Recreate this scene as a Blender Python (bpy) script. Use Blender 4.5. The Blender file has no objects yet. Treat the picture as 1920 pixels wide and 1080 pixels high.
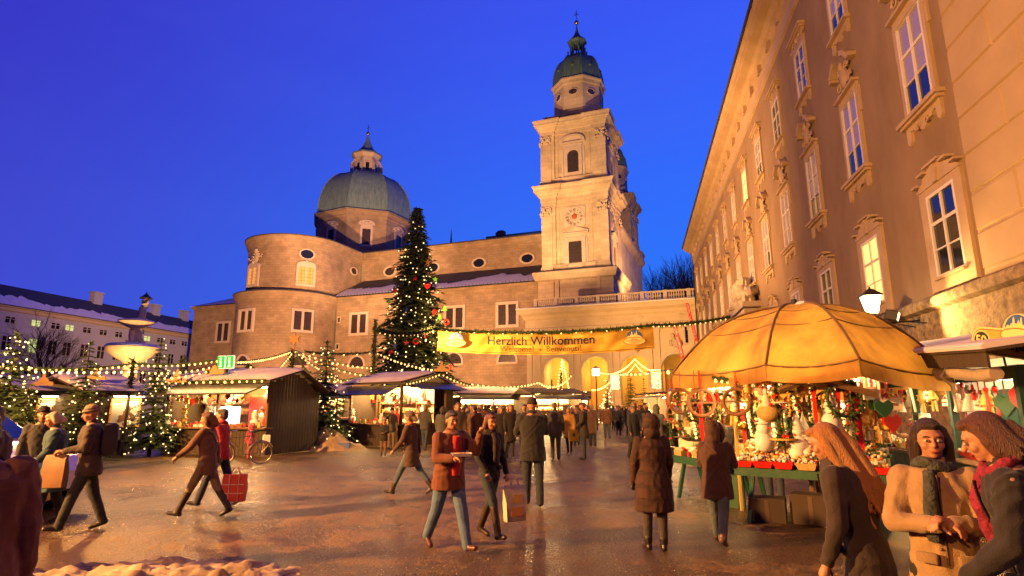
import bpy, bmesh, math, random
import numpy as np
from mathutils import Matrix, Vector, noise
random.seed(7)
PI = math.pi
C = bpy.context.scene.collection
sc = bpy.context.scene
# ------------------------------------------------------------------ camera
FPX, PITCH, ROLL, EYE = 1095.0, math.radians(11.5), math.radians(-0.2), 1.7
F0 = Vector((0, math.cos(PITCH), math.sin(PITCH))); U0 = Vector((0, -math.sin(PITCH), math.cos(PITCH))); R0 = Vector((1, 0, 0))
RR = R0*math.cos(ROLL) + U0*math.sin(ROLL); UU = -R0*math.sin(ROLL) + U0*math.cos(ROLL)
cam = bpy.data.cameras.new('camera'); camo = bpy.data.objects.new('camera', cam); C.objects.link(camo)
camo.matrix_world = Matrix(((RR.x, UU.x, -F0.x, 0), (RR.y, UU.y, -F0.y, 0), (RR.z, UU.z, -F0.z, EYE), (0, 0, 0, 1)))
cam.sensor_width = 36; cam.lens = 36*FPX/1920; cam.clip_start = .05; cam.clip_end = 5000
sc.camera = camo
# ------------------------------------------------------------------ sky (dusk)
w = bpy.data.worlds.new("World"); sc.world = w; w.use_nodes = True
nt = w.node_tree; nt.nodes.clear()
N = lambda t, **k: (lambda n: ([setattr(n, a, b) for a, b in k.items()], n)[1])(nt.nodes.new(t))
wo = N('ShaderNodeOutputWorld'); bg = N('ShaderNodeBackground'); bg.inputs[1].default_value = 1.0
tc = N('ShaderNodeTexCoord'); sep = N('ShaderNodeSeparateXYZ'); nt.links.new(tc.outputs['Generated'], sep.inputs[0])
def mr(src, a, b, c=0, d=1):
    m = N('ShaderNodeMapRange', interpolation_type='SMOOTHSTEP'); nt.links.new(src, m.inputs[0])
    for i, v in enumerate((a, b, c, d)): m.inputs[i+1].default_value = v
    return m.outputs[0]
def mix(f, a, b, bt='MIX'):
    m = N('ShaderNodeMix', data_type='RGBA', blend_type=bt)
    if isinstance(f, (int, float)): m.inputs[0].default_value = f
    else: nt.links.new(f, m.inputs[0])
    for i, v in ((6, a), (7, b)):
        if isinstance(v, tuple): m.inputs[i].default_value = v + (1,)
        else: nt.links.new(v, m.inputs[i])
    return m.outputs[2]
dt = N('ShaderNodeVectorMath', operation='DOT_PRODUCT'); nt.links.new(tc.outputs['Generated'], dt.inputs[0]); dt.inputs[1].default_value = (.62, .78, 0)
lr = mr(dt.outputs['Value'], 0.0, 1.0); bk = mr(dt.outputs['Value'], -.7, .12); zen = mr(sep.outputs[2], .62, .98)
low = mix(lr, (.055, .065, .62), (.020, .19, .98))
high = mix(lr, (.032, .025, .52), (.045, .098, .98))
up = mr(sep.outputs[2], .04, .75)
skyc = mix(up, low, high)
skyc = mix(zen, skyc, (.012, .012, .22))
skyc = mix(bk, (.012, .010, .13), skyc)
nz = N('ShaderNodeTexNoise'); nz.inputs['Scale'].default_value = 2.2; nz.inputs['Detail'].default_value = 5
mp = N('ShaderNodeMapping'); mp.inputs['Scale'].default_value = (1, 1, 4); nt.links.new(tc.outputs['Generated'], mp.inputs[0]); nt.links.new(mp.outputs[0], nz.inputs['Vector'])
skyc = mix(mr(nz.outputs[0], .45, .75, 0, .07), skyc, (.10, .15, .75))
ns = N('ShaderNodeTexSky', sky_type='NISHITA'); ns.sun_disc = False; ns.sun_elevation = math.radians(-4); ns.sun_rotation = math.radians(70)
skyc = mix(.03, skyc, ns.outputs[0], 'ADD')
nt.links.new(skyc, bg.inputs[0]); nt.links.new(bg.outputs[0], wo.inputs[0])
sc.view_settings.view_transform = 'Standard'; sc.view_settings.look = 'None'; sc.view_settings.gamma = 1
sc.view_settings.use_curve_mapping = False; sc.view_settings.exposure = 0.0
sc.cycles.use_denoising = True
try: sc.cycles.denoiser = 'OPENIMAGEDENOISE'
except Exception: pass
sc.cycles.max_bounces = 6; sc.cycles.diffuse_bounces = 3; sc.cycles.glossy_bounces = 3; sc.cycles.transmission_bounces = 4
sc.cycles.transparent_max_bounces = 8; sc.cycles.caustics_reflective = False; sc.cycles.caustics_refractive = False
sc.cycles.sample_clamp_indirect = 4.0; sc.cycles.use_light_tree = True
# ------------------------------------------------------------------ lamps of the square and added fill lights
SOD = (1, .40, .07); WRM = (1, .62, .26)
def lamp(name, typ, loc, power, col=SOD, size=.5, aim=None, cone=60, blend=.6, parent=None):
    l = bpy.data.lights.new(name, typ); o = bpy.data.objects.new(name, l); C.objects.link(o)
    l.energy = power; l.color = col; o.location = loc
    if typ in ('POINT', 'SPOT'): l.shadow_soft_size = size
    if typ == 'SPOT': l.spot_size = math.radians(cone); l.spot_blend = blend
    if aim is not None:
        o.rotation_euler = (Vector(aim)-Vector(loc)).to_track_quat('-Z', 'Y').to_euler()
    if parent: o.parent = parent
    return o
lamp('square_floodlight', 'SPOT', (-17, 3, 6.5), 54000, (1, .45, .12), .25, (14, 30, 8), 110, .5)
lamp('street_lamp_light', 'POINT', (-12, -8, 8), 7500, SOD, .25)  # added warm fill behind the camera, without a lamp post
lamp('market_floodlight', 'SPOT', (-13, 44, 7), 105000, (1, .48, .16), .4, (22, 58, 15), 100, .7)
lamp('square_floodlight', 'SPOT', (-13, 20, 6.5), 4800, (1, .45, .1), .3, (2, 11, 0), 95, .8)  # added spot that warms the near ground, no fixture drawn
lamp('tower_floodlight', 'SPOT', (-4, 62, 6), 185000, (1, .57, .26), .6, (12.5, 106, 46), 40, .5)
lamp('tower_floodlight', 'SPOT', (31, 99, 19.5), 60000, (1, .48, .17), .6, (24, 134, 46), 90, .6)
lamp('arcade_floodlight', 'SPOT', (8, 66, 6), 24000, (1, .50, .15), .5, (14, 92, 9), 110, .6)
lamp('apse_floodlight', 'SPOT', (-30, 62, 6), 340000, (1, .46, .18), .6, (-34, 118, 24), 110, .7)
lamp('dome_floodlight', 'SPOT', (-12, 74, 8), 230000, (1, .50, .24), .6, (-42, 150, 52), 40, .6)  # extra spot added to brighten the shaded drum
lamp('fountain_floodlight', 'SPOT', (-34.5, 54, 2.2), 8500, (1, .5, .15), .3, (-38.1, 58.7, 9.5), 100, .5)

lamp('banner_floodlight', 'SPOT', (-3, 31, 4.2), 7000, (1, .58, .16), .2, (4, 45, 7), 60, .8)  # added from the front to brighten the banner cloth

# ------------------------------------------------------------------ helpers
def ray(px, py):
    x = (px-960)/FPX; y = (540-py)/FPX
    return RR*x + UU*y + F0
def atD(px, py, D):
    r = ray(px, py); return r*(D/math.hypot(r.x, r.y)) + Vector((0, 0, EYE))
def atY(px, py, Y):
    r = ray(px, py); return r*(Y/r.y) + Vector((0, 0, EYE))
def gnd(px, py, z=0):
    r = ray(px, py); return r*((z-EYE)/r.z) + Vector((0, 0, EYE))

class MB:
    def __init__(s): s.v = []; s.f = []; s.mi = []; s.m = 0; s.T = None
    def add(s, vs, fs):
        b = len(s.v)
        if s.T is not None: vs = [s.T @ Vector(p) for p in vs]
        s.v.extend([tuple(p) for p in vs]); s.f.extend([tuple(b+i for i in f) for f in fs]); s.mi.extend([s.m]*len(fs)); return s
    def box(s, x0, x1, y0, y1, z0, z1):
        return s.add([(x0,y0,z0),(x1,y0,z0),(x1,y1,z0),(x0,y1,z0),(x0,y0,z1),(x1,y0,z1),(x1,y1,z1),(x0,y1,z1)],
                     [(0,3,2,1),(4,5,6,7),(0,1,5,4),(1,2,6,5),(2,3,7,6),(3,0,4,7)])
    def bbox(s, x0, x1, y0, y1, z0, z1, b=.02):     # box with chamfered top and vertical edges
        rings = []
        for z, i in ((z0, 0), (z1-b, 0), (z1, b)):
            a0, a1, c0, c1 = x0+i, x1-i, y0+i, y1-i
            rings.append([(a0+b,c0,z),(a1-b,c0,z),(a1,c0+b,z),(a1,c1-b,z),(a1-b,c1,z),(a0+b,c1,z),(a0,c1-b,z),(a0,c0+b,z)])
        return s.rings(rings)
    def rings(s, rr, closed=True, caps=True):
        n = len(rr[0]); vs = [p for r in rr for p in r]; fs = []
        for i in range(len(rr)-1):
            for j in range(n if closed else n-1):
                k = (j+1) % n; fs.append((i*n+j, i*n+k, (i+1)*n+k, (i+1)*n+j))
        if caps and closed:
            fs.append(tuple(range(n-1, -1, -1))); fs.append(tuple((len(rr)-1)*n+j for j in range(n)))
        return s.add(vs, fs)
    def lathe(s, prof, n=16, c=(0,0,0), ph=0, caps=True, sx=1, sy=1):
        return s.rings([[(c[0]+r*sx*math.cos(ph+2*PI*j/n), c[1]+r*sy*math.sin(ph+2*PI*j/n), c[2]+z) for j in range(n)] for r, z in prof], caps=caps)
    def tube(s, pts, rad, n=8, caps=True, sx=1.0):
        pts = [Vector(p) for p in pts]; m = len(pts)
        if isinstance(rad, (int, float)): rad = [rad]*m
        rr = []; up = Vector((0,0,1)); prev = None
        for i, p in enumerate(pts):
            d = (pts[min(i+1, m-1)]-pts[max(i-1, 0)])
            if d.length < 1e-9: d = Vector((0,0,1))
            d.normalize()
            if prev is None:
                a = d.cross(up)
                if a.length < 1e-3: a = d.cross(Vector((0,1,0)))
                a.normalize()
            else:
                a = prev - d*prev.dot(d)
                if a.length < 1e-6: a = d.orthogonal()
                a.normalize()
            prev = a; b = d.cross(a)
            rr.append([p + (a*math.cos(2*PI*j/n)*sx + b*math.sin(2*PI*j/n))*rad[i] for j in range(n)])
        return s.rings(rr, caps=caps)
    def ball(s, c, r, n=10, m=7, rot=None):
        if isinstance(r, (int, float)): r = (r, r, r)
        vs = []; fs = []
        for i in range(1, m):
            t = PI*i/m
            for j in range(n):
                a = 2*PI*j/n; vs.append(Vector((r[0]*math.sin(t)*math.cos(a), r[1]*math.sin(t)*math.sin(a), r[2]*math.cos(t))))
        vs += [Vector((0,0,r[2])), Vector((0,0,-r[2]))]
        if rot is not None: vs = [rot @ p for p in vs]
        vs = [p+Vector(c) for p in vs]; k = (m-1)*n
        for i in range(m-2):
            for j in range(n): fs.append((i*n+j, (i+1)*n+j, (i+1)*n+(j+1)%n, i*n+(j+1)%n))
        for j in range(n): fs.append((k, j, (j+1)%n)); fs.append((k+1, (m-2)*n+(j+1)%n, (m-2)*n+j))
        return s.add(vs, fs)
    def cap(s, a, b, ra, rb=None, n=12):            # tapered capsule
        rb = ra if rb is None else rb
        a = Vector(a); b = Vector(b); d = b-a; L = d.length or 1e-6; d = d/L
        pts = []; rad = []
        for t in (-90, -55, -25, 0):
            t = math.radians(t); pts.append(a+d*ra*math.sin(t)); rad.append(max(ra*math.cos(t), 1e-4))
        for t in (0, 25, 55, 90):
            t = math.radians(t); pts.append(b+d*rb*math.sin(t)); rad.append(max(rb*math.cos(t), 1e-4))
        return s.tube(pts, rad, n)
    def prism(s, poly, y0, y1, ax='y'):             # poly in (x,z) extruded along y, or in (y,z) along x, or (x,y) along z
        n = len(poly)
        if ax == 'y': f = lambda p, t: (p[0], t, p[1])
        elif ax == 'x': f = lambda p, t: (t, p[0], p[1])
        else: f = lambda p, t: (p[0], p[1], t)
        return s.add([f(p, y0) for p in poly]+[f(p, y1) for p in poly], [tuple(range(n)), tuple(range(2*n-1, n-1, -1))]+[(i, (i+1)%n+0, (i+1)%n+n, i+n)[::-1] for i in range(n)])
    def quad(s, a, b, c, d): return s.add([a,b,c,d], [(0,1,2,3)])
    def sweep(s, prof, path, closed=False):         # prof: (out, z) ; path: list of (x,y) ; offset outward to the right of travel
        rr = []; n = len(path)
        for i, p in enumerate(path):
            def nrm(a, b):
                d = (b[0]-a[0], b[1]-a[1]); l = math.hypot(*d) or 1; return (d[1]/l, -d[0]/l)
            if closed: n0 = nrm(path[i-1], p); n1 = nrm(p, path[(i+1) % n])
            else:
                n0 = nrm(path[i-1], p) if i > 0 else nrm(p, path[1]); n1 = nrm(p, path[i+1]) if i < n-1 else n0
            q = (n0[0]+n1[0], n0[1]+n1[1]); l2 = max(.3, (q[0]**2+q[1]**2)/2); q = (q[0]/l2, q[1]/l2)
            rr.append([(p[0]+q[0]*o, p[1]+q[1]*o, z) for o, z in prof])
        m = len(prof); vs = [v for r in rr for v in r]; fs = []
        for i in range(n if closed else n-1):
            k = (i+1) % n
            for j in range(m-1): fs.append((i*m+j, k*m+j, k*m+j+1, i*m+j+1))
        if not closed:
            fs.append(tuple(range(m))); fs.append(tuple((n-1)*m+j for j in range(m-1, -1, -1)))
        return s.add(vs, fs)
    def archwall(s, x0, x1, z0, z1, y0, y1, ops, seg=12):   # wall in xz, thickness y0..y1 (y0 front), ops = (cx, w, zbot, zspring)
        cur = x0
        for cx, w_, zb, zs in sorted(ops):
            a, b = cx-w_/2, cx+w_/2; r = w_/2
            if a > cur: s.box(cur, a, y0, y1, z0, z1)
            if zb > z0: s.box(a, b, y0, y1, z0, zb)
            arc = [(cx-r*math.cos(PI*i/seg), zs+r*math.sin(PI*i/seg)) for i in range(seg+1)]
            for i in range(seg):
                (xa, za), (xb, zb_) = arc[i], arc[i+1]
                s.add([(xa,y0,za),(xb,y0,zb_),(xb,y0,z1),(xa,y0,z1),(xa,y1,za),(xb,y1,zb_),(xb,y1,z1),(xa,y1,z1)],
                      [(0,1,2,3),(7,6,5,4),(0,4,5,1),(3,2,6,7)])
            cur = b
        if x1 > cur: s.box(cur, x1, y0, y1, z0, z1)
        return s
    def mesh(s, name, mats, smooth=False):
        me = bpy.data.meshes.new(name); me.from_pydata(s.v, [], s.f)
        for m in (mats if isinstance(mats, (list, tuple)) else [mats]): me.materials.append(m)
        if any(s.mi): me.polygons.foreach_set('material_index', s.mi)
        me.update()
        if smooth:
            me.polygons.foreach_set('use_smooth', [True]*len(me.polygons))
            try: me.set_sharp_from_angle(angle=math.radians(smooth if smooth is not True else 40))
            except Exception: pass
        return me

def tag(o, label=None, cat=None, group=None, kind=None):
    if label: o['label'] = label
    if cat: o['category'] = cat
    if group: o['group'] = group
    if kind: o['kind'] = kind
    return o
def ob(name, mb, mats=None, parent=None, smooth=False, loc=None, rot=None):
    me = mb.mesh(name, mats, smooth) if isinstance(mb, MB) else mb
    o = bpy.data.objects.new(name, me); C.objects.link(o)
    if parent is not None: o.parent = parent
    if loc is not None: o.location = loc
    if rot is not None: o.rotation_euler = rot
    return o
def thing(name, label, cat, loc=(0,0,0), rz=0, group=None):
    o = bpy.data.objects.new(name, None); C.objects.link(o); o.location = loc; o.rotation_euler = (0,0,rz); o.empty_display_size = .2
    return tag(o, label, cat, group)
def dup(root, loc=None, rz=None, label=None, group=None, scale=None):
    def cp(o, par):
        c = o.copy(); C.objects.link(c)
        if par is not None: c.parent = par
        for ch in kids.get(o.name, ()): cp(ch, c)
        return c
    kids = {}
    def walk(o):
        for ch in list(o.children): kids.setdefault(o.name, []).append(ch); walk(ch)
    walk(root)
    r = cp(root, None)
    if loc is not None: r.location = loc
    if rz is not None: r.rotation_euler = (root.rotation_euler[0], root.rotation_euler[1], rz)
    if scale is not None: r.scale = scale if isinstance(scale, (tuple, list)) else (scale,)*3
    if label: r['label'] = label
    if group: r['group'] = group
    return r

# ------------------------------------------------------------------ materials
MATS = {}
def mat(name, col, rough=.7, col2=None, scale=4.0, bump=0.0, bscale=None, metal=0, emit=None, estr=0, coat=0, trans=0, spec=None, rough2=None, detail=4, stretch=None, sheen=0, sss=0, sampling=None):
    if name in MATS: return MATS[name]
    m = bpy.data.materials.new(name); m.use_nodes = True; t = m.node_tree; b = t.nodes['Principled BSDF']
    b.inputs['Base Color'].default_value = tuple(col)+(1,); b.inputs['Roughness'].default_value = rough; b.inputs['Metallic'].default_value = metal
    if spec is not None: b.inputs['Specular IOR Level'].default_value = spec
    if coat: b.inputs['Coat Weight'].default_value = coat; b.inputs['Coat Roughness'].default_value = .08
    if sheen: b.inputs['Sheen Weight'].default_value = sheen
    if emit: b.inputs['Emission Color'].default_value = tuple(emit)+(1,); b.inputs['Emission Strength'].default_value = estr
    if col2 or bump or rough2 is not None:
        tc = t.nodes.new('ShaderNodeTexCoord'); src = tc.outputs['Object']
        if stretch:
            mpn = t.nodes.new('ShaderNodeMapping'); mpn.inputs['Scale'].default_value = stretch; t.links.new(src, mpn.inputs[0]); src = mpn.outputs[0]
        nz = t.nodes.new('ShaderNodeTexNoise'); nz.inputs['Scale'].default_value = scale; nz.inputs['Detail'].default_value = detail; nz.inputs['Roughness'].default_value = .6
        t.links.new(src, nz.inputs['Vector'])
        if col2:
            rp = t.nodes.new('ShaderNodeValToRGB'); rp.color_ramp.elements[0].position = .32; rp.color_ramp.elements[1].position = .68
            rp.color_ramp.elements[0].color = tuple(col)+(1,); rp.color_ramp.elements[1].color = tuple(col2)+(1,)
            t.links.new(nz.outputs['Fac'], rp.inputs[0]); t.links.new(rp.outputs[0], b.inputs['Base Color'])
        if rough2 is not None:
            mpr = t.nodes.new('ShaderNodeMapRange'); mpr.inputs[1].default_value = .35; mpr.inputs[2].default_value = .65; mpr.inputs[3].default_value = rough; mpr.inputs[4].default_value = rough2
            t.links.new(nz.outputs['Fac'], mpr.inputs[0]); t.links.new(mpr.outputs[0], b.inputs['Roughness'])
        if bump:
            n2 = t.nodes.new('ShaderNodeTexNoise'); n2.inputs['Scale'].default_value = bscale or scale*6; n2.inputs['Detail'].default_value = 3
            t.links.new(src, n2.inputs['Vector'])
            bp = t.nodes.new('ShaderNodeBump'); bp.inputs['Strength'].default_value = bump; bp.inputs['Distance'].default_value = .02
            t.links.new(n2.outputs['Fac'], bp.inputs['Height']); t.links.new(bp.outputs[0], b.inputs['Normal'])
    if trans:    # cloth that lets light through
        tr = t.nodes.new('ShaderNodeBsdfTranslucent'); mx = t.nodes.new('ShaderNodeMixShader'); mx.inputs[0].default_value = trans
        lk = [l for l in t.links if l.to_socket == b.inputs['Base Color']]
        if lk: t.links.new(lk[0].from_socket, tr.inputs[0])
        else: tr.inputs[0].default_value = tuple(col)+(1,)
        out = t.nodes['Material Output']; t.links.new(b.outputs[0], mx.inputs[1]); t.links.new(tr.outputs[0], mx.inputs[2]); t.links.new(mx.outputs[0], out.inputs[0])
    if sampling: m.cycles.emission_sampling = sampling
    MATS[name] = m; return m
def ashlar(name, c1, c2, mortar, bw=1.3, bh=.55, bump=.35):
    if name in MATS: return MATS[name]
    m = bpy.data.materials.new(name); m.use_nodes = True; t = m.node_tree; b = t.nodes['Principled BSDF']; b.inputs['Roughness'].default_value = .85
    tc = t.nodes.new('ShaderNodeTexCoord'); sp = t.nodes.new('ShaderNodeSeparateXYZ'); t.links.new(tc.outputs['Object'], sp.inputs[0])
    ad = t.nodes.new('ShaderNodeMath'); t.links.new(sp.outputs[0], ad.inputs[0]); t.links.new(sp.outputs[1], ad.inputs[1])
    cb = t.nodes.new('ShaderNodeCombineXYZ'); t.links.new(ad.outputs[0], cb.inputs[0]); t.links.new(sp.outputs[2], cb.inputs[1])
    br = t.nodes.new('ShaderNodeTexBrick'); br.inputs['Scale'].default_value = 1; br.inputs['Brick Width'].default_value = bw; br.inputs['Row Height'].default_value = bh
    br.inputs['Mortar Size'].default_value = .018; br.inputs['Bias'].default_value = -.2
    br.inputs['Color1'].default_value = tuple(c1)+(1,); br.inputs['Color2'].default_value = tuple(c2)+(1,); br.inputs['Mortar'].default_value = tuple(mortar)+(1,)
    t.links.new(cb.outputs[0], br.inputs['Vector'])
    nz = t.nodes.new('ShaderNodeTexNoise'); nz.inputs['Scale'].default_value = .35; nz.inputs['Detail'].default_value = 6; t.links.new(tc.outputs['Object'], nz.inputs['Vector'])
    mr_ = t.nodes.new('ShaderNodeMapRange'); mr_.inputs[1].default_value = .3; mr_.inputs[2].default_value = .7; mr_.inputs[3].default_value = .72; mr_.inputs[4].default_value = 1.15; t.links.new(nz.outputs[0], mr_.inputs[0])
    ml = t.nodes.new('ShaderNodeVectorMath'); ml.operation = 'SCALE'; t.links.new(br.outputs['Color'], ml.inputs[0]); t.links.new(mr_.outputs[0], ml.inputs['Scale'])
    t.links.new(ml.outputs[0], b.inputs['Base Color'])
    bp = t.nodes.new('ShaderNodeBump'); bp.inputs['Strength'].default_value = bump; bp.inputs['Distance'].default_value = .05; bp.invert = True
    t.links.new(br.outputs['Fac'], bp.inputs['Height']); t.links.new(bp.outputs[0], b.inputs['Normal'])
    MATS[name] = m; return m
STONE = ashlar('grey_ashlar', (.33,.245,.155), (.25,.185,.115), (.19,.14,.09), bump=.18)
MARBLE = ashlar('pale_marble', (.54,.43,.27), (.46,.36,.225), (.30,.23,.145), 1.6, .8, .2)
MTRIM = mat('marble_trim', (.55,.46,.34), .7, (.44,.36,.26), .6, .15, 8)
CREAM = mat('cream_trim', (.52,.385,.235), .75, (.42,.30,.18), .8, .15, 10)
BROWN = mat('brown_stucco', (.35,.24,.14), .95, (.23,.155,.085), .45, .9, 42, detail=9, stretch=(1,1,.5))
QUOIN = mat('cream_stucco', (.47,.34,.20), .9, (.40,.29,.17), .7, .35, 50)
PLINTH = mat('rough_stone_render', (.34,.23,.12), .9, (.085,.055,.035), 4.5, 1.0, 13, detail=10)
ARC = mat('arcade_stucco', (.60,.50,.34), .85, (.52,.42,.28), .5, .15, 9)
COPPER = mat('green_copper', (.10,.19,.15), .6, (.05,.10,.085), .9, .2, 5, stretch=(3,3,.35))
COPPERB = mat('blue_copper', (.17,.27,.27), .6, (.09,.165,.17), .9, .2, 5, stretch=(2,2,.3))
SLATE = mat('dark_slate', (.035,.035,.045), .7, (.055,.05,.06), .8, .3, 9)
SNOW = mat('snow', (.80,.82,.86), .8, (.68,.70,.76), 1.2, .5, 9)
DSNOW = mat('dirty_snow', (.52,.40,.27), .85, (.22,.145,.085), 1.6, .9, 8, detail=8)
GOLD = mat('gold', (.9,.55,.12), .25, metal=1)
GLASSD = mat('dark_window_glass', (.012,.014,.02), .06, spec=.9)
GLASSL = mat('lit_window_glass', (.8,.6,.3), .3, emit=(1,.62,.16), estr=1.5, sampling='NONE')
GLASSW = mat('warm_church_glass', (.6,.35,.12), .3, (.35,.17,.05), 1.6, emit=(1,.45,.07), estr=.5, sampling='NONE')
GLASSC = mat('curtained_glass', (.36,.31,.36), .12, (.30,.26,.32), 1.5, spec=.6)
LEADG = mat('leaded_glass', (.035,.025,.022), .25, (.06,.04,.035), 2.0)
IRON = mat('black_iron', (.015,.014,.013), .5)
WHITEP = mat('white_paint', (.75,.70,.62), .5)
BULB = mat('warm_bulb', (1,.8,.5), .3, emit=(1,.56,.14), estr=2.6, sampling='NONE')
BULBW = mat('pale_bulb', (1,.9,.7), .3, emit=(1,.70,.30), estr=2.6, sampling='NONE')
# ================================================================== GROUND
CH_RZ = -math.radians(20.5); A0 = (27.62, 86.93, 0)
WL_RZ = -math.radians(11.9); W0 = (9.3, 0, 0)
def ground():
    m = bpy.data.materials.new('wet_slushy_asphalt'); m.use_nodes = True; t = m.node_tree; b = t.nodes['Principled BSDF']; L = t.links.new
    tc = t.nodes.new('ShaderNodeTexCoord')
    def nz(s, d=6, rough=.6, st=None):
        src = tc.outputs['Object']
        if st: mp = t.nodes.new('ShaderNodeMapping'); mp.inputs['Scale'].default_value = st; mp.inputs['Rotation'].default_value = (0,0,.35); L(src, mp.inputs[0]); src = mp.outputs[0]
        n = t.nodes.new('ShaderNodeTexNoise'); n.inputs['Scale'].default_value = s; n.inputs['Detail'].default_value = d; n.inputs['Roughness'].default_value = rough; L(src, n.inputs['Vector']); return n.outputs['Fac']
    def rng(src, a, b_, c, d):
        r = t.nodes.new('ShaderNodeMapRange'); L(src, r.inputs[0])
        for i, v in enumerate((a, b_, c, d)): r.inputs[i+1].default_value = v
        return r.outputs[0]
    def mx(f, c1, c2):
        r = t.nodes.new('ShaderNodeMix'); r.data_type = 'RGBA'; L(f, r.inputs[0])
        for i, v in ((6, c1), (7, c2)):
            if isinstance(v, tuple): r.inputs[i].default_value = v+(1,)
            else: L(v, r.inputs[i])
        return r.outputs[2]
    def ma(op, a, b_):
        r = t.nodes.new('ShaderNodeMath'); r.operation = op
        for i, v in ((0, a), (1, b_)):
            if isinstance(v, (int, float)): r.inputs[i].default_value = v
            else: L(v, r.inputs[i])
        return r.outputs[0]
    big = nz(.22, 7, .62, (.7, 1.3, 1)); med = nz(1.6, 7, .65); fine = nz(38, 3, .6); grit = nz(130, 2, .5)
    slush = rng(ma('ADD', big, ma('ADD', ma('MULTIPLY', ma('SUBTRACT', med, .5), .9), ma('MULTIPLY', ma('SUBTRACT', nz(9, 5, .7), .5), .55))), .50, .62, 0, 1)
    base = mx(rng(grit, .45, .62, 0, 1), (.045,.026,.010), (.14,.078,.028))
    sl = mx(rng(fine, .35, .65, 0, 1), (.13,.075,.028), (.34,.205,.080))
    col = mx(ma('MULTIPLY', slush, .85), base, sl)
    L(col, b.inputs['Base Color'])
    wet = rng(nz(.5, 5, .6, (1,.6,1)), .40, .62, 0, 1)
    ro = ma('ADD', rng(fine, .3, .7, .12, .40), ma('ADD', ma('MULTIPLY', wet, .16), ma('MULTIPLY', slush, .22)))
    L(ro, b.inputs['Roughness'])
    b.inputs['Specular IOR Level'].default_value = .5; b.inputs['Specular Tint'].default_value = (1, .78, .5, 1)
    h = ma('ADD', ma('MULTIPLY', fine, .9), ma('ADD', ma('MULTIPLY', med, 1.6), ma('ADD', ma('MULTIPLY', grit, .28), ma('MULTIPLY', slush, .6))))
    bp = t.nodes.new('ShaderNodeBump'); bp.inputs['Strength'].default_value = .75; bp.inputs['Distance'].default_value = .035; L(h, bp.inputs['Height']); L(bp.outputs[0], b.inputs['Normal'])
    me = bpy.data.meshes.new('ground'); bm = bmesh.new()
    xs = [-600,-300,-120,-60,-30]+[i*.5-15 for i in range(61)]+[30,60,120,300,600]
    ys = [-300,-60,-20,-5]+[i*.5 for i in range(61)]+[40,60,100,200,400,900]
    g = [[bm.verts.new((x, y, (noise.noise(Vector((x*.35, y*.35, 0)))*.018 if -15 < x < 15 and 0 < y < 30 else 0))) for x in xs] for y in ys]
    for i in range(len(ys)-1):
        for j in range(len(xs)-1): bm.faces.new((g[i][j], g[i][j+1], g[i+1][j+1], g[i+1][j]))
    bm.to_mesh(me); bm.free(); me.polygons.foreach_set('use_smooth', [True]*len(me.polygons)); me.materials.append(m)
    o = bpy.data.objects.new('ground', me); C.objects.link(o); tag(o, kind='structure')
    o['label'] = 'wet dark asphalt square with trodden slush and icy patches'
ground()
def mound(label, cx, cy, rx, ry, h, seed, rz=0, n=46, rough=.35, cat='snow heap', m=None):
    me = bpy.data.meshes.new('snow_heap'); bm = bmesh.new(); g = []
    for i in range(n+1):
        row = []
        for j in range(n+1):
            u, v = 2*i/n-1, 2*j/n-1; r = math.hypot(u, v); x, y = u*rx, v*ry
            e = max(0, 1-r**2.0)
            nn = noise.fractal(Vector((x*1.1+seed, y*1.1, seed*.3)), 1.0, 2.0, 5) ; n2 = noise.fractal(Vector((x*4+seed, y*4, 3)), .7, 2.1, 4)
            z = h*e*(.75+nn*rough*1.6) + min(1, e*3)*(n2*.07+.05*noise.noise(Vector((x*9, y*9, seed)))+.03*noise.noise(Vector((x*19, y*19, seed)))) - .03
            row.append(bm.verts.new((x, y, z)))
        g.append(row)
    for i in range(n):
        for j in range(n): bm.faces.new((g[i][j], g[i+1][j], g[i+1][j+1], g[i][j+1]))
    bm.to_mesh(me); bm.free(); me.polygons.foreach_set('use_smooth', [True]*len(me.polygons)); me.materials.append(m or DSNOW)
    o = bpy.data.objects.new('snow_heap', me); C.objects.link(o); o.location = (cx, cy, 0); o.rotation_euler = (0,0,rz)
    tag(o, label, cat, 'dirty snow heaps shovelled together on the square'); return o
p = gnd(300, 1075); mound('long low heap of trampled brown snow in the foreground corner', p.x-.1, p.y-.25, 1.75, .75, .17, 3.1, .15, 60, .4)
p = gnd(585, 845); mound('knee-high dirty snow heap at the foot of the fir between two stalls', p.x, p.y+.6, 2.1, 1.1, .85, 8.2)
p = gnd(250, 838); mound('low dirty snow ridge by the fir in front of the poster hut', p.x, p.y+.5, 1.9, .9, .35, 14.0)
p = gnd(350, 845); mound('thin strip of dirty snow before the dark counter of the information hut', p.x, p.y+.7, 1.3, .5, .16, 5.5)

cr_ = random.Random(8); b = MB()
for i in range(2600):
    y = 2.6+10*cr_.random()**1.5; x = cr_.uniform(-.95, .95)*y; r_ = cr_.uniform(.004, .013)*(1+.5*(cr_.random() < .05))
    if noise.noise(Vector((x*.9, y*.9, 4))) < -.05 and cr_.random() < .8: continue
    q = [Vector((x+cr_.gauss(0,r_*.2)+dx*r_, y+dy*r_*cr_.uniform(.7,1.4), .006+dz*r_*.8)) for dx, dy, dz in ((1,0,0),(0,1,0),(-1,0,0),(0,-1,0),(0,0,1))]; b.add(q, [(0,1,4),(1,2,4),(2,3,4),(3,0,4)])
tag(ob('ice_crumbs', b, DSNOW), 'scattered crumbs of ice and grit on the wet asphalt', 'ice crumbs', kind='stuff')
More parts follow.
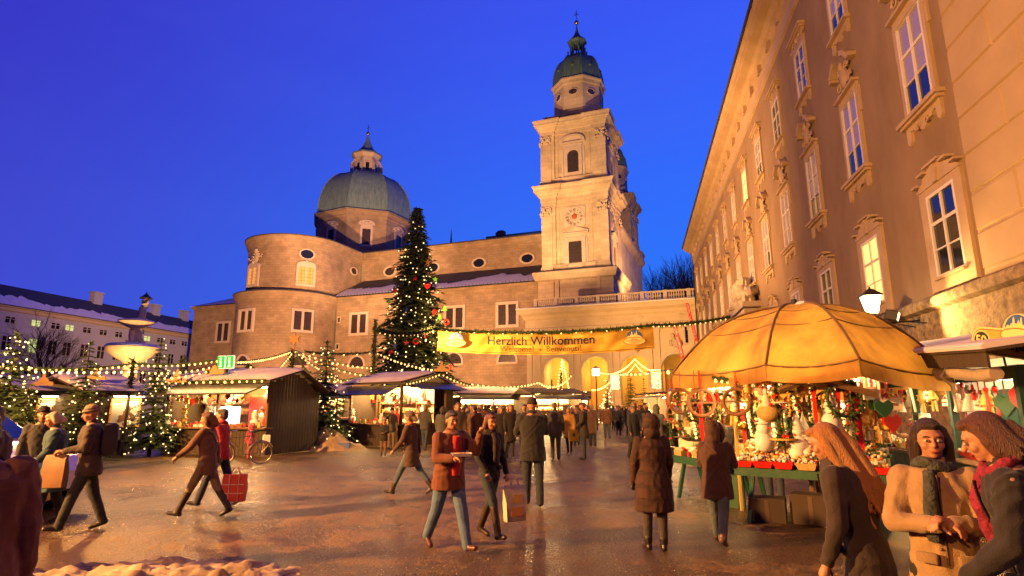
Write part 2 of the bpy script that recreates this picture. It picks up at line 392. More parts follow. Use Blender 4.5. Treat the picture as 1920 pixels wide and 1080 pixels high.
# ================================================================== RESIDENCE (right)
res = thing('residence_building', 'long brown stucco palace with cream window surrounds lining the right side', 'palace', W0, WL_RZ)
SEND = 87.0
b = MB(); b.box(0, 14, 15.15, SEND, 4.95, 23.0); ob('wall', b, BROWN, res)
b = MB(); b.box(-.10, 14, 2, 15.15, 4.95, 23.0); ob('side_wall', b, QUOIN, res)['label'] = 'cream rusticated wall section at the near end'
# quoin blocks on the near section
zz = 5.15; k = 0
while zz < 22.8:
    h_ = 1.06; off = 0 if k % 2 else -1.5; y = 15.12; first = True
    ys_ = [15.12, 13.2+off*.6, 10.6+off*.6, 8, 4.5]
    for i in range(len(ys_)-1):
        b = MB(); b.rings([[(-.10, ys_[i+1]+.03, zz), (-.10, ys_[i]-(.0 if i == 0 else .03), zz), (-.10, ys_[i]-(.0 if i == 0 else .03), zz+h_-.07), (-.10, ys_[i+1]+.03, zz+h_-.07)],
                           [(-.155, ys_[i+1]+.07, zz+.04), (-.155, ys_[i]-.04, zz+.04), (-.155, ys_[i]-.04, zz+h_-.11), (-.155, ys_[i+1]+.07, zz+h_-.11)]])
        ob('rusticated_block', b, QUOIN, res)
    zz += h_; k += 1
# plinth with projecting torus
b = MB(); b.box(-.22, 14, -4, SEND, 0, 4.55); ob('plinth', b, PLINTH, res)
b = MB(); b.add([(x, y, z) for y in (-4, SEND) for x, z in ((-.22,4.5),(-.40,4.58),(-.46,4.72),(-.42,4.86),(-.30,4.93),(-.02,4.97),(.1,4.5))], [(i, i+1, i+8, i+7) for i in range(6)]); ob('plinth_moulding', b, PLINTH, res, True)
# cornice
b = MB(); y0, y1 = 2, SEND+.4
prof = [(0,22.35),(-.12,22.4),(-.12,23.1),(-.2,23.16),(-.2,23.3),(-.04,23.4),(-.04,24.0),(-.16,24.1),(-.35,24.2),(-.55,24.45),(-1.05,24.62),(-1.05,24.78),(-1.22,24.86),(-1.38,25.1),(-1.38,25.22),(0,25.3)]
b.add([(x, y, z) for y in (y0, y1) for x, z in prof], [(i, i+1, i+1+len(prof), i+len(prof)) for i in range(len(prof)-1)]+[tuple(range(len(prof), 2*len(prof)))]); ob('cornice', b, CREAM, res)
for i in range(30):
    y = 6+i*2.75
    b = MB(); b.box(-.30, -.03, y-.22, y+.22, 23.42, 24.02)
    ob('bracket', b, CREAM, res)
b = MB(); b.tube([(-1.46, y0, 25.2), (-1.46, y1, 25.2)], .10, 8); b.add([(-1.5,y0,25.26),(-1.5,y1,25.26),(7,y1,29.5),(7,y0,29.5),(14,y0,25.3),(14,y1,25.3)], [(0,1,2,3),(3,2,5,4),(0,3,4),(1,5,2)]); ob('roof', b, SLATE, res)
b = MB(); b.tube([(-.25, SEND-.5, 25.0), (-.3, SEND-.5, 24.2), (-.15, SEND-.5, 23.2), (-.15, SEND-.5, 0)], .09, 8); ob('downpipe', b, IRON, res)
b = MB(); b.tube([(-.35, 12.95, 5.0), (-.35, 12.95, .5)], .05, 6); ob('downpipe', b, IRON, res)

def pane_set(par, w_, zs, mats, y_off=0, x=-.045, cols=2, gap=.05):
    cw = w_/cols
    for r in range(len(zs)-1):
        for c in range(cols):
            me = MB().box(x, x+.03, -w_/2+c*cw+gap/2, -w_/2+(c+1)*cw-gap/2, zs[r]+gap/2, zs[r+1]-gap/2)
            ob('pane', me, mats[r][c], par)
def sash(par, w_, zs, m):
    b = MB(); x0, x1 = -.085, .0
    b.box(x0-.02, x1, -w_/2-.08, -w_/2+.02, zs[0]-.08, zs[-1]+.08); b.box(x0-.02, x1, w_/2-.02, w_/2+.08, zs[0]-.08, zs[-1]+.08)
    b.box(x0-.018, x1, -w_/2, w_/2, zs[0]-.079, zs[0]+.02); b.box(x0-.018, x1, -w_/2, w_/2, zs[-1]-.02, zs[-1]+.079)
    b.box(x0-.01, x1, -.05, .05, zs[0], zs[-1])
    for i, z in enumerate(zs[1:-1]):
        t = .05 if i == len(zs)-3 else .022
        b.box(x0-.005, x1, -w_/2, w_/2, z-t, z+t)
    return ob('glazing_bars', b, m, par)
def scallop(w_, z0, d):      # apron outline below a sill
    pts = [(-w_/2, z0), (w_/2, z0), (w_/2, z0-d), (w_/2-.12, z0-d-.1), (w_/2-.26, z0-d), (w_/2-.3, z0-.35*d)]
    for i in range(1, 12):
        t = i/12; x = (w_/2-.3)*(1-2*t); pts.append((x, z0-.30*d-.55*d*math.sin(PI*t)**2 + (.12*d*math.cos(6*PI*t) if 1 < i < 11 else 0)))
    pts += [(-w_/2+.3, z0-.35*d), (-w_/2+.26, z0-d), (-w_/2+.12, z0-d-.1), (-w_/2, z0-d)]
    return pts
def curl(b, y, z, r, x=-.12, rr=.05, turns=1.3, sgn=1):
    pts = []; n = 12
    for i in range(n+1):
        t = i/n; a = turns*2*PI*t; q = r*(1-.75*t); pts.append((x-.06*t, y+sgn*q*math.cos(a), z+q*math.sin(a)))
    b.tube(pts, [rr*(1-.3*i/n) for i in range(n+1)], 5)
def ornament(w_, h, z0, seed):
    rnd = random.Random(seed); b = MB()
    b.ball((-.12, 0, z0+h*.5), (.13, w_*.17, h*.36), 10, 6)
    b.ball((-.2, 0, z0+h*.78), (.10, w_*.10, h*.14), 8, 5)
    for sg in (-1, 1):
        curl(b, sg*w_*.26, z0+h*.28, w_*.13, sgn=sg); curl(b, sg*w_*.20, z0+h*.70, w_*.10, sgn=-sg); curl(b, sg*w_*.36, z0+h*.06, w_*.08, sgn=sg, rr=.035)
        for k in range(7):
            b.ball((-.08-rnd.random()*.1, sg*w_*(.08+.30*rnd.random()), z0+h*(.05+.8*rnd.random())), (.05, .05+.05*rnd.random(), .05+.06*rnd.random()), 6, 4)
    return b
KITS = {}
def win_kit(kind):
    if kind in KITS: return KITS[kind]
    f = MB(); s_ = MB(); o_ = MB(); h_ = MB()
    if kind == 'A':
        w_, zs = 1.5, [0, .95, 1.95, 3.05]
        for y0, y1 in ((-1.02,-.78),(.78,1.02)): f.box(-.10, .1, y0, y1, -.15, 3.15)
        f.box(-.10, .1, -1.02, 1.02, 3.15, 3.42); f.box(-.13, .05, -.86,.86, 3.05, 3.15)
        for sg in (-1, 1): f.box(-.06, .1, min(sg*1.02, sg*1.14), max(sg*1.02, sg*1.14), 2.1, 3.2); 
        s_.box(-.30, .05, -1.3, 1.3, -.30, -.17); s_.box(-.22, .05, -1.2, 1.2, -.40, -.302)
        s_.prism([(p[0], p[1]) for p in scallop(2.2, -.4, .5)], -.09, .05, 'x')
        curl(s_, -.28, -.68, .13, -.1, .03); curl(s_, .28, -.68, .13, -.1, .03, sgn=-1)
        h_.box(-.26, .05, -1.12, 1.12, 3.425, 3.53)
        o_ = ornament(2.0, 1.45, 3.5, 5)
        arc = lambda R, z, yc=0, a0=25, a1=155: [(yc+R*math.cos(math.radians(a)), z+R*.75*math.sin(math.radians(a))) for a in range(a0, a1+1, 10)]
        for a0, a1 in ((28, 72), (108, 152)):
            o = [(math.cos(math.radians(a))*1.22, 4.15+1.05*math.sin(math.radians(a))) for a in range(a0, a1+1, 8)]
            i_ = [(math.cos(math.radians(a))*1.02, 4.15+.82*math.sin(math.radians(a))) for a in range(a1, a0-1, -8)]
            h_.prism(o+i_, -.36, -.02, 'x')
        for sg in (-1, 1): h_.box(-.32, .02, min(sg*.92, sg*1.2), max(sg*.92, sg*1.2), 4.45, 4.62)
    elif kind == 'B':
        w_, zs = 1.45, [0, .8, 1.6, 2.45]
        for y0, y1 in ((-.98,-.76),(.76,.98)): f.box(-.10, .1, y0, y1, -.12, 2.55)
        f.box(-.10, .1, -.98, .98, 2.55, 2.8)
        s_.box(-.26, .05, -1.12, 1.12, -.26, -.14); s_.prism(scallop(2.0, -.262, .45), -.08, .05, 'x')
        h_.box(-.12, .05, -1.0, 1.0, 2.802, 3.25); h_.box(-.34, .05, -1.2, 1.2, 3.3, 3.44); h_.box(-.24, .05, -1.1, 1.1, 3.2, 3.298)
        curl(o_, -.5, 3.02, .14, -.14, .04); curl(o_, .5, 3.02, .14, -.14, .04, sgn=-1); o_.ball((-.14, 0, 3.02), (.1,.2,.17), 8, 5)
        for sg in (-1, 1): curl(o_, sg*1.06, 2.9, .1, -.1, .05, sgn=sg)
    else:
        w_, zs = 1.46, [0, .78, 1.58, 2.42]
        for y0, y1 in ((-1.22,-.78),(.78,1.22)): f.box(-.10, .1, y0, y1, -.45, 2.5)
        f.box(-.10, .1, -1.22, 1.22, 2.5, 2.72); f.box(-.10, .1, -.78, .78, -.45, -.12)
        h_.prism([(-1.25,2.722),(1.25,2.722),(1.25,2.80),(1.02,2.92),(.86,2.95),(.80,3.10),(.5,3.16),(.42,3.28),(-.42,3.28),(-.5,3.16),(-.80,3.10),(-.86,2.95),(-1.02,2.92),(-1.25,2.80)], -.13, .05, 'x')
        for y0, y1, z in ((-1.3,-.98,2.90),(.98,1.3,2.90),(-.88,-.46,3.16),(.46,.88,3.16),(-.46,.46,3.285)): h_.box(-.26, .05, y0, y1, z, z+.07)
        o_.box(-.2, .02, -.12, .12, 2.72, 3.27); o_.box(-.19, .02, -.17, .17, 3.0, 3.2)
        s_.box(-.2, .05, -.85, .85, -.13, -.05)
    KITS[kind] = dict(w=w_, zs=zs, frame=f.mesh('window', CREAM), sill=s_.mesh('sill', CREAM), orn=o_.mesh('ornament', CREAM, 50), hood=h_.mesh('hood', CREAM))
    return KITS[kind]
rw = random.Random(4)
def res_window(kind, s, z, near, style):
    k = win_kit(kind); o = ob('window', k['frame'], None, res, loc=(0, s, z))
    for nm in ('sill', 'ornament', 'hood'): ob(nm, k[{'sill':'sill','ornament':'orn','hood':'hood'}[nm]], None, o)
    G = {'d':GLASSD,'c':GLASSC,'l':GLASSL,'w':GLASSW}
    if near:
        rows = [[G[style[2*r]], G[style[2*r+1]]] for r in range(3)]
        pane_set(o, k['w'], k['zs'], rows); sash(o, k['w'], k['zs'], WHITEP)
    else:
        key = kind+'far'+style[0]
        if key not in KITS:
            KITS[key] = MB().box(-.045, -.01, -k['w']/2, k['w']/2, 0, k['zs'][-1]).mesh('pane', G[style[0]])
        if kind+'s' not in KITS: KITS[kind+'s'] = sash(o, k['w'], k['zs'], WHITEP).data
        else: ob('glazing_bars', KITS[kind+'s'], None, o)
        ob('pane', KITS[key], None, o)
for i in range(13):
    s = 17.03+i*5.5
    near = i < 7
    stA = ['ddcccc','ddcccc','ddcccc','cccccc','dccccc','cccccc','dcdccc'][i] if i < 7 else rw.choice(['cccccc','dddddd'])
    res_window('A', s, 10.92, near, stA)
    res_window('B', s, 17.42, near, ['dddddd','ddcccc','dcdddd','dddddd','ddcccc','llllll','cccccc'][i] if near else rw.choice(['cccccc','dddddd']))
    if i != 9: res_window('C', s-.3, 5.5, near, ['dddddd','llllll','dddddd','cccccc','dddddd','cccccc','dddddd'][i] if near else 'dddddd')
# carved portal crest above the umbrella
b = MB(); rnd = random.Random(12); zc = 9.3
for i in range(75):
    a = rnd.random()*PI; r = rnd.random()**.5
    b.ball((-.3-rnd.random()*.7, 46.0+3.0*r*math.cos(a), zc+2.0*r*math.sin(a)), (.25+rnd.random()*.25, .22+.35*rnd.random(), .2+.3*rnd.random()), 7, 5)
for sg in (-1, 1):
    curl(b, 46+sg*2.2, zc+.3, .9, -.7, .22, sgn=sg); curl(b, 46+sg*1.2, zc+1.6, .6, -.8, .18, sgn=-sg)
b.box(-1.3, .05, 42.6, 49.4, zc-.5, zc-.1); ob('portal_crest', b, MTRIM, res, 50)
b = MB(); b.box(-.7, .05, 43.1, 44.1, 0, 8.7); b.box(-.7, .05, 47.9, 48.9, 0, 8.7); b.box(-1.2, .04, 42.8, 49.2, 8.0, 8.68); ob('portal', b, MTRIM, res)
# ================================================================== CATHEDRAL (local x along the facade, y away)
cat_ = thing('cathedral', 'stone cathedral with pale twin towers and a copper dome behind the market', 'cathedral', A0, CH_RZ)
TX, TY = -21.35, 18.4        # tower centre
def oct_(R, n=8, ph=PI/8): return [(R*math.cos(ph+2*PI*i/n), R*math.sin(ph+2*PI*i/n)) for i in range(n)]
def strips(mb, prof, path, **k): return mb.sweep(prof, path, **k)
def sq(h, cx=TX, cy=TY): return [(cx-h, cy-h), (cx+h, cy-h), (cx+h, cy+h), (cx-h, cy+h)]
def opening_window(parent, name, x, z, w_, h, mats, y=0, arch=False, frame=.3, lights=1, bars=(2,3), rz=0, loc=None, fm=None, depth=.22, mull=.35):
    """a stone surround with its panes; local x across, -y outwards"""
    fr = MB(); pf = depth
    tot = w_
    if arch:
        fr.archwall(-w_/2-frame, w_/2+frame, -frame*.8, h+w_*.5*0+frame, -pf, .05, [(0, w_, 0, h-w_/2)], 10)
    else:
        fr.box(-w_/2-frame, -w_/2, -pf, .05, -frame, h+frame); fr.box(w_/2, w_/2+frame, -pf, .05, -frame, h+frame)
        fr.box(-w_/2, w_/2, -pf, .05, h, h+frame); fr.box(-w_/2, w_/2, -pf-.05, .05, -frame, 0)
        if lights == 2: fr.box(-mull/2, mull/2, -pf+.03, .05, 0, h)
    o = ob(name, fr, fm or MTRIM, parent, loc=loc or (x, y, z), rot=(0,0,rz))
    gl = []
    if lights == 2: gl = [(-w_/2, -mull/2), (mull/2, w_/2)]
    else: gl = [(-w_/2, w_/2)]
    for a, c in gl: ob('pane', MB().box(a, c, -.06, -.02, 0, h), mats, o)
    bb = MB()
    for a, c in gl:
        for i in range(1, bars[0]): xx = a+(c-a)*i/bars[0]; bb.box(xx-.025, xx+.025, -.09, -.061, 0, h)
        for j in range(1, bars[1]): zz = h*j/bars[1]; bb.box(a, c, -.088, -.0605, zz-.025, zz+.025)
    if bb.v: ob('leading', bb, IRON, o)
    return o
def pediment(b, x, z, w_, y, h=1.2, seg=False, d=.5):
    b.box(x-w_/2, x+w_/2, y-d, y, z, z+.3)
    if seg:
        o = [(x+(w_/2)*math.cos(a), z+.302+h*math.sin(a)) for a in [PI*i/10 for i in range(11)]]
        i_ = [(x+(w_/2-.5)*math.cos(a), z+.302+(h-.35)*math.sin(a)) for a in [PI*i/10 for i in range(10, -1, -1)]]
        b.prism(o+i_, y-d-.05, y)
        b.prism(o[::-1][:0] or [(p[0], p[1]) for p in i_], y-.12, y)
    else:
        b.prism([(x-w_/2, z+.302), (x+w_/2, z+.302), (x+w_/2, z+.45), (x, z+.3+h), (x-w_/2, z+.45)], y-.15, y)
        for sg in (-1, 1):
            b.prism([(x+sg*w_/2, z+.304), (x+sg*w_/2, z+.55), (x, z+h+.42), (x, z+h+.12)] if sg > 0 else [(x, z+h+.12), (x, z+h+.42), (x-w_/2, z+.55), (x-w_/2, z+.304)], y-d-.03, y-.16)
def pilaster_path(h, p=.35, pw=2.6, g=.9):   # square plan with corner pilasters breaking forward
    r = []
    for k in range(4):
        a = PI/2*k; c_, s_ = math.cos(a), math.sin(a)
        for (x, y) in ((-h, -h), (-h+pw, -h), (-h+pw, -h+p), (h-pw, -h+p), (h-pw, -h), (h, -h))[:-1] if False else ((-h, -h), (-h+pw, -h), (-h+pw, -h+p), (h-pw, -h+p), (h-pw, -h)):
            r.append((TX0+x*c_-y*s_, TY0+x*s_+y*c_))
    return r
TX0 = TY0 = 0
def build_tower(loc, clock=True, tag_='tower'):
    t = thing(tag_, None, None, loc); t.parent = cat_; del_ = [k for k in ('label', 'category', 'group') if k in t]
    for k in del_: del t[k]
    H = 6.35
    b = MB()
    # base tier
    b.box(-7.1, 7.1, -7.1, 7.1, 0, 24.6)
    strips(b, [(0,24.6),(.5,24.8),(.7,25.5),(.9,25.9),(.9,26.3),(0,26.6)], [(-7.1,-7.1),(7.1,-7.1),(7.1,7.1),(-7.1,7.1)], closed=True)
    b.box(-7.09,7.09,-7.09,7.09,26.3,26.62)
    strips(b, [(0,20.4),(.25,20.5),(.25,20.9),(0,21.0)], [(-7.1,-7.1),(7.1,-7.1),(7.1,7.1),(-7.1,7.1)], closed=True)
    for x in (-4.6, -3.6, 4.2): b.box(x, x+.6, -7.35, -7.1, 21.0, 24.8)
    ob('tower_base', b, MARBLE, t)
    b = MB(); b.box(-7.9, 7.9, -7.9, 7.9, 26.31, 26.45); ob('base_flashing', b, SLATE, t)
    # two main storeys
    core = H-.35
    for nm, z0, z1, zc0 in (('lower_stage', 26.6, 40.2, 37.6), ('upper_stage', 43.8, 54.6, 52.2)):
        b = MB(); b.box(-core, core, -core, core, z0, z1)
        for k in range(4):
            a = PI/2*k; b.T = Matrix.Rotation(a, 4, 'Z')
            strips(b, [(0,z0),(.35,z0),(.35,z0+1.3),(.18,z0+1.5),(.0,z0+1.5)], [(-core, -core), (core, -core)])
            for sg in (-1, 1):
                b.box(min(sg*3.7, sg*H), max(sg*3.7, sg*H), -H, -core+.01, z0+.01, z1-.01) if sg > 0 else b.box(-H, -3.7, -H, -core+.01, z0+.01, z1-.01)
                b.box(*( (4.35, H+.12) if sg > 0 else (-H-.12, -4.35)), -H-.14, -H, z0+.02, zc0)
                b.box(*( (4.25, H+.3) if sg > 0 else (-H-.3, -4.25)), -H-.28, -H, z0+.03, z0+.9)
                b.box(*( (4.25, H+.25) if sg > 0 else (-H-.25, -4.25)), -H-.25, -H, zc0+1.7, zc0+1.95)
                b.box(*( (3.0, 3.4) if sg > 0 else (-3.4, -3.0)), -core-.12, -core, z0+1.5, z1-1)
        b.T = None
        ob(nm, b, MARBLE, t)
        b = MB(); rnd = random.Random(3)
        for k in range(4):
            a = PI/2*k; b.T = Matrix.Rotation(a, 4, 'Z')
            for sg in (-1, 1):
                for cx in (4.9, 5.9):
                    for q in range(9): b.ball((sg*(cx+rnd.uniform(-.4,.4)), -H-.2-rnd.random()*.2, zc0+.2+1.5*rnd.random()), (.22,.2,.25), 6, 4)
                curl(b, 0, 0, .01) if False else None
        b.T = None; ob('capitals', b, MTRIM, t, 50)
    pp = lambda h, p=.35: [q for k in range(4) for q in [(x*math.cos(PI/2*k)-y*math.sin(PI/2*k), x*math.sin(PI/2*k)+y*math.cos(PI/2*k)) for (x, y) in ((-h,-h),(-3.7,-h),(-3.7,-h+p),(3.7,-h+p),(3.7,-h))]]
    b = MB(); strips(b, [(-.1,39.6),(.15,39.7),(.15,40.4),(.3,40.5),(.3,41.2),(.55,41.5),(.75,42.0),(1.35,42.4),(1.35,42.8),(1.6,43.3),(1.6,43.5),(-.2,43.85)], pp(H), closed=True); b.box(-H+.3,H-.3,-H+.3,H-.3,43.5,43.83)
    ob('cornice', b, MARBLE, t)
    b = MB(); strips(b, [(-.1,54.2),(.15,54.3),(.15,55.0),(.4,55.3),(.6,55.8),(1.2,56.2),(1.2,56.6),(1.4,57.0),(1.4,57.2),(-.2,57.3)], pp(H), closed=True); b.box(-H+.3,H-.3,-H+.3,H-.3,56.8,57.32)
    ob('cornice', b, MARBLE, t)
    # windows, clock, pediments on front and right faces
    for k, a in enumerate((0, PI/2)):
        R_ = Matrix.Rotation(a, 4, 'Z'); P = lambda x, y, z: tuple(R_ @ Vector((x, y, z)))
        opening_window(t, 'window', 0, 0, 2.5, 4.5, LEADG, loc=P(0, -core, 27.35+.35), rz=a, frame=.75, bars=(4,7), depth=.35)
        opening_window(t, 'window', 0, 0, 2.2, 4.6, LEADG, arch=True, loc=P(0, -core, 46.0), rz=a, frame=.7, bars=(4,7), depth=.35)
        b = MB(); b.T = R_; pediment(b, 0, 33.6, 5.2, -core, 1.1); b.box(-2.1,2.1,-core-.2,-core,32.6,33.61); ob('pediment', b, MTRIM, t); b = MB(); b.T = R_; pediment(b, 0, 52.0, 5.0, -core, 1.5, seg=True); b.box(-2.0,2.0,-core-.25,-core,51.1,51.9)
        for sg in (-1,1): b.box(min(sg*1.9,sg*2.3), max(sg*1.9,sg*2.3), -core-.2, -core, 45.2, 51.1); b.box(min(sg*2.05,sg*2.4), max(sg*2.05,sg*2.4), -core-.2, -core, 27.0, 32.6)
        ob('window_surround', b, MTRIM, t)
        b = MB(); b.T = R_ @ Matrix.Translation((0, -core, 37.0)) @ Matrix.Rotation(PI/2, 4, 'X')
        b.rings([[(x, y, .02) for x, y in ((-2.1,-1.7),(-1.7,-2.1),(1.7,-2.1),(2.1,-1.7),(2.1,1.7),(1.7,2.1),(-1.7,2.1),(-2.1,1.7))], [(x, y, .2) for x, y in ((-2.1,-1.7),(-1.7,-2.1),(1.7,-2.1),(2.1,-1.7),(2.1,1.7),(1.7,2.1),(-1.7,2.1),(-2.1,1.7))]])
        b.lathe([(1.85,.19),(1.95,.34),(1.75,.34),(1.7,.24),(1.05,.24),(1.0,.3),(.9,.3),(.85,.22)], 32)
        cf = ob('clock_face', b, MTRIM, t, 30)
        b = MB(); b.T = R_ @ Matrix.Translation((0, -core-.25, 37.0)) @ Matrix.Rotation(PI/2, 4, 'X')
        NUM = ['XII','I','II','III','IV','V','VI','VII','VIII','IX','X','XI']
        base = b.T
        for i, s_ in enumerate(NUM):
            th = -2*PI*i/12; b.T = base @ Matrix.Rotation(th, 4, 'Z') @ Matrix.Translation((0, 1.38, 0))
            wd = {'I':.13,'V':.30,'X':.28}; tot = sum(wd[c] for c in s_); x = -tot/2
            for c in s_:
                c0 = x+wd[c]/2
                if c == 'I': b.box(c0-.035,c0+.035,-.24,.24,0,.03)
                elif c == 'V':
                    b.prism([(c0-.13,.24),(c0-.03,.24),(c0+.03,-.24),(c0-.03,-.24)], 0, .03, 'z'); b.prism([(c0+.13,.24),(c0+.09,.24),(c0,-.24),(c0+.03,-.24)], 0, .031, 'z')
                else:
                    b.prism([(c0-.13,.24),(c0-.04,.24),(c0+.12,-.24),(c0+.03,-.24)], 0, .03, 'z'); b.prism([(c0+.12,.24),(c0+.09,.24),(c0-.12,-.24),(c0-.09,-.24)], 0, .031, 'z')
                x += wd[c]
        b.T = None; ob('numerals', b, IRON, cf)
        b = MB(); b.T = R_ @ Matrix.Translation((0, -core-.3, 37.0)) @ Matrix.Rotation(PI/2, 4, 'X')
        b.lathe([(.0,0),(.55,.0),(.5,.06),(.2,.1),(0,.1)], 12); b.prism([(-.06,-.3),(.06,-.3),(.04,1.2),(-.04,1.2)], .02, .05, 'z'); b.T = b.T @ Matrix.Rotation(-1.2, 4, 'Z'); b.prism([(-.08,-.3),(.08,-.3),(.05,.85),(-.05,.85)], .055, .08, 'z')
        ob('hands', b, mat('red_gold', (.55,.16,.05), .4, metal=.5), cf)
    # balustrade of the platform
    rail = MB()
    for k in range(4):
        rail.T = Matrix.Rotation(PI/2*k, 4, 'Z')
        rail.box(-5.9, 5.9, -5.9, -5.55, 57.3, 57.55); rail.box(-5.9, 5.9, -5.92, -5.5, 58.35, 58.55)
        for x in (-5.9, -2.1, 1.6, 5.4): rail.box(x, x+.5, -5.95, -5.45, 57.32, 58.6)
        for i in range(30):
            x = -5.2+i*.36; rail.lathe([(.07,57.55),(.12,57.8),(.06,58.15),(.08,58.35)], 5, (x, -5.72, 0))
    rail.T = None; ob('balustrade', rail, MARBLE, t)
    # octagon
    b = MB(); O = oct_(5.15); b.rings([[(x, y, z) for x, y in O] for z in (57.3, 66.6)])
    strips(b, [(0,57.3),(.3,57.4),(.3,58.6),(0,58.8)], O, closed=True); strips(b, [(0,65.5),(.2,65.7),(.25,66.3),(.55,66.6),(.55,66.9),(0,67)], O, closed=True)
    ob('octagon', b, MARBLE, t)
    for i in range(8):
        a = 2*PI*i/8-PI/2; ap = 5.15*math.cos(PI/8)
        b = MB(); b.T = Matrix.Rotation(a+PI/2, 4, 'Z') @ Matrix.Translation((0, -ap, 63.8)) @ Matrix.Rotation(PI/2, 4, 'X')
        b.lathe([(1.05,.0),(1.05,.15),(.85,.15),(.85,.0)], 18, sy=.72, caps=False); o = ob('oculus', b, MTRIM, t, 30)
        b2 = MB(); b2.T = b.T; b2.lathe([(.88,.04),(.88,.06)], 18, sy=.72); ob('pane', b2, LEADG, o)
    b = MB(); Ro = oct_(1); n = 14; prof = []
    for i in range(n+1):
        u = i/n*PI/2; prof.append((1.9+(5.3-1.9)*math.cos(u)**.8 if i < n else 1.9, 67.2+6.3*math.sin(u)))
    prof = [(5.75,66.9),(5.6,67.1)]+prof
    b.rings([[(x*r, y*r, z) for x, y in Ro] for r, z in prof])
    for x, y in Ro:
        pts = [(x*(r+.05), y*(r+.05), z) for r, z in prof[2:]]; b.tube(pts, .10, 5)
    for i in range(8):
        a = 2*PI*i/8+PI/8*0; a = PI/4*i
        for rr_, z in ((4.85, 69.4), (3.4, 71.8)): b.ball((rr_*math.cos(a)*.96, rr_*math.sin(a)*.96, z+.5), (.35,.35,.3), 6, 4)
    ob('copper_dome', b, COPPER, t)
    b = MB(); O = oct_(1)
    b.rings([[(x*r, y*r, z) for x, y in O] for r, z in ((2.1,73.2),(2.1,73.9),(1.7,74.0),(1.7,74.3))])
    for x, y in O: b.tube([(x*1.4,y*1.4,74.2),(x*1.4,y*1.4,77.0)], .17, 6); b.box(x*2.0-.12, x*2.0+.12, y*2.0-.12, y*2.0+.12, 73.6, 75.6)
    b.rings([[(x*r, y*r, z) for x, y in O] for r, z in ((1.6,76.9),(1.65,77.3),(2.1,77.6),(2.1,77.8),(1.6,78.3),(.9,79.0),(.35,80.2),(.15,81.4),(.1,82.2))])
    ob('lantern', b, COPPER, t)
    b = MB(); b.ball((0,0,82.6), .48, 12, 8); ob('finial_ball', b, GOLD, t, 60)
    b = MB(); b.box(-.05,.05,-.05,.05,83,85.6); b.box(-.5,.5,-.04,.04,84.4,84.5); b.box(-.3,.3,-.04,.04,84.8,84.88); ob('cross', b, IRON, t)
    return t
t1 = build_tower((TX, TY, 0)); t1['label'] = 'nearer tower with the clock face'
t2 = dup(t1, (-24.2, 64.5, 0)); t2.parent = cat_; t2['label'] = 'far tower half hidden behind the clock tower'
# the facade wall joining both towers (seen end-on beyond the near tower)
b = MB(); b.box(-26, -15.4, 25, 58, 0, 38.5); strips(b, [(0,36.5),(.9,37.6),(.9,38.3),(0,38.5)], [(-15.4,25),(-15.4,58)]); ob('west_front', b, MARBLE, cat_)
# nave + aisle
b = MB(); b.box(-100, -28, 24, 60, 0, 37.2); ob('clerestory', b, STONE, cat_)
b = MB(); strips(b, [(0,36.2),(.15,36.3),(.2,37.0),(.7,37.4),(.7,37.8),(0,37.9)], [(-77,24),(-28,24)]); ob('clerestory_cornice', b, STONE, cat_)
b = MB(); b.add([(-78,22.9,37.85),(-27.8,22.9,37.85),(-27.8,41.5,43.9),(-78,41.5,43.9),(-78,60,37.85),(-27.8,60,37.85)], [(0,1,2,3),(3,2,5,4),(1,5,2),(0,3,4)]); ob('nave_roof', b, SNOW, cat_)
b = MB(); b.box(-77.5,-28,22.75,22.9,37.7,37.95); b.tube([(-77.5,22.7,37.75),(-28,22.7,37.75)], .14, 6); ob('gutter', b, SLATE, cat_)
b = MB()
for i in range(70):
    x = -52+i*.33; b.box(x, x+.2, 41.3, 41.6, 43.8, 44.4)
b.box(-52.1,-28.8,41.35,41.55,43.7,43.85); ob('ridge_cresting', b, SLATE, cat_); ob('ridge_statue', MB().ball((-48,41.4,44.8),(1.5,.6,.9),8,5), SLATE, cat_); ob('ridge_spike', MB().tube([(-62,41.5,43.8),(-62,41.5,48)], [.3,.02], 6), SLATE, cat_)
b = MB(); b.box(-75.8, -28.6, 14, 24, 0, 25.0); ob('aisle_wall', b, STONE, cat_)
b = MB(); strips(b, [(0,23.9),(.15,24.0),(.2,24.7),(.6,25.1),(.6,25.4),(0,25.5)], [(-75.8,14),(-28.6,14)]); ob('aisle_cornice', b, STONE, cat_)
b = MB(); b.add([(-76,13.1,25.45),(-28.6,13.1,25.45),(-28.6,24.05,31.2),(-76,24.05,31.2)], [(0,1,2,3)]); ob('aisle_roof', b, SLATE, cat_)
me = bpy.data.meshes.new('roof_snow'); bm = bmesh.new(); NX, NY = 190, 16; gg = []
for i in range(NX+1):
    x = -76+47.2*i/NX; lim = .42+.28*noise.noise(Vector((x*.09,3,0)))+.16*noise.noise(Vector((x*.5,1,0)))+.05*noise.noise(Vector((x*2.2,7,0)))
    gg.append([bm.verts.new((x, 13.08+11*(v:=lim*j/NY), 25.45+5.775*v+.09*math.sin(PI*min(1, j/NY*1.0))**.3+.07)) for j in range(NY+1)])
for i in range(NX):
    for j in range(NY): bm.faces.new((gg[i][j], gg[i+1][j], gg[i+1][j+1], gg[i][j+1]))
bm.to_mesh(me); bm.free(); me.materials.append(SNOW); ob('roof_snow', me, None, cat_)
b = MB(); b.tube([(-76,13.0,25.35),(-28.6,13.0,25.35)], .13, 6)
for i in range(60): x = -75.5+i*.78; b.box(x, x+.06, 13.0, 13.06, 25.5, 25.75)
ob('snow_guard', b, IRON, cat_)
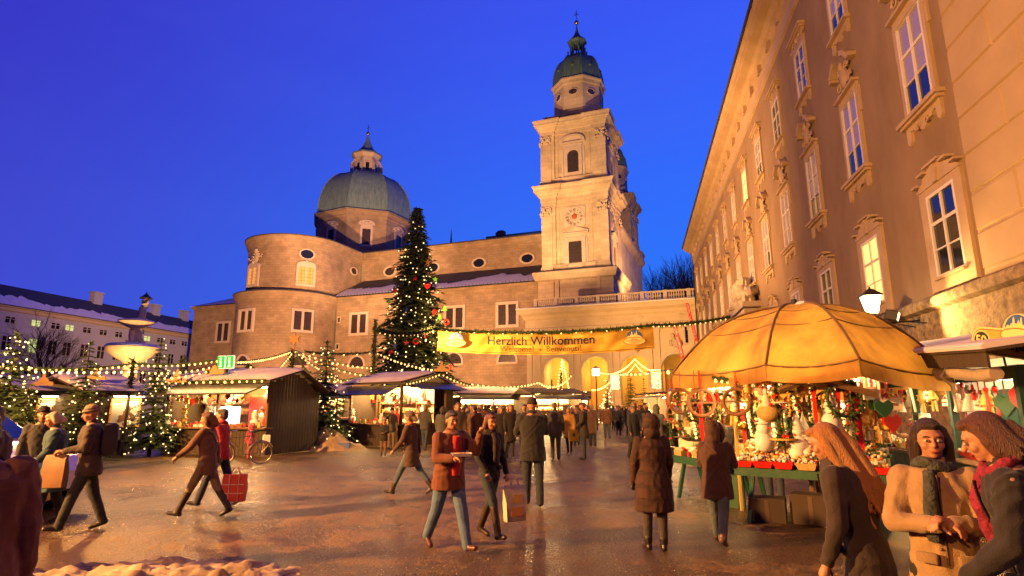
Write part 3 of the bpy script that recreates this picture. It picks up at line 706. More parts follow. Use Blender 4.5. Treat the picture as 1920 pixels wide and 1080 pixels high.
for i, x in enumerate((-34.9, -46.2, -57.6, -69)):
    b = MB(); b.T = Matrix.Translation((x, 24, 32.9)) @ Matrix.Rotation(PI/2, 4, 'X'); b.lathe([(1.75,0),(1.75,.25),(1.3,.25),(1.3,0)], 24, sy=.72, caps=False); o = ob('oval_window', b, MTRIM, cat_, 30)
    b2 = MB(); b2.T = b.T; b2.lathe([(1.35,.05),(1.35,.08)], 24, sy=.72); ob('pane', b2, GLASSD, o)
for x in (-35.7, -47.1, -58.5, -69.9):
    opening_window(cat_, 'window', x, 17.3, 3.7, 4.0, LEADG, y=14, frame=.55, lights=2, bars=(3,5), mull=.55, fm=mat('pale_surround', (.5,.42,.34), .8))
    o = MB(); o.archwall(-2.2, 2.2, -.35, 2.5, -.2, .05, [(0, 3.6, 0, .35)], 14)
    # trim square corners into a ring
    r = MB(); seg = 16
    ro = [(2.15*math.cos(PI*k/seg), .35+2.15*math.sin(PI*k/seg)) for k in range(seg+1)]; ri = [(1.75*math.cos(PI*k/seg), .35+1.75*math.sin(PI*k/seg)) for k in range(seg, -1, -1)]
    r.prism(ro+ri, -.25, .05); r.box(-2.15, -1.75, -.25, .05, -.35, .349); r.box(1.75, 2.15, -.25, .05, -.35, .349); r.box(-1.75, 1.75, -.28, .05, -.35, 0)
    w2 = ob('lunette_window', r, MATS['pale_surround'], cat_, loc=(x, 14, 10.1))
    g = MB(); g.prism([(1.76*math.cos(PI*k/seg), .35+1.76*math.sin(PI*k/seg)) for k in range(seg+1)]+[(-1.76, 0), (1.76, 0)], -.05, .0); ob('pane', g, LEADG, w2)
    g = MB(); [g.box(xx-.03, xx+.03, -.09, -.051, 0, 1.9) for xx in (-1,-.3,.4,1.1)]; g.box(-1.7,1.7,-.088,-.0515,.9,.96); ob('leading', g, IRON, w2)
for z in (20.4, 14.6): 
    b = MB(); b.box(-.45,.45,-.15,.05,-.7,.7); o = ob('window', b, MTRIM, cat_, loc=(-75.0, 14, z)); ob('pane', MB().box(-.25,.25,-.17,-.151,-.5,.5), GLASSD, o)
b = MB(); b.tube([(-76.0, 13.0, 25.3), (-76.0, 13.75, 24.4), (-76.0, 13.75, 0)], .14, 8); ob('downpipe', b, COPPER, cat_)
# transept with rounded end
def apse_path(cx, cy, R, yb, n=36):
    return [(cx-R, yb)]+[(cx-R*math.cos(PI*i/n), cy-R*math.sin(PI*i/n)) for i in range(n+1)]+[(cx+R, yb)]
LC = (-86.9, 12.0); LR = 10.95; UC = (-87.1, 13.4); UR = 10.2
def ext(path, z0, z1):
    b = MB(); b.rings([[(x, y, z) for x, y in path] for z in (z0, z1)]); return b
b = ext(apse_path(*LC, LR, 40), 0, 25.0); ob('apse_lower_wall', b, STONE, cat_, 30)
b = MB(); strips(b, [(0,22.9),(.1,23.0),(.12,23.6),(.35,24.0),(.6,24.9),(.75,25.1),(.75,25.35),(.2,25.5),(-1.4,26.0)], apse_path(*LC, LR, 24)); ob('apse_cornice', b, STONE, cat_, 30)
b = MB(); strips(b, [(.80,25.2),(.82,25.42),(-.3,25.75),(-1.4,26.05)], apse_path(*LC, LR, 24)); ob('lead_flashing', b, SLATE, cat_, 30)
b = ext(apse_path(*UC, UR, 45), 25, 37.3); ob('apse_upper_wall', b, STONE, cat_, 30)
b = MB(); strips(b, [(0,34.9),(.12,35.0),(.12,35.5),(.35,36.0),(.75,37.2),(.95,37.5),(.95,37.8),(0,37.9)], apse_path(*UC, UR, 30)); ob('apse_cornice', b, STONE, cat_, 30)
P_ = apse_path(*UC, UR+1.0, 33, 30); ridge = (-87.1, 15, 40.6); rb = (-87.1, 33, 38.6)
b = MB(); vs = [(x, y, 37.85) for x, y in P_]+[ridge, rb]; nR = len(P_); fs = [(i, i+1, nR) for i in range(1, nR-2)]+[(0, 1, nR, nR+1), (nR-2, nR-1, nR+1, nR)]; b.add(vs, fs); ob('apse_roof', b, SNOW, cat_, 20)
b = MB(); strips(b, [(.98,37.7),(1.05,37.8),(1.05,37.92),(.95,37.95)], apse_path(*UC, UR, 33)); ob('roof_edge', b, SLATE, cat_)
b = MB(); b.tube([(-76.85, 23.7, 37.6), (-76.85, 23.7, 31.0)], .12, 6); ob('downpipe', b, COPPER, cat_)
def on_apse(Cc, R, ang): a = math.radians(ang); return (Cc[0]+R*math.sin(a), Cc[1]-R*math.cos(a)), a
for ang, lit in ((-14, 1), (52, 1)):
    (x, y), a = on_apse(UC, UR, ang)
    o = opening_window(cat_, 'arched_window', 0, 0, 3.0, 3.7, GLASSW if lit else LEADG, loc=(x, y+.0, 27.3), rz=a, frame=.5, lights=2, bars=(2,5), mull=.4, depth=.4, fm=MATS['pale_surround'])
    b = MB(); seg = 10; ro = [(1.98*math.cos(PI*k/seg), 4.2+.75*math.sin(PI*k/seg)) for k in range(seg+1)]; b.prism(ro, -.43, .05); b.ball((0,-.5,4.9), (.3,.2,.45), 8, 5); ob('arch_head', b, MATS['pale_surround'], o)
for ang, Rr in ((52, 1.35), (90, 1.05)):
    (x, y), a = on_apse(UC, UR, ang)
    if ang == 90: y = 20.8
    b = MB(); b.T = Matrix.Translation((x, y, 33.9 if ang < 60 else 33.0)) @ Matrix.Rotation(a, 4, 'Z') @ Matrix.Rotation(PI/2, 4, 'X'); b.lathe([(Rr+.35,-.15),(Rr+.35,.22),(Rr,.22),(Rr,-.15)], 22, sy=.72, caps=False); o = ob('oval_window', b, MATS['pale_surround'], cat_, 30)
    b2 = MB(); b2.T = b.T; b2.lathe([(Rr+.05,.03),(Rr+.05,.07)], 22, sy=.72); ob('pane', b2, GLASSD, o)
for ang in (-6, 55):
    (x, y), a = on_apse(LC, LR, ang)
    opening_window(cat_, 'window', 0, 0, 3.5, 3.9, LEADG, loc=(x, y, 17.3), rz=a, frame=.5, lights=2, bars=(3,5), mull=.5, depth=.4, fm=MATS['pale_surround'])
for ang in (-6, 54):
    (x, y), a = on_apse(LC, LR, ang)
    r = MB(); seg = 14
    ro = [(2.0*math.cos(PI*k/seg), .3+2.0*math.sin(PI*k/seg)) for k in range(seg+1)]; ri = [(1.6*math.cos(PI*k/seg), .3+1.6*math.sin(PI*k/seg)) for k in range(seg, -1, -1)]
    r.prism(ro+ri, -.35, .05); r.box(-2, 2, -.38, .05, -.35, 0)
    w2 = ob('lunette_window', r, MATS['pale_surround'], cat_, loc=(x, y, 10.1), rot=(0,0,a))
    g = MB(); g.prism([(1.61*math.cos(PI*k/seg), .3+1.61*math.sin(PI*k/seg)) for k in range(seg+1)]+[(-1.61, 0), (1.61, 0)], -.12, -.05); ob('pane', g, LEADG, w2)
(x, y), a = on_apse(UC, UR, -10)
b = MB(); b.T = Matrix.Translation((x, y, 33.4)) @ Matrix.Rotation(a, 4, 'Z'); rnd = random.Random(9)
b.ball((0,-.2,0), (.75,.35,1.35), 10, 7); b.ball((0,-.45,1.3), (.5,.35,.5), 8, 6)
for i in range(30): b.ball((rnd.gauss(0,1.2), -.15, rnd.gauss(-.2,.35)), (.25,.15,.18), 6, 4)
for i in range(14): t_ = i*2*PI/14; b.ball((.75*math.cos(t_), -.35, 1.3*math.sin(t_)), .2, 6, 4)
ob('carved_coat_of_arms', b, MTRIM, cat_, 50)
# low wing at the left
b = MB(); b.box(-115.6, -97.7, 12, 60, 0, 25.0); ob('wing_wall', b, STONE, cat_)
b = MB(); strips(b, [(0,24.6),(.5,25.1),(.5,25.4),(0,25.5)], [(-115.6,40),(-115.6,12),(-97,12)][::1]); ob('wing_cornice', b, STONE, cat_)
b = MB(); b.add([(-116.4,11.2,25.5),(-97.7,11.2,25.5),(-97.7,24,31.0),(-108,24,30.5),(-116.4,50,25.5)], [(0,1,2,3),(0,3,4)]); ob('wing_roof', b, SNOW, cat_)
opening_window(cat_, 'window', -105.8, 16.9, 3.3, 4.1, LEADG, y=12, frame=.5, lights=2, bars=(3,5), mull=.5, fm=MATS['pale_surround'])
r = MB(); seg = 14
ro = [(2.0*math.cos(PI*k/seg), .3+2.0*math.sin(PI*k/seg)) for k in range(seg+1)]; ri = [(1.6*math.cos(PI*k/seg), .3+1.6*math.sin(PI*k/seg)) for k in range(seg, -1, -1)]
r.prism(ro+ri, -.25, .05); w2 = ob('lunette_window', r, MATS['pale_surround'], cat_, loc=(-104, 12, 10.1))
g = MB(); g.prism([(1.61*math.cos(PI*k/seg), .3+1.61*math.sin(PI*k/seg)) for k in range(seg+1)]+[(-1.61, 0), (1.61, 0)], -.06, .0); ob('pane', g, LEADG, w2)
# crossing dome
dm = thing('dome', None, None, (-89.4, 41.5, 0), math.radians(-6)); dm.parent = cat_; dm.scale = (.875, .875, .992)
for k in ('label', 'category'): 
    if k in dm: del dm[k]
b = MB(); R8 = oct_(15.0, 8, PI/8+.0)
b.rings([[(x, y, z) for x, y in R8] for z in (30, 52.4)]); strips(b, [(0,50.6),(.3,50.8),(.3,51.5),(1.0,52.1),(1.0,52.6),(0,52.8)], R8, closed=True)
ob('drum', b, STONE, dm)
for i in range(8):
    a = PI/4*i; ap = 15.0*math.cos(PI/8); R_ = Matrix.Rotation(a, 4, 'Z'); p = R_ @ Vector((0, -ap, 43.2))
    o = opening_window(dm, 'window', 0, 0, 2.4, 4.3, GLASSW if i == 99 else LEADG, loc=tuple(p), rz=a, frame=.6, bars=(4,7), depth=.3, fm=MATS['pale_surround'])
    b = MB(); pediment(b, 0, 5.3, 4.8, 0, 1.1, seg=True, d=.5); b.ball((0,-.3,5.9), (.7,.3,.45), 8, 5); b.box(-1.7, 1.7, -.2, 0, 4.92, 5.3); ob('pediment', b, MATS['pale_surround'], o)
b = MB(); O = oct_(1); n = 16; prof = [(16.3,52.6),(15.6,53.0)]+[(4.8+(15.3-4.8)*math.cos(PI/2*i/n)**.85 if i < n else 4.8, 53.1+13.2*math.sin(PI/2*i/n)) for i in range(n+1)]
b.rings([[(x*r, y*r, z) for x, y in O] for r, z in prof])
for x, y in O: b.tube([(x*(r+.08), y*(r+.08), z) for r, z in prof[2:]], .16, 5)
for i in range(8):
    a = PI/4*i
    b.box(-.0,.0,0,0,0,0) if False else None
    c = Vector((11.6*math.cos(a), 11.6*math.sin(a), 61.4)); b.ball(tuple(c), (.7,.7,.45), 8, 5)
ob('copper_dome', b, COPPERB, dm)
b = MB(); b.rings([[(x*r, y*r, z) for x, y in O] for r, z in ((5.4,65.9),(5.4,66.8),(4.1,66.85),(4.0,71.9),(4.8,72.7),(4.8,73.0))])
for x, y in O: b.box(x*5.0-.3, x*5.0+.3, y*5.0-.3, y*5.0+.3, 66.8, 69.8); b.tube([(x*5.0,y*5.0,69.8),(x*4.1,y*4.1,71.2)], .3, 5)
ob('lantern', b, MTRIM, dm)
for i in range(8):
    a = PI/4*i; ap = 4.05*math.cos(PI/8); R_ = Matrix.Rotation(a, 4, 'Z')
    opening_window(dm, 'window', 0, 0, 1.1, 2.4, GLASSD, loc=tuple(R_ @ Vector((0, -ap, 67.5))), rz=a, frame=.3, bars=(1,1), depth=.25)
b = MB(); b.rings([[(x*r, y*r, z) for x, y in O] for r, z in ((5.2,72.9),(5.1,73.2),(3.5,73.9),(2.0,75.3),(1.0,77.2),(.4,78.9),(.15,79.8))]); ob('lantern_roof', b, COPPERB, dm)
b = MB(); b.ball((0,0,80.2), .55, 12, 8); ob('finial_ball', b, GOLD, dm, 60)
b = MB(); b.box(-.06,.06,-.06,.06,80.6,83); b.box(-.6,.6,-.05,.05,81.9,82.0); ob('cross', b, IRON, dm)

# ================================================================== ARCADE
arc = thing('arcade', 'pale two-storey arcade with round arches and balustrade between cathedral and palace', 'arcade', A0, CH_RZ)
ARCS = [(-21.75, 4.5), (-15.55, 4.5), (-9.4, 4.5), (-3.2, 4.5)]
b = MB(); b.archwall(-26.7, 4, 0, 14.9, 0, 1.4, [(c, w_, 0, 7.2) for c, w_ in ARCS], 18); b.box(-26.7, -25.2, 1.4, 10, 0, 14.9); ob('front_wall', b, ARC, arc)
b = MB(); b.box(-25.2, 4, 8.6, 9.6, 0, 14.9); ob('rear_wall', b, mat('ochre_plaster', (.58,.38,.13), .85, (.48,.29,.09), .5), arc)
b = MB(); b.box(-25.2, 4, 1.4, 8.6, 10.6, 14.9); ob('vault', b, MATS['ochre_plaster'], arc)
for xm in (-18.65, -12.45, -6.3):
    b = MB(); b.T = Matrix.Translation((xm, 0, 0)) @ Matrix.Rotation(PI/2, 4, 'Z'); b.archwall(1.4, 8.6, 0, 10.6, -.5, .5, [(5.0, 5.2, 0, 6.6)], 14); ob('cross_arch', b, MATS['ochre_plaster'], arc)
b = MB()
for c, w_ in ARCS:
    seg = 20; ro = [(c+(w_/2+.55)*math.cos(PI*k/seg), 7.2+(w_/2+.55)*math.sin(PI*k/seg)) for k in range(seg+1)]; ri = [(c+(w_/2)*math.cos(PI*k/seg), 7.2+(w_/2)*math.sin(PI*k/seg)) for k in range(seg, -1, -1)]
    b.prism(ro+ri, -.16, -.002); b.box(c-w_/2-.6, c-w_/2, -.2, -.001, 6.85, 7.19); b.box(c+w_/2, c+w_/2+.6, -.2, -.001, 6.85, 7.19)
ob('arch_mouldings', b, MTRIM, arc)
for c, w_ in ARCS:
    b = MB(); rnd = random.Random(int(c*10)); b.box(c-.5, c+.5, -.35, 0, 9.7, 10.8)
    for i in range(22): b.ball((c+rnd.gauss(0,.4), -.4, 11.2+rnd.gauss(0,.45)), (.3,.25,.3), 6, 4)
    ob('keystone_carving', b, MTRIM, arc, 50)
for x in (-26.4, -24.9, -19.4, -18.3, -13.2, -12.1, -7.05, -5.9, -.85, .3):
    b = MB(); b.box(x-.42, x+.42, -.28, -.003, 0, 13.4); b.box(x-.52, x+.52, -.38, -.004, 0, 1.2); b.box(x-.52, x+.52, -.38, -.004, 12.9, 13.39); ob('pilaster', b, ARC, arc)
b = MB(); strips(b, [(0,13.4),(.45,13.45),(.5,14.2),(.35,14.4),(.3,15.6),(.6,15.9),(.75,16.3),(1.3,16.7),(1.35,17.15),(1.55,17.35),(1.55,17.5),(0,17.55)], [(-26.7,10),(-26.7,0),(3,0)]); b.box(-26.7,3,.01,10,14.9,17.5)
ob('entablature', b, ARC, arc)
b = MB(); strips(b, [(1.58,17.38),(1.62,17.5),(1.5,17.62),(-.2,17.64)], [(-26.7,10),(-26.7,0),(3,0)]); ob('roof_edge', b, SNOW, arc)
b = MB()
for i in range(5):
    x = -23.5+i*5.6; b.box(x, x+2.2, -.5, -.36, 14.75, 15.0)
for i in range(4): x = -20.7+i*5.9; b.box(x, x+1.6, -.5, -.36, 15.1, 15.3); b.ball((x+.8,-.45,15.2), (.4,.15,.25), 8, 5)
ob('frieze_blocks', b, ARC, arc)
bal = MB(); bal.box(-25.6, 2.9, -.05, .35, 17.65, 17.95); bal.box(-25.6, 2.9, -.12, .42, 19.0, 19.25)
for i in range(9): x = -25.6+i*3.5; bal.box(x, x+.6, -.15, .45, 17.66, 19.3)
ob('balustrade', bal, MTRIM, arc)
bm_ = MB().lathe([(.13,17.95),(.15,18.05),(.09,18.12),(.17,18.4),(.15,18.6),(.08,18.85),(.13,19.0)], 8).mesh('baluster', MTRIM, 40)
for i in range(8):
    for j in range(7): ob('baluster', bm_, None, arc, loc=(-25.6+i*3.5+.6+.36*(j+.8), .15, 0))
b = MB(); b.box(0,0,0,0,0,0) if False else None
opening_window(arc, 'window', -1.2, 11.0, 1.0, 2.6, GLASSD, frame=.25, bars=(2,4), depth=.18)
for xm, pw in ((-21.75, 1500), (-15.5, 1300), (-9.4, 1100), (-3.3, 400)):
    q = Matrix.Rotation(CH_RZ, 4, 'Z') @ Vector((xm, 4.5, 0)); l = lamp('arcade_lamp', 'POINT', (A0[0]+q.x, A0[1]+q.y, 8.6), pw, (1,.62,.16), .5)
# ================================================================== FAR SETTING
WOOD = mat('dark_wood', (.045,.03,.02), .8, (.07,.045,.028), 3, .4, 20, stretch=(8,8,.6))
WOODM = mat('brown_wood', (.16,.085,.04), .7, (.11,.06,.03), 3, .3, 20, stretch=(1,8,8))
BARK = mat('bark', (.05,.035,.025), .9, (.03,.02,.015), 8, .6, 30)
FIR = mat('fir_needles', (.030,.055,.020), .8, (.018,.036,.014), 1.5)
FIRL = mat('fresh_fir_needles', (.06,.10,.025), .8, (.035,.065,.018), 2.5)
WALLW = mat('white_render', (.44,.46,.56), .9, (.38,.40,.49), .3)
def hill():
    me = bpy.data.meshes.new('hills'); bm = bmesh.new(); g = []
    for i in range(31):
        row = []
        for j in range(13):
            x = 20+i*9; y = 215+j*12; h = 38*min(1, (j+.6)/2.5)*min(1, max(0, (i)/3))+4*noise.noise(Vector((x*.02, y*.02, 0)))
            row.append(bm.verts.new((x, y, h if j else 0)))
        g.append(row)
    for i in range(30):
        for j in range(12): bm.faces.new((g[i][j], g[i+1][j], g[i+1][j+1], g[i][j+1]))
    bm.to_mesh(me); bm.free(); me.materials.append(mat('dark_hillside', (.03,.035,.03), .95)); o = bpy.data.objects.new('hills', me); C.objects.link(o); tag(o, 'dark wooded hillside rising behind the arcade', kind='structure')
hill()
def bare_tree(label, loc, h, seed, spread=.5, group='bare winter trees', depth=6, low=.22, thick=1.0):
    rnd = random.Random(seed); tr = MB(); cr = MB()
    def br(p, d, L, r, k):
        n = 3; pts = [p]; q = p; dd = d.copy()
        for i in range(n):
            dd = (dd+Vector((rnd.gauss(0,.10), rnd.gauss(0,.10), rnd.gauss(.03,.06)))).normalized(); q = q+dd*L/n; pts.append(q)
        (tr if k <= 1 else cr).tube(pts, [r*(1-.4*i/n) for i in range(n+1)], 6 if k < 2 else (4 if k < 4 else 3), caps=False)
        if k >= depth: return
        for i in range(rnd.choice((3,3,4)) if k < 4 else 3):
            t = rnd.uniform(.35, 1) if i else 1; idx = min(n, max(1, int(t*n+.5))); a = rnd.random()*2*PI; sp = spread*(1.1 if i else .35)
            o = dd.orthogonal().normalized(); o.rotate(Matrix.Rotation(a, 3, dd)); nd = (dd+o*sp*rnd.uniform(.7,1.3)+Vector((0,0,.12))).normalized()
            br(pts[idx], nd, L*rnd.uniform(.62,.82), r*.58, k+1)
    br(Vector((0,0,0)), Vector((0,0,1)), h*low*1.15, h*.018*thick, 0)
    t = thing('bare_tree', label, 'tree', loc, 0, group); ob('trunk', tr, BARK, t, 60); ob('crown', cr, BARK, t); return t
p = atD(105, 700, 62); bare_tree('tall bare tree with spreading twigs in front of the white building', (p.x, p.y, 0), 11.8, 11, .62, depth=7)
p = atD(62, 700, 75); bare_tree('smaller bare tree left of the tall spreading one by the white building', (p.x, p.y, 0), 9, 5, .5, depth=5)
for i, (px, ytop, D, sd, lb) in enumerate(((1213, 520, 232, 3, 'leftmost thin bare tree above the arcade balustrade'), (1240, 516, 235, 8, 'middle bare tree above the arcade balustrade'), (1255, 528, 230, 21, 'low bare tree between two taller ones on the hill'), (1290, 488, 205, 13, 'largest bare tree above the balustrade beside the palace eave'), (1302, 505, 212, 17, 'bare tree touching the palace eave line on the hill'))):
    q = atD(px, ytop, D); bare_tree(lb, (q.x, q.y, 16), (q.z-16)/.70, sd, .5, 'bare trees on the hill', 6, thick=.85)
# ------- white building
P1 = atD(0, 570, 143); dr = (.2104, .9776); wb = thing('white_building', 'long white building with dark snowy roof on the left', 'building', (P1.x, P1.y, 0), math.atan2(dr[1], dr[0]))
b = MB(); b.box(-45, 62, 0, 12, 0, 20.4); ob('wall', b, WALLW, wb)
b = MB(); b.add([(x, y, z) for x in (-45, 62) for y, z in ((.02,19.6),(-.3,19.8),(-.35,20.3),(-.7,20.45),(-.7,20.6),(0,20.7))], [(i, i+6, i+7, i+1) for i in range(5)]); ob('cornice', b, mat('buff_cornice', (.5,.42,.33), .9), wb)
b = MB(); b.add([(-46,-.8,20.62),(63,-.8,20.62),(63,6,25.6),(-46,6,25.6),(63,13,20.6),(-46,13,20.6)], [(0,1,2,3),(3,2,4,5),(1,4,2),(0,3,5)]); ob('roof', b, SLATE, wb)
me = bpy.data.meshes.new('roof_snow'); bm = bmesh.new(); gg = []
for i in range(161):
    x = -46+109*i/160; lim = .36+.16*noise.noise(Vector((x*.12,3,9)))+.18*noise.noise(Vector((x*.8,1,4)))+.08*noise.noise(Vector((x*2.9,1,4)))
    gg.append([bm.verts.new((x, -.82+6.8*lim*j/8, 20.66+4.98*lim*j/8+.1)) for j in range(9)])
for i in range(160):
    for j in range(8): bm.faces.new((gg[i][j], gg[i+1][j], gg[i+1][j+1], gg[i][j+1]))
bm.to_mesh(me); bm.free(); me.materials.append(SNOW); ob('roof_snow', me, None, wb)
for x in (23.5, 40.5, 50.5, 57.5):
    b = MB(); b.box(x, x+2.2, 5.2, 6.6, 23, 27.6); b.box(x-.2, x+2.4, 5.0, 6.8, 27.6, 27.9); ob('chimney', b, WALLW, wb)
wv = random.Random(2)
for i in range(13):
    x = 2.2+i*3.98 if i > 2 else (2.2, 7.1, 11.1)[i]
    for z, hh, ww, lit in ((18.1, 1.1, 1.7, i in (1, 3, 8)), (13.7, 2.6, 1.6, i in (1, 8)), (8.6, 2.6, 1.6, False), (4, 2.4, 1.6, False)):
        o = ob('window', MB().box(-ww/2-.12, ww/2+.12, -.06, .05, -hh/2-.12, hh/2+.12), WHITEP if False else mat('grey_surround', (.45,.43,.45), .8), wb, loc=(x, 0, z))
        ob('pane', MB().box(-ww/2, ww/2, -.08, -.061, -hh/2, hh/2), mat('green_lit_glass', (.5,.6,.3), .4, emit=(.55,.75,.22), estr=.9, sampling='NONE') if lit else GLASSD, o)
        g = MB(); g.box(-.09, .09, -.12, -.081, -hh/2, hh/2); g.box(-ww/2, ww/2, -.118, -.0812, hh*.12, hh*.12+.1); ob('glazing_bars', g, MATS['grey_surround'], o)
# ------- fountain
q = atD(243, 700, 70); ft = thing('fountain', 'tall baroque marble fountain with snowy bowls lit orange behind the stalls', 'fountain', (q.x, q.y, 0))
FM = mat('fountain_marble', (.60,.50,.38), .7, (.45,.36,.27), 1.5, .4, 8)
b = MB(); b.lathe([(6,0),(6.2,.2),(6.2,1.0),(5.9,1.1),(5.7,.6),(0,.6)], 24, sx=1.2); ob('basin', b, FM, ft, 40)
b = MB(); rnd = random.Random(5)
for i in range(60): a = rnd.random()*2*PI; z = rnd.random()*4.6; r = (1.9-.30*z)*rnd.uniform(.5,1.1); b.ball((r*math.cos(a), r*math.sin(a), .6+z), (.55,.55,.5), 7, 5)
b.lathe([(1.3,.5),(.9,3),(.8,5.6)], 12)
for k in range(4):
    a = PI/4+PI/2*k; c_, s_ = math.cos(a), math.sin(a)
    b.tube([(1.2*c_,1.2*s_,1.8),(2.0*c_,2.0*s_,2.6),(2.3*c_,2.3*s_,3.6),(2.8*c_,2.8*s_,4.0)], [.5,.45,.3,.14], 8)
    b.tube([(2.1*c_,2.1*s_,2.4),(2.9*c_,2.9*s_,2.3),(3.1*c_,3.1*s_,1.8)], [.16,.12,.1], 6)
ob('rock_and_horses', b, FM, ft, 60)
zl = 7.35
b = MB(); b.lathe([(.9,5.3),(1.0,5.7),(.85,6.0),(1.2,6.3),(2.1,6.7),(2.9,7.2),(3.15,7.5),(3.2,7.65),(3.0,7.68),(2.2,7.5),(0,7.4)], 28)
ob('lower_bowl', b, FM, ft, 40)
b = MB(); b.lathe([(3.15,7.62),(3.12,7.8),(2.8,7.98),(1.4,8.1),(0,8.12)], 28); ob('snow_cap', b, SNOW, ft, 60)
b = MB()
for k in range(3):
    a = 2*PI*k/3+.5; c_, s_ = math.cos(a), math.sin(a); b.tube([(.9*c_,.9*s_,8.0),(.7*c_+.2,.7*s_,8.6),(.5*c_,.5*s_,9.3),(.55*c_,.55*s_,9.9),(.3*c_,.3*s_,10.3)], [.3,.36,.42,.34,.25], 8); b.ball((.62*c_,.62*s_,10.0), .24, 8, 6)
    b.tube([(.55*c_,.55*s_,9.7),(1.0*c_,1.0*s_,9.9),(.9*c_,.9*s_,10.5)], [.15,.13,.1], 6); b.tube([(.9*c_,.9*s_,8.3),(1.35*c_,1.35*s_,8.5),(1.2*c_,1.2*s_,8.1)], [.2,.17,.12], 6)
b.lathe([(.4,8),(.35,10.4)], 10); ob('atlantes', b, FM, ft, 60)
b = MB(); b.lathe([(.5,10.3),(.6,10.6),(1.2,10.9),(1.9,11.3),(2.15,11.55),(2.1,11.65),(0,11.5)], 24); ob('upper_bowl', b, FM, ft, 40)
b = MB(); b.lathe([(2.1,11.62),(2.05,11.78),(1.5,11.9),(0,11.95)], 24); ob('snow_cap', b, SNOW, ft, 60)
b = MB(); b.tube([(.5,0,11.9),(.75,0,12.7),(.7,0,13.6),(.95,0,14.2),(.95,0,14.7)], [.5,.42,.5,.42,.3], 9); b.ball((.95,0,15.0), .36, 8, 6); b.tube([(.8,-.3,14.3),(1.5,-.4,14.4),(1.6,-.3,15.0),(1.2,-.2,15.2)], [.2,.16,.13,.1], 6); b.tube([(.8,.3,14.3),(.3,.3,14.8),(.6,.2,15.2)], [.2,.15,.1], 6); ob('triton_figure', b, FM, ft, 60)
b = MB(); b.lathe([(.8,15.2),(.82,15.3),(.45,15.6),(.12,16.0),(.02,16.3)], 8, (.95,0,0)); ob('winter_cover', b, SLATE, ft)

for ch in ft.children:
    ch.scale = (.76, .76, 1)
    if ch.name.startswith(('atlantes', 'upper_bowl', 'triton', 'winter', 'snow_cap.001')): ch.scale = (.76, .76, .66); ch.location = (0, 0, 7.7*(1-.66))
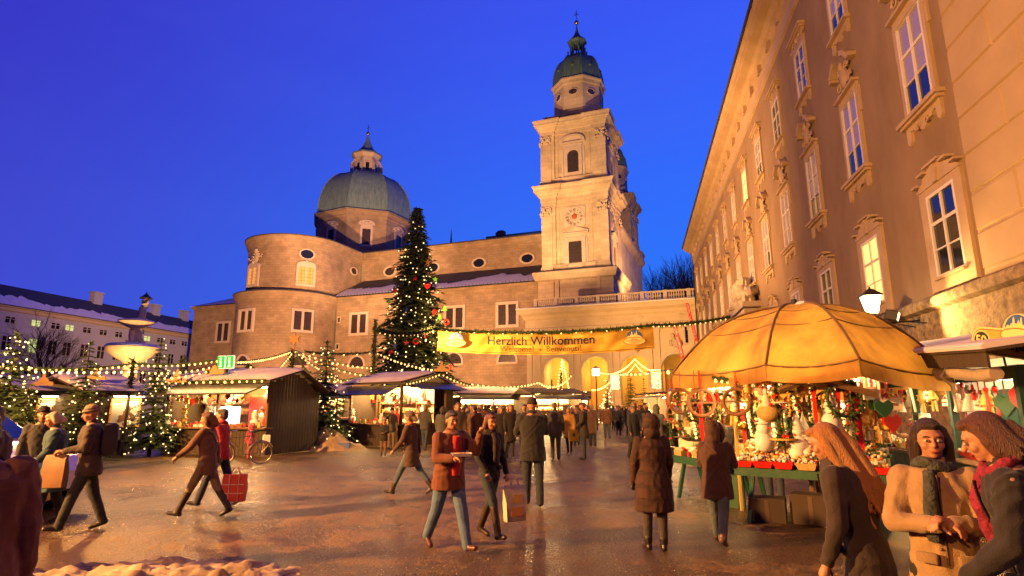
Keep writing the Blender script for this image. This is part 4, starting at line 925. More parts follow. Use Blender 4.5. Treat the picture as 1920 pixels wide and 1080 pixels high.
# ================================================================== FIRS
def fir(label, loc, h, r, seed, n_whorl, n_br, nbulb, group=None, bulb_r=.03, name='fir_tree', m=None, ornaments=(), droop=.25, cat='fir tree', density=1.0, base=.06):
    rnd = random.Random(seed); t = thing(name, label, cat, loc, 0, group); cr = MB(); tips = []
    tk = MB(); tk.tube([(0,0,0),(0,0,h*.5),(0,0,h*.98)], [h*.018, h*.010, h*.002], 8); ob('trunk', tk, BARK, t, 60)
    V = cr.v; Fc = cr.f; MI = cr.mi
    def tri(a, b_, c): k = len(V); V.extend((a, b_, c)); Fc.append((k, k+1, k+2)); MI.append(0)
    for i in range(n_whorl):
        u = (i+rnd.random()*.6)/n_whorl; z = h*(base+(1-base)*u**.94); L0 = r*(1-u)**.80*(.85+.3*rnd.random())+.02*h*.5
        nb = max(4, int(n_br*(1-u*.55)))
        for j in range(nb):
            a = 2*PI*(j+rnd.random()*.8)/nb+i*.7; L = L0*rnd.uniform(.68, 1.12); c_, s_ = math.cos(a), math.sin(a)
            dz = droop*L*rnd.uniform(.5,1.4); up = rnd.uniform(-.05,.16)*L
            sp = lambda q: Vector((c_*L*q, s_*L*q, z-dz*q+up*math.sin(q*PI)+.12*dz*q*q))
            m_ = max(3, int((4+L/h*26)*density)); side = Vector((-s_, c_, 0))
            for k in range(m_):
                q = (k+.6)/m_; p = sp(q); w_ = (.055+.10*(1-q))*L0*1.1+.012*h
                ln = w_*rnd.uniform(1.0,1.7)
                for sg in (-1, 1):
                    d = (side*sg*rnd.uniform(.6,1)+Vector((c_,s_,0))*rnd.uniform(.5,1.1)+Vector((0,0,rnd.uniform(-.55,.12)))).normalized()
                    o = Vector((rnd.gauss(0,1), rnd.gauss(0,1), rnd.gauss(0,1))).normalized()*ln*.22
                    tri(tuple(p-o*.6), tuple(p+o*.9), tuple(p+d*ln))
                tri(tuple(p+Vector((0,0,.01))), tuple(p+side*ln*.20), tuple(p+Vector((c_*ln*.7, s_*ln*.7, -ln*.25))))
            tips.append((sp(.97), u, a)); tips.append((sp(.72)+Vector((0,0,.02*h)), u, a))
    for j in range(10): tri((0,0,h*(.97+.03*rnd.random())), (rnd.gauss(0,.006)*h, rnd.gauss(0,.006)*h, h*.94), (rnd.gauss(0,.012)*h, rnd.gauss(0,.012)*h, h*(.96+.05*rnd.random())))
    ob('crown', cr, m or FIR, t)
    if nbulb:
        lb = MB(); front = [q for q in tips if q[0].dot(Vector((-loc[0], -loc[1], 0)).normalized()) > -.35*r]
        wts = [max(.02, (1-q[1])**.9) for q in front]
        for q in rnd.choices(front, wts, k=nbulb):
            p = q[0]*1.0; p += Vector((rnd.gauss(0,.02)*h*.3, rnd.gauss(0,.02)*h*.3, rnd.gauss(0,.01)*h)); lb.ball(tuple(p), bulb_r*rnd.uniform(.7,1.15), 6, 4)
        tag(ob('fairy_lights', lb, BULBW, t), kind='stuff')
    for (kind, col, px, py) in ornaments:
        q = atD(px, py, math.hypot(loc[0], loc[1])-r*.95*(1-max(0, min(1, ((763-py)/1117*math.hypot(loc[0],loc[1])+1.7)/h)))-.15); b = MB(); b.T = Matrix.Translation(q-Vector(loc)) @ Matrix.Rotation(math.atan2(-loc[0], loc[1]), 4, 'Z') @ Matrix.Scale(.72, 4)
        mm = {'r': mat('red_ornament', (.75,.02,.015), .35), 'g': mat('green_ornament', (.10,.45,.04), .4), 'b': mat('blue_ornament', (.02,.06,.4), .4), 'o': mat('orange_ornament', (.75,.32,.04), .4)}[col]
        if kind == 'heart': pl = [(0,-.42),(-.42,.02),(-.4,.28),(-.2,.38),(0,.24),(.2,.38),(.4,.28),(.42,.02)]; b.prism(pl, -.08, .08)
        elif kind == 'star': pl = [((.42 if i % 2 == 0 else .18)*math.sin(PI*i/5), (.42 if i % 2 == 0 else .18)*math.cos(PI*i/5)) for i in range(10)]; b.prism(pl, -.06, .06)
        elif kind == 'tree': b.prism([(-.05,-.45),(.05,-.45),(.05,-.3),(.35,-.3),(.15,-.02),(.25,-.02),(0,.45),(-.25,-.02),(-.15,-.02),(-.35,-.3),(-.05,-.3)], -.06, .06)
        elif kind == 'ball': b.ball((0,0,0), .3, 10, 7)
        elif kind == 'ring': b.tube([(.33*math.cos(2*PI*i/12), 0, .33*math.sin(2*PI*i/12)) for i in range(13)], .1, 6)
        else: b.box(-.09,.09,-.09,.09,-.35,.25); b.lathe([(.14,.25),(.02,.4)], 8)
        ob('ornament', b, mm, t)
    return t
q = atD(770, 763, 58)
ORN = [('heart','r',801,537),('ring','r',837,604),('ball','r',741,545),('star','r',778,522),('tree','g',834,578),('tree','g',824,594),('star','o',738,503),('ball','r',815,584),('lantern','r',813,587),('star','r',762,643),('lantern','r',797,628),('star','b',740,648),('ball','r',733,622),('tree','g',729,564),('lantern','r',845,688),('ball','b',762,580),('star','o',802,492),('ball','r',733,660),('ring','r',780,640),('star','g',816,524)]
q = atD(772, 763, 58)
fir('huge lit Christmas fir towering over the market in front of the cathedral', (q.x, q.y, 0), 21.9, 4.4, 42, 78, 22, 430, None, .072, 'christmas_tree', mat('big_fir_needles', (.055,.085,.028), .8, (.028,.045,.015), .6), ornaments=ORN, cat='Christmas tree', droop=.32, density=1.15, base=.04)
for lb, px, D, h, r, sd, nb in (('lit fir with drooping boughs right of the information hut', 605, 26.5, 4.6, 1.35, 4, 150), ('lit young fir between the two snowy poster huts', 148, 24.5, 4.0, 1.05, 9, 90), ('lit fir at the left end of the information hut', 285, 25.5, 4.25, 1.05, 15, 110), ('densely lit fir at the left edge behind the white van', 5, 22, 3.9, 1.2, 22, 240), ('unlit green fir sapling beside the white van', 42, 20, 2.6, .9, 28, 8)):
    q = atD(px, 800, D); fir(lb, (q.x, q.y, 0), h, r, sd, 24, 13, nb, 'small lit firs among the huts', .026, m=FIRL, droop=.35)
for lb, px, D, h in (('small dark fir left of the door inside the third arch', 1183, 80, 6.2), ('small dark fir right of the door inside the third arch', 1208, 81, 5.4), ('little fir with yellow lights by the second arch pier', 1139, 60, 4.3)):
    q = atD(px, 745, D); fir(lb, (q.x, q.y, 0), h, h*.22, 3+px, 18, 11, 60 if px == 1139 else 0, 'firs in the arcade', .07)

# ================================================================== GARLANDS AND LIGHT STRINGS
def garland_mb(pts, r, per_m, rnd, fat=1.0):
    g = MB(); V, Fc, MI = g.v, g.f, g.mi
    for a, b_ in zip(pts[:-1], pts[1:]):
        L = (b_-a).length
        for i in range(max(2, int(L*per_m))):
            p = a.lerp(b_, rnd.random()); d = Vector((rnd.gauss(0,1), rnd.gauss(0,1), rnd.gauss(-.2,1))).normalized()*r*rnd.uniform(.6,1.4); o = Vector((rnd.gauss(0,1), rnd.gauss(0,1), rnd.gauss(0,1))).normalized()*r*.22*fat
            k = len(V); V.extend((tuple(p-o), tuple(p+o), tuple(p+d))); Fc.append((k, k+1, k+2)); MI.append(0)
    g.tube(pts, r*.28, 5); return g
def sagline(a, b_, sag, n=16): return [a.lerp(b_, i/n)-Vector((0,0,sag*4*(i/n)*(1-i/n))) for i in range(n+1)]
BM = {}
def bulb_mesh(r, m=None):
    k = (round(r, 3), m.name if m else '')
    if k not in BM: BM[k] = MB().ball((0,0,-r*.6), (r, r, r*1.25), 8, 6).mesh('bulb', m or BULB, 60)
    return BM[k]
ls_rnd = random.Random(77)
def string(label, a, b_, sag, n, r=.05, green=0, m=None, group='strings of warm bulbs over the market', name='light_string', dens=60):
    a = atD(*a) if not isinstance(a, Vector) else a; b_ = atD(*b_) if not isinstance(b_, Vector) else b_
    pts = sagline(a, b_, sag); o = a.copy(); t = thing(name, label, 'light string' if n else 'garland', tuple(o), 0, group)
    loc = [p-o for p in pts]
    if green: ob('garland', garland_mb(loc, green, dens, ls_rnd), FIRL, t)
    ob('cable', MB().tube(loc, .012, 4), IRON, t)
    for i in range(n):
        u = (i+.5)/n; p = (a.lerp(b_, u)-Vector((0,0,sag*4*u*(1-u))))-o; ob('bulb', bulb_mesh(r*.72*ls_rnd.uniform(.85,1.15), m), None, t, loc=tuple(p+Vector((0,0,-.03))))
    return t
S = string
HUB = (551, 656, 27.5)
S('twin string rising from the green information sign to the star pole', (445, 677, 25.5), HUB, .12, 24, .055, .09)
S('upper string from the star pole towards the big tree', HUB, (700, 689, 33), .15, 15, .06)
S('middle string from the star pole down over the lit fir', HUB, (690, 703, 31), .2, 13, .055, .05)
S('steep string from the star pole to the snowy hut roof', HUB, (648, 717, 29), .12, 16, .05)
S('short string from the star pole down to the left roof edge', HUB, (509, 705, 24), .05, 12, .045)
S('thick garland from the star pole level towards the tall garland pole', (572, 659, 27.5), (704, 659, 33), .12, 5, .06, .14)
S('low garland swagged under the star pole', (466, 683, 25.5), (540, 698, 27), .25, 9, .05, .11)
S('low garland hanging between star pole and the lit fir', (540, 699, 27), (690, 703, 31), .3, 12, .055, .11)
S('dark garland loop hanging from the star pole', (556, 662, 27), (582, 699, 26), .15, 0, .05, .13)
S('long garland with bulbs across the left huts', (-20, 684, 24), (250, 682, 25), .15, 22, .05, .12)
S('garland with bulbs from the fountain to the information sign', (250, 682, 25), (412, 674, 25.5), .1, 15, .05, .12)
S('lower string of white bulbs before the fountain', (60, 694, 24), (262, 694, 24), .03, 14, .055, m=BULBW)
S('second string left of the information sign', (262, 696, 24), (408, 684, 25), .12, 13, .05)
S('third lowest string left of the information sign', (275, 707, 24), (405, 690, 25), .12, 10, .05)
S('string slanting from the garland pole to the angel roof ornament', (712, 663, 33), (822, 693, 28), .15, 16, .06)
S('string following the left gable edge of the snowy hut', (826, 700, 25.5), (760, 719, 25), .04, 11, .045, .10)
S('string following the right gable edge of the snowy hut', (828, 700, 25.5), (884, 723, 29), .04, 9, .05, .12)
S('string from the snowy hut roof to the far square hut', (880, 718, 30), (1010, 716, 44), .25, 17, .075)
S('short curved string at the far peaked roof', (1010, 716, 44), (1072, 702, 46), .6, 16, .075)
S('long level string from the white lamp to the umbrella roof', (1122, 697, 45), (1262, 693, 16), .12, 21, .06)
S('string along the left slope of the far peaked roof', (1002, 740, 43), (1034, 722, 43), .03, 8, .08)
S('string along the right slope of the far peaked roof', (1036, 722, 43), (1092, 744, 44), .03, 8, .08)
S('string under the roof of the far hut by the arches', (1068, 738, 50), (1100, 733, 50), .03, 9, .09, m=BULBW)
S('vertical string of lights on the mast in the first arch', (1054, 672, 52), (1054, 748, 52), 0, 22, .09)
S('slack string right of the mast in the first arch', (1056, 675, 52), (1072, 748, 52), .2, 18, .09)
S('slack string left of the mast in the first arch', (1053, 675, 52), (1040, 748, 52), .2, 14, .08)
S('festoon sagging in the second arch', (1110, 730, 62), (1143, 716, 62), .25, 30, .10)
S('string on the left slope of the lit arch canopy', (1190, 672, 66), (1146, 700, 66), .35, 26, .10)
S('string on the right slope of the lit arch canopy', (1190, 672, 66), (1238, 697, 66), .4, 28, .10)
S('inner left string of the lit arch canopy', (1191, 681, 66), (1166, 702, 66), .3, 16, .09)
S('inner right string of the lit arch canopy', (1191, 681, 66), (1216, 700, 66), .3, 16, .09)
for lb, x0, x1, y0, y1 in (('light curtain hanging left of the third arch', 1146, 1160, 701, 730), ('light curtain hanging right of the third arch', 1223, 1238, 694, 728)):
    q = atD((x0+x1)/2, (y0+y1)/2, 66); t = thing('light_curtain', lb, 'light curtain', tuple(q), CH_RZ, 'light curtains at the arches'); b = MB(); W_ = (x1-x0)/1117*66; H_ = (y1-y0)/1117*66
    for i in range(7):
        for j in range(13): b.ball((-W_/2+W_*i/6+ls_rnd.gauss(0,.03), ls_rnd.gauss(0,.05), H_/2-H_*j/12*ls_rnd.uniform(.93,1)), .065, 6, 4)
    tag(ob('bulbs', b, BULBW, t), kind='stuff')
    b = MB(); [b.tube([(-W_/2+W_*i/6,0,H_/2),(-W_/2+W_*i/6,0,-H_/2)], .01, 3) for i in range(7)]; b.tube([(-W_/2,0,H_/2),(W_/2,0,H_/2)], .02, 4); ob('wires', b, IRON, t)
# garland poles
for lb, px, D, y0, r in (('tall pole wrapped in fir garland left of the big tree', 704, 32, 600, .22), ('pole wrapped in fir garland carrying the star', 549, 27.3, 655, .22), ('garlanded post behind the roof left of the sign', 345, 27, 668, .2), ('garlanded post behind the roof right of the sign', 465, 27, 680, .2), ('garlanded post near the fountain', 250, 26, 676, .2), ('dark garlanded mast before the first arch', 1052, 46, 696, .2), ('short garlanded mast at the far peaked roof', 1034, 43, 712, .14)):
    q = atD(px, y0, D); t = thing('garland_pole', lb, 'pole', (q.x, q.y, 0), 0, 'poles wrapped in garland'); ob('pole', MB().tube([(0,0,0),(0,0,q.z)], .05, 8), WOOD, t)
    ob('garland', garland_mb([Vector((0,0,2.3)), Vector((0,0,q.z))], r, 150, ls_rnd), FIR, t)
q = atD(552, 636, 27.3); t = thing('star', 'six pointed wooden star on top of the garland pole', 'star', (q.x, q.y, q.z))
b = MB(); b.prism([((.29 if i % 2 == 0 else .155)*math.sin(PI*i/6), (.29 if i % 2 == 0 else .155)*math.cos(PI*i/6)) for i in range(12)], -.04, .04); ob('star_board', b, mat('star_orange', (.36,.15,.03), .6), t)
b = MB(); b.box(-.04,.04,-.03,.03,-.72,-.34); ob('stick', b, MATS['star_orange'], t)
q = atD(1117, 697, 44); t = thing('street_lamp', 'white glowing square lamp before the first arch', 'lamp', (q.x, q.y, 0)); ob('pole', MB().tube([(0,0,0),(0,0,q.z-.28)], .05, 6), IRON, t); ob('lamp_glass', MB().bbox(-.24,.24,-.24,.24,q.z-.28,q.z+.24,.05), mat('lamp_white', (1,.9,.7), .3, emit=(1,.8,.45), estr=7), t); ob('cap', MB().lathe([(.38,q.z+.24),(.08,q.z+.4)], 4, ph=PI/4), IRON, t)
# ================================================================== BANNER
def text_mesh(s, size, m, ext=.004, align='CENTER', name='lettering', shear=0, bold=0):
    cu = bpy.data.curves.new(name, 'FONT'); cu.body = s; cu.size = size; cu.align_x = align; cu.align_y = 'CENTER'; cu.extrude = ext; cu.shear = shear; cu.offset = bold; cu.resolution_u = 3
    o = bpy.data.objects.new(name, cu); C.objects.link(o); bpy.context.view_layer.update(); me = bpy.data.meshes.new_from_object(o.evaluated_get(bpy.context.evaluated_depsgraph_get())); bpy.data.objects.remove(o); bpy.data.curves.remove(cu)
    me.name = name; me.materials.clear(); me.materials.append(m); return me
CLOTH = mat('yellow_banner_cloth', (.85,.50,.06), .75, (.74,.38,.04), 1.2, .2, 6, trans=.35)
NAVY = mat('banner_navy', (.02,.03,.07), .7); OCHREINK = mat('banner_olive', (.16,.10,.01), .7); INKO = mat('emblem_orange', (.55,.16,.015), .7); INKB = mat('emblem_blue', (.03,.10,.30), .6); PALE = mat('emblem_yellow', (.85,.62,.22), .7)
def emblem(par, x, z, s, y=-.02, text=True):
    """half disc of night sky with church towers above an oval plate"""
    e = thing('emblem', None, None, (x, y, z)); e.parent = par; e.scale = (s, s, s)
    for k in ('label', 'category'): 
        if k in e: del e[k]
    ob('night_sky', MB().prism([(.72*math.cos(PI*i/16), .72*math.sin(PI*i/16)+.02) for i in range(17)], -.004, 0), INKB, e)
    b = MB(); sil = [(-.72,.02),(-.55,.22),(-.42,.16),(-.36,.30),(-.28,.30),(-.26,.52),(-.22,.62),(-.18,.52),(-.16,.30),(-.02,.30),(0,.34),(.05,.50),(.10,.34),(.12,.30),(.16,.52),(.20,.64),(.24,.52),(.26,.28),(.40,.22),(.52,.18),(.72,.02)]
    b.prism(sil, -.008, -.0045); ob('town_silhouette', b, PALE, e)
    b = MB(); b.T = Matrix.Rotation(PI/2, 4, 'X'); b.lathe([(1.0,.006),(1.0,.012)], 28, (0,-.28,0), sy=.38); ob('oval_plate', b, INKO, e)
    b = MB(); b.T = Matrix.Rotation(PI/2, 4, 'X'); b.lathe([(.93,.0125),(.93,.016)], 28, (0,-.28,0), sy=.34); ob('oval_field', b, PALE, e)
    if text:
        for s_, sz, zz_ in (('Salzburger', .15, -.10), ('CHRISTKINDL', .24, -.27), ('MARKT', .22, -.46)):
            ob('lettering', text_mesh(s_, sz, INKO if sz > .2 else NAVY), None, e, loc=(0, -.02, zz_), rot=(PI/2,0,0))
    return e
pa, pb = atD(822, 619, 46), atD(1224, 612, 43.5)
pm = (pa+pb)/2; ux = (pb-pa); L = Vector((ux.x, ux.y, 0)).length; bz = math.atan2(ux.y, ux.x)
bn = thing('banner', 'long yellow welcome banner stretched across the market street', 'banner', (pm.x, pm.y, pm.z), bz)
HB = 1.62; me = bpy.data.meshes.new('banner_cloth'); bm = bmesh.new(); g = []
def bsurf(u, v):   # u -1..1, v 0..1 top->bottom
    x = u*L/2*(1+.008*v); z = -.42*(1-u*u)*.9-v*HB+u*(pb.z-pa.z)/2
    return x, z
for i in range(121):
    u = -1+2*i/120; row = []
    for j in range(13):
        v = j/12; x, z = bsurf(u, v); fold = .045*math.sin(u*26+v*3)*(1-v)**.7+.05*math.sin(u*9-v*5+1)+.03*math.sin(u*41+v*9)*v
        row.append(bm.verts.new((x, fold+.03*math.sin(v*8+u*14), z)))
    g.append(row)
for i in range(120):
    for j in range(12): bm.faces.new((g[i][j], g[i+1][j], g[i+1][j+1], g[i][j+1]))
bm.to_mesh(me); bm.free(); me.polygons.foreach_set('use_smooth', [True]*len(me.polygons)); me.materials.append(CLOTH); ob('banner_cloth', me, None, bn)
def bend(me, x0, z0):
    for v in me.vertices:
        x = x0+v.co.x; u = x/(L/2); v.co.z = 0; v.co.y += -.42*(1-u*u)*.9+u*(pb.z-pa.z)/2
    return me
ob('lettering', bend(text_mesh('Herzlich Willkommen', .92, NAVY, bold=.012), -.1, 0), None, bn, loc=(-.1, -.17, -.62), rot=(PI/2,0,0))
ob('lettering', bend(text_mesh('Welcome!  -  Benvenuti!', .62, OCHREINK, bold=.006), -.1, 0), None, bn, loc=(-.1, -.17, -1.22), rot=(PI/2,0,0))
emblem(bn, -L/2+1.5, bsurf(-.82, 0)[1]-.72, .82, -.17); emblem(bn, L/2-1.35, bsurf(.82, 0)[1]-.72, .80, -.17)
b = MB(); b.tube([Vector((bsurf(u/20, .93)[0], -.06, bsurf(u/20, .93)[1])) for u in range(-20, 21)], .02, 4); ob('hem_line', b, OCHREINK, bn)
pc = atD(1368, 594, 46.5)
for nm, lb, A_, B_, sg in (('garland', 'heavy fir garland above the welcome banner', pa+Vector((-.4,0,.12)), pb+Vector((0,0,.1)), .42), ('garland', 'fir garland from the banner to the palace wall', pb+Vector((0,0,.1)), pc, .15), ('garland', 'fir garland crossing the big tree to the left garland pole', atD(704, 618, 33), pa+Vector((-.4,0,.12)), .3)):
    pts = sagline(A_, B_, sg, 30); t = thing(nm, lb, 'garland', tuple(A_), 0, 'fir garlands over the street'); lc = [p-A_ for p in pts]
    ob('boughs', garland_mb(lc, .27, 170, ls_rnd, .8), FIRL, t)
    for i in range(0, 30, 2): ob('bulb', bulb_mesh(.045), None, t, loc=tuple(lc[i]+Vector((0,-.18,-.12))))
for lb, px, y0, y1, wd, D in (('red banner with pale writing nearer the umbrella', 1265, 610, 672, 7, 60), ('narrow red banner with pale writing by the palace corner', 1288, 568, 640, 6, 72)):
    a, b_ = atD(px, y0, D), atD(px+6, y1, D); w_ = wd/1117*D
    t = thing('red_banner', lb, 'banner', tuple(a), CH_RZ, 'tall narrow red banners'); hh = a.z-b_.z
    b = MB(); b.rings([[(-w_/2+k*.35*hh/4*.25, .03*math.sin(k), -hh*k/8), (w_/2+k*.35*hh/4*.25, .03*math.cos(k), -hh*k/8), (w_/2+k*.35*hh/4*.25, .03*math.cos(k)+.03, -hh*k/8), (-w_/2+k*.35*hh/4*.25, .03*math.sin(k)+.03, -hh*k/8)] for k in range(9)])
    ob('banner_cloth', b, mat('red_cloth', (.6,.02,.015), .7), t)
    b = MB(); rr = random.Random(3)
    for k in range(26): z = -hh*(.04+.92*k/26); x = -z/hh*8*.35*hh/4*.25; [b.box(x-w_*.3+q_*w_*.16, x-w_*.3+q_*w_*.16+w_*.1, -.05, -.035, z-rr.uniform(.05,.13), z) for q_ in range(4) if rr.random() < .8]
    ob('marks', b, WHITEP, t)
# ================================================================== GOODS (shared kits)
RED = mat('red_glaze', (.55,.02,.015), .35); GRN = mat('bottle_green', (.02,.10,.04), .5); CRM = mat('cream_plush', (.7,.62,.48), .9); STRAW = mat('straw', (.62,.42,.14), .8, (.42,.26,.08), 30, .4, 60)
YEL = mat('ginger_yellow', (.78,.48,.09), .6); BRN = mat('gingerbread', (.22,.09,.03), .7); WHT = mat('white_glaze', (.8,.76,.68), .45); TIN = mat('tin', (.5,.48,.42), .3, metal=.8)
GREENW = mat('green_painted_wood', (.015,.09,.035), .5, (.01,.06,.025), 3, .2, 20); PLASTG = mat('green_tarpaulin', (.03,.30,.09), .35, trans=.3); DGREEN = mat('dark_green_boards', (.014,.05,.03), .6)
TUBE = mat('fluorescent_tube', (1,1,.9), .3, emit=(1,.84,.55), estr=11, sampling='NONE')
LITW = mat('pale_back_panel', (.85,.78,.58), .7); BLUEP = mat('blue_plastic', (.03,.07,.3), .4); PINK = mat('pink_cloth', (.6,.08,.16), .8)
GOODS = {}
def kit(k):
    if k in GOODS: return GOODS[k]
    b = MB(); r = random.Random(hash(k) % 1000 if False else sum(map(ord, k)))
    if k == 'star':
        b.prism([((.11 if i % 2 == 0 else .05)*math.sin(PI*i/5), -.11+(.11 if i % 2 == 0 else .05)*math.cos(PI*i/5)) for i in range(10)], -.012, .012); m = [YEL]
    elif k == 'redstar':
        b.prism([((.10 if i % 2 == 0 else .05)*math.sin(PI*i/5), -.11+(.10 if i % 2 == 0 else .05)*math.cos(PI*i/5)) for i in range(10)], -.012, .012); m = [RED]
    elif k in ('heart', 'greenheart', 'brownheart'):
        b.prism([(0,-.2),(-.1,-.1),(-.11,-.04),(-.055,0),(0,-.035),(.055,0),(.11,-.04),(.1,-.1)], -.015, .015); m = [{'heart':RED,'greenheart':GRN,'brownheart':BRN}[k]]; b.m = 0
    elif k == 'ball': b.ball((0,0,-.06), .05, 10, 7); m = [RED]
    elif k == 'goldball': b.ball((0,0,-.06), .05, 10, 7); m = [GOLD]
    elif k == 'angel':
        b.lathe([(.005,-.02),(.03,-.05),(.03,-.08),(.02,-.09),(.035,-.12),(.07,-.24),(.065,-.245)], 10); b.ball((0,0,-.045), .032, 8, 6); b.prism([(-.11,-.08),(-.02,-.11),(.02,-.11),(.11,-.08),(.09,-.16),(0,-.14),(-.09,-.16)], .01, .02); m = [CRM]
    elif k == 'figure':
        b.lathe([(.03,-.14),(.05,-.12),(.04,-.06),(.03,-.04)], 8); b.ball((0,0,-.02), .03, 8, 6)
        for sg in (-1, 1): b.tube([(sg*.02,0,-.13),(sg*.03,0,-.2),(sg*.035,0,-.26)], .013, 5); b.tube([(sg*.03,0,-.06),(sg*.07,0,-.1),(sg*.06,0,-.14)], .01, 5)
        m = [YEL]
    elif k == 'wreath':
        pts = [Vector((.13*math.cos(2*PI*i/16), 0, -.14+.13*math.sin(2*PI*i/16))) for i in range(17)]; b = garland_mb(pts, .045, 260, r, 1.3); m = [FIRL]
    elif k == 'strawring': b.tube([(.14*math.cos(2*PI*i/16), 0, -.15+.14*math.sin(2*PI*i/16)) for i in range(17)], .02, 7); b.box(-.13,.13,-.008,.008,-.16,-.145); b.box(-.006,.006,-.008,.008,-.28,-.02); m = [BRN]
    elif k == 'bundle':
        for i in range(26): a = r.random()*2*PI; q = r.random()*.05; b.tube([(q*math.cos(a)*.4,q*math.sin(a)*.4,0),(q*math.cos(a)*1.3,q*math.sin(a)*1.3,-.25)], .006, 3)
        b.lathe([(.03,-.05),(.035,-.07),(.03,-.09)], 8); m = [STRAW]
    elif k == 'redribbon': b.prism([(-.02,0),(.02,0),(.025,-.35),(.01,-.5),(-.02,-.45),(-.025,-.3)], -.004, .004); b.ball((0,0,-.01),(.04,.02,.03),8,5); m = [RED]
    elif k == 'chain':
        for i in range(16): b.ball((r.gauss(0,.008), 0, -.035*i-.02), (.022,.022,.018), 6, 4)
        m = [YEL]
    elif k == 'pinechain':
        b = garland_mb([Vector((0,0,0)), Vector((0,0,-.6))], .06, 260, r, 1.3)
        b.m = 1
        for i in range(5): b.ball((r.gauss(0,.04), -.03, -.6*r.random()), .018, 6, 4)
        m = [FIRL, RED]
    elif k == 'lantern': b.lathe([(.06,-.2),(.06,-.19),(.05,-.185),(.05,-.09),(.065,-.08),(.02,-.03),(.005,0)], 8); m = [TIN]
    elif k == 'sock': b.prism([(-.03,0),(.03,0),(.03,-.13),(.08,-.17),(.07,-.2),(.0,-.2),(-.03,-.15)], -.015, .015); m = [RED]
    elif k == 'plaque': b.box(-.10,.10,-.006,.006,-.14,-.05); b.tube([(-.08,0,-.05),(0,0,0),(.08,0,-.05)], .003, 4); b.m = 1; [b.box(-.07+.035*i,-.045+.035*i,-.012,-.007,-.105,-.085) for i in range(4)]; m = [CRM, BRN]
    elif k == 'mesh_ball': b.ball((0,0,-.2), (.2,.2,.17), 12, 8); m = [STRAW]
    elif k == 'snowman':     # stands on z=0
        b.ball((0,0,.12), (.13,.12,.13), 12, 8); b.ball((0,0,.30), (.095,.09,.095), 12, 8); b.lathe([(.11,.36),(.11,.375),(.07,.38),(.06,.46),(.0,.47)], 10); b.m = 1; b.tube([(0,-.08,.31),(0,-.15,.30)], [.015,.003], 6); m = [WHT, RED]
    elif k == 'gnome':
        b.ball((0,0,.10), (.11,.10,.12), 12, 8); b.ball((0,-.02,.24), (.07,.07,.07), 10, 7); b.lathe([(.075,.27),(.06,.32),(.03,.40),(.005,.50)], 10); m = [WHT]
    elif k == 'mushroom': b.lathe([(.04,0),(.03,.08),(.035,.1),(.1,.11),(.09,.15),(.05,.19),(0,.2)], 12); m = [CRM]
    elif k == 'reindeer':
        b.ball((0,0,.13), (.05,.09,.05), 8, 6); b.tube([(0,-.07,.15),(0,-.1,.23)], [.03,.02], 6); b.ball((0,-.12,.25), (.025,.04,.025), 7, 5)
        for x in (-.03,.03):
            for y in (-.05,.06): b.tube([(x,y,.12),(x,y,0)], [.014,.009], 5)
            b.tube([(x*.5,-.11,.27),(x*1.6,-.1,.33),(x*1.4,-.12,.38)], .006, 4)
        m = [BRN]
    elif k == 'candle': b.lathe([(.03,0),(.03,.12),(.004,.12),(.004,.14)], 10); m = [RED]
    elif k == 'jar': b.lathe([(.04,0),(.045,.02),(.045,.09),(.03,.11),(.035,.13),(0,.13)], 10); m = [YEL]
    elif k == 'whitejar': b.lathe([(.05,0),(.055,.02),(.055,.12),(.04,.14),(0,.15)], 10); m = [WHT]
    elif k == 'house': b.box(-.06,.06,-.05,.05,0,.09); b.m = 1; b.prism([(-.08,.09),(.08,.09),(0,.17)], -.06, .06); m = [CRM, RED]
    elif k == 'bottle': b.lathe([(.035,0),(.035,.16),(.012,.21),(.012,.27),(0,.27)], 8); m = [GRN]
    elif k == 'redbottle': b.lathe([(.035,0),(.035,.16),(.012,.21),(.012,.27),(0,.27)], 8); m = [RED]
    elif k == 'box': b.bbox(-.08,.08,-.06,.06,0,.09,.008); m = [BRN]
    elif k == 'plush': b.ball((0,0,.09),(.08,.07,.09),9,6); b.ball((0,-.01,.21),.06,9,6); [b.ball((sg*.045,0,.26),.022,6,4) for sg in (-1,1)]; [b.ball((sg*.07,-.03,.1),(.03,.05,.03),6,4) for sg in (-1,1)]; m = [CRM]
    GOODS[k] = b.mesh(k, m, 50); return GOODS[k]
GD = {  # name, category, descriptions
 'star':('straw_star','ornament'),'redstar':('red_star','ornament'),'heart':('red_heart','ornament'),'greenheart':('green_heart','ornament'),'brownheart':('gingerbread_heart','ornament'),'ball':('red_bauble','bauble'),'goldball':('gold_bauble','bauble'),
 'angel':('angel_figure','figurine'),'figure':('straw_figure','figurine'),'wreath':('fir_wreath','wreath'),'strawring':('wicker_ring','wreath'),'bundle':('straw_bundle','bundle'),'redribbon':('red_ribbon','ribbon'),'chain':('nut_chain','ornament'),'pinechain':('fir_festoon','garland'),
 'lantern':('tin_lantern','lantern'),'sock':('red_stocking','stocking'),'plaque':('wooden_plaque','sign'),'mesh_ball':('wicker_ball','basket'),'snowman':('snowman_figure','figurine'),'gnome':('white_gnome','figurine'),'mushroom':('toy_mushroom','figurine'),'reindeer':('toy_reindeer','figurine'),
 'candle':('red_candle','candle'),'jar':('honey_jar','jar'),'whitejar':('white_pot','pot'),'house':('toy_house','ornament'),'bottle':('green_bottle','bottle'),'redbottle':('red_bottle','bottle'),'box':('brown_box','box'),'plush':('plush_toy','toy')}
gr = random.Random(31)
ORDN = ['leftmost','second from the left','third from the left','fourth from the left','fifth from the left','sixth from the left','seventh from the left','eighth from the left','ninth from the left','tenth from the left']
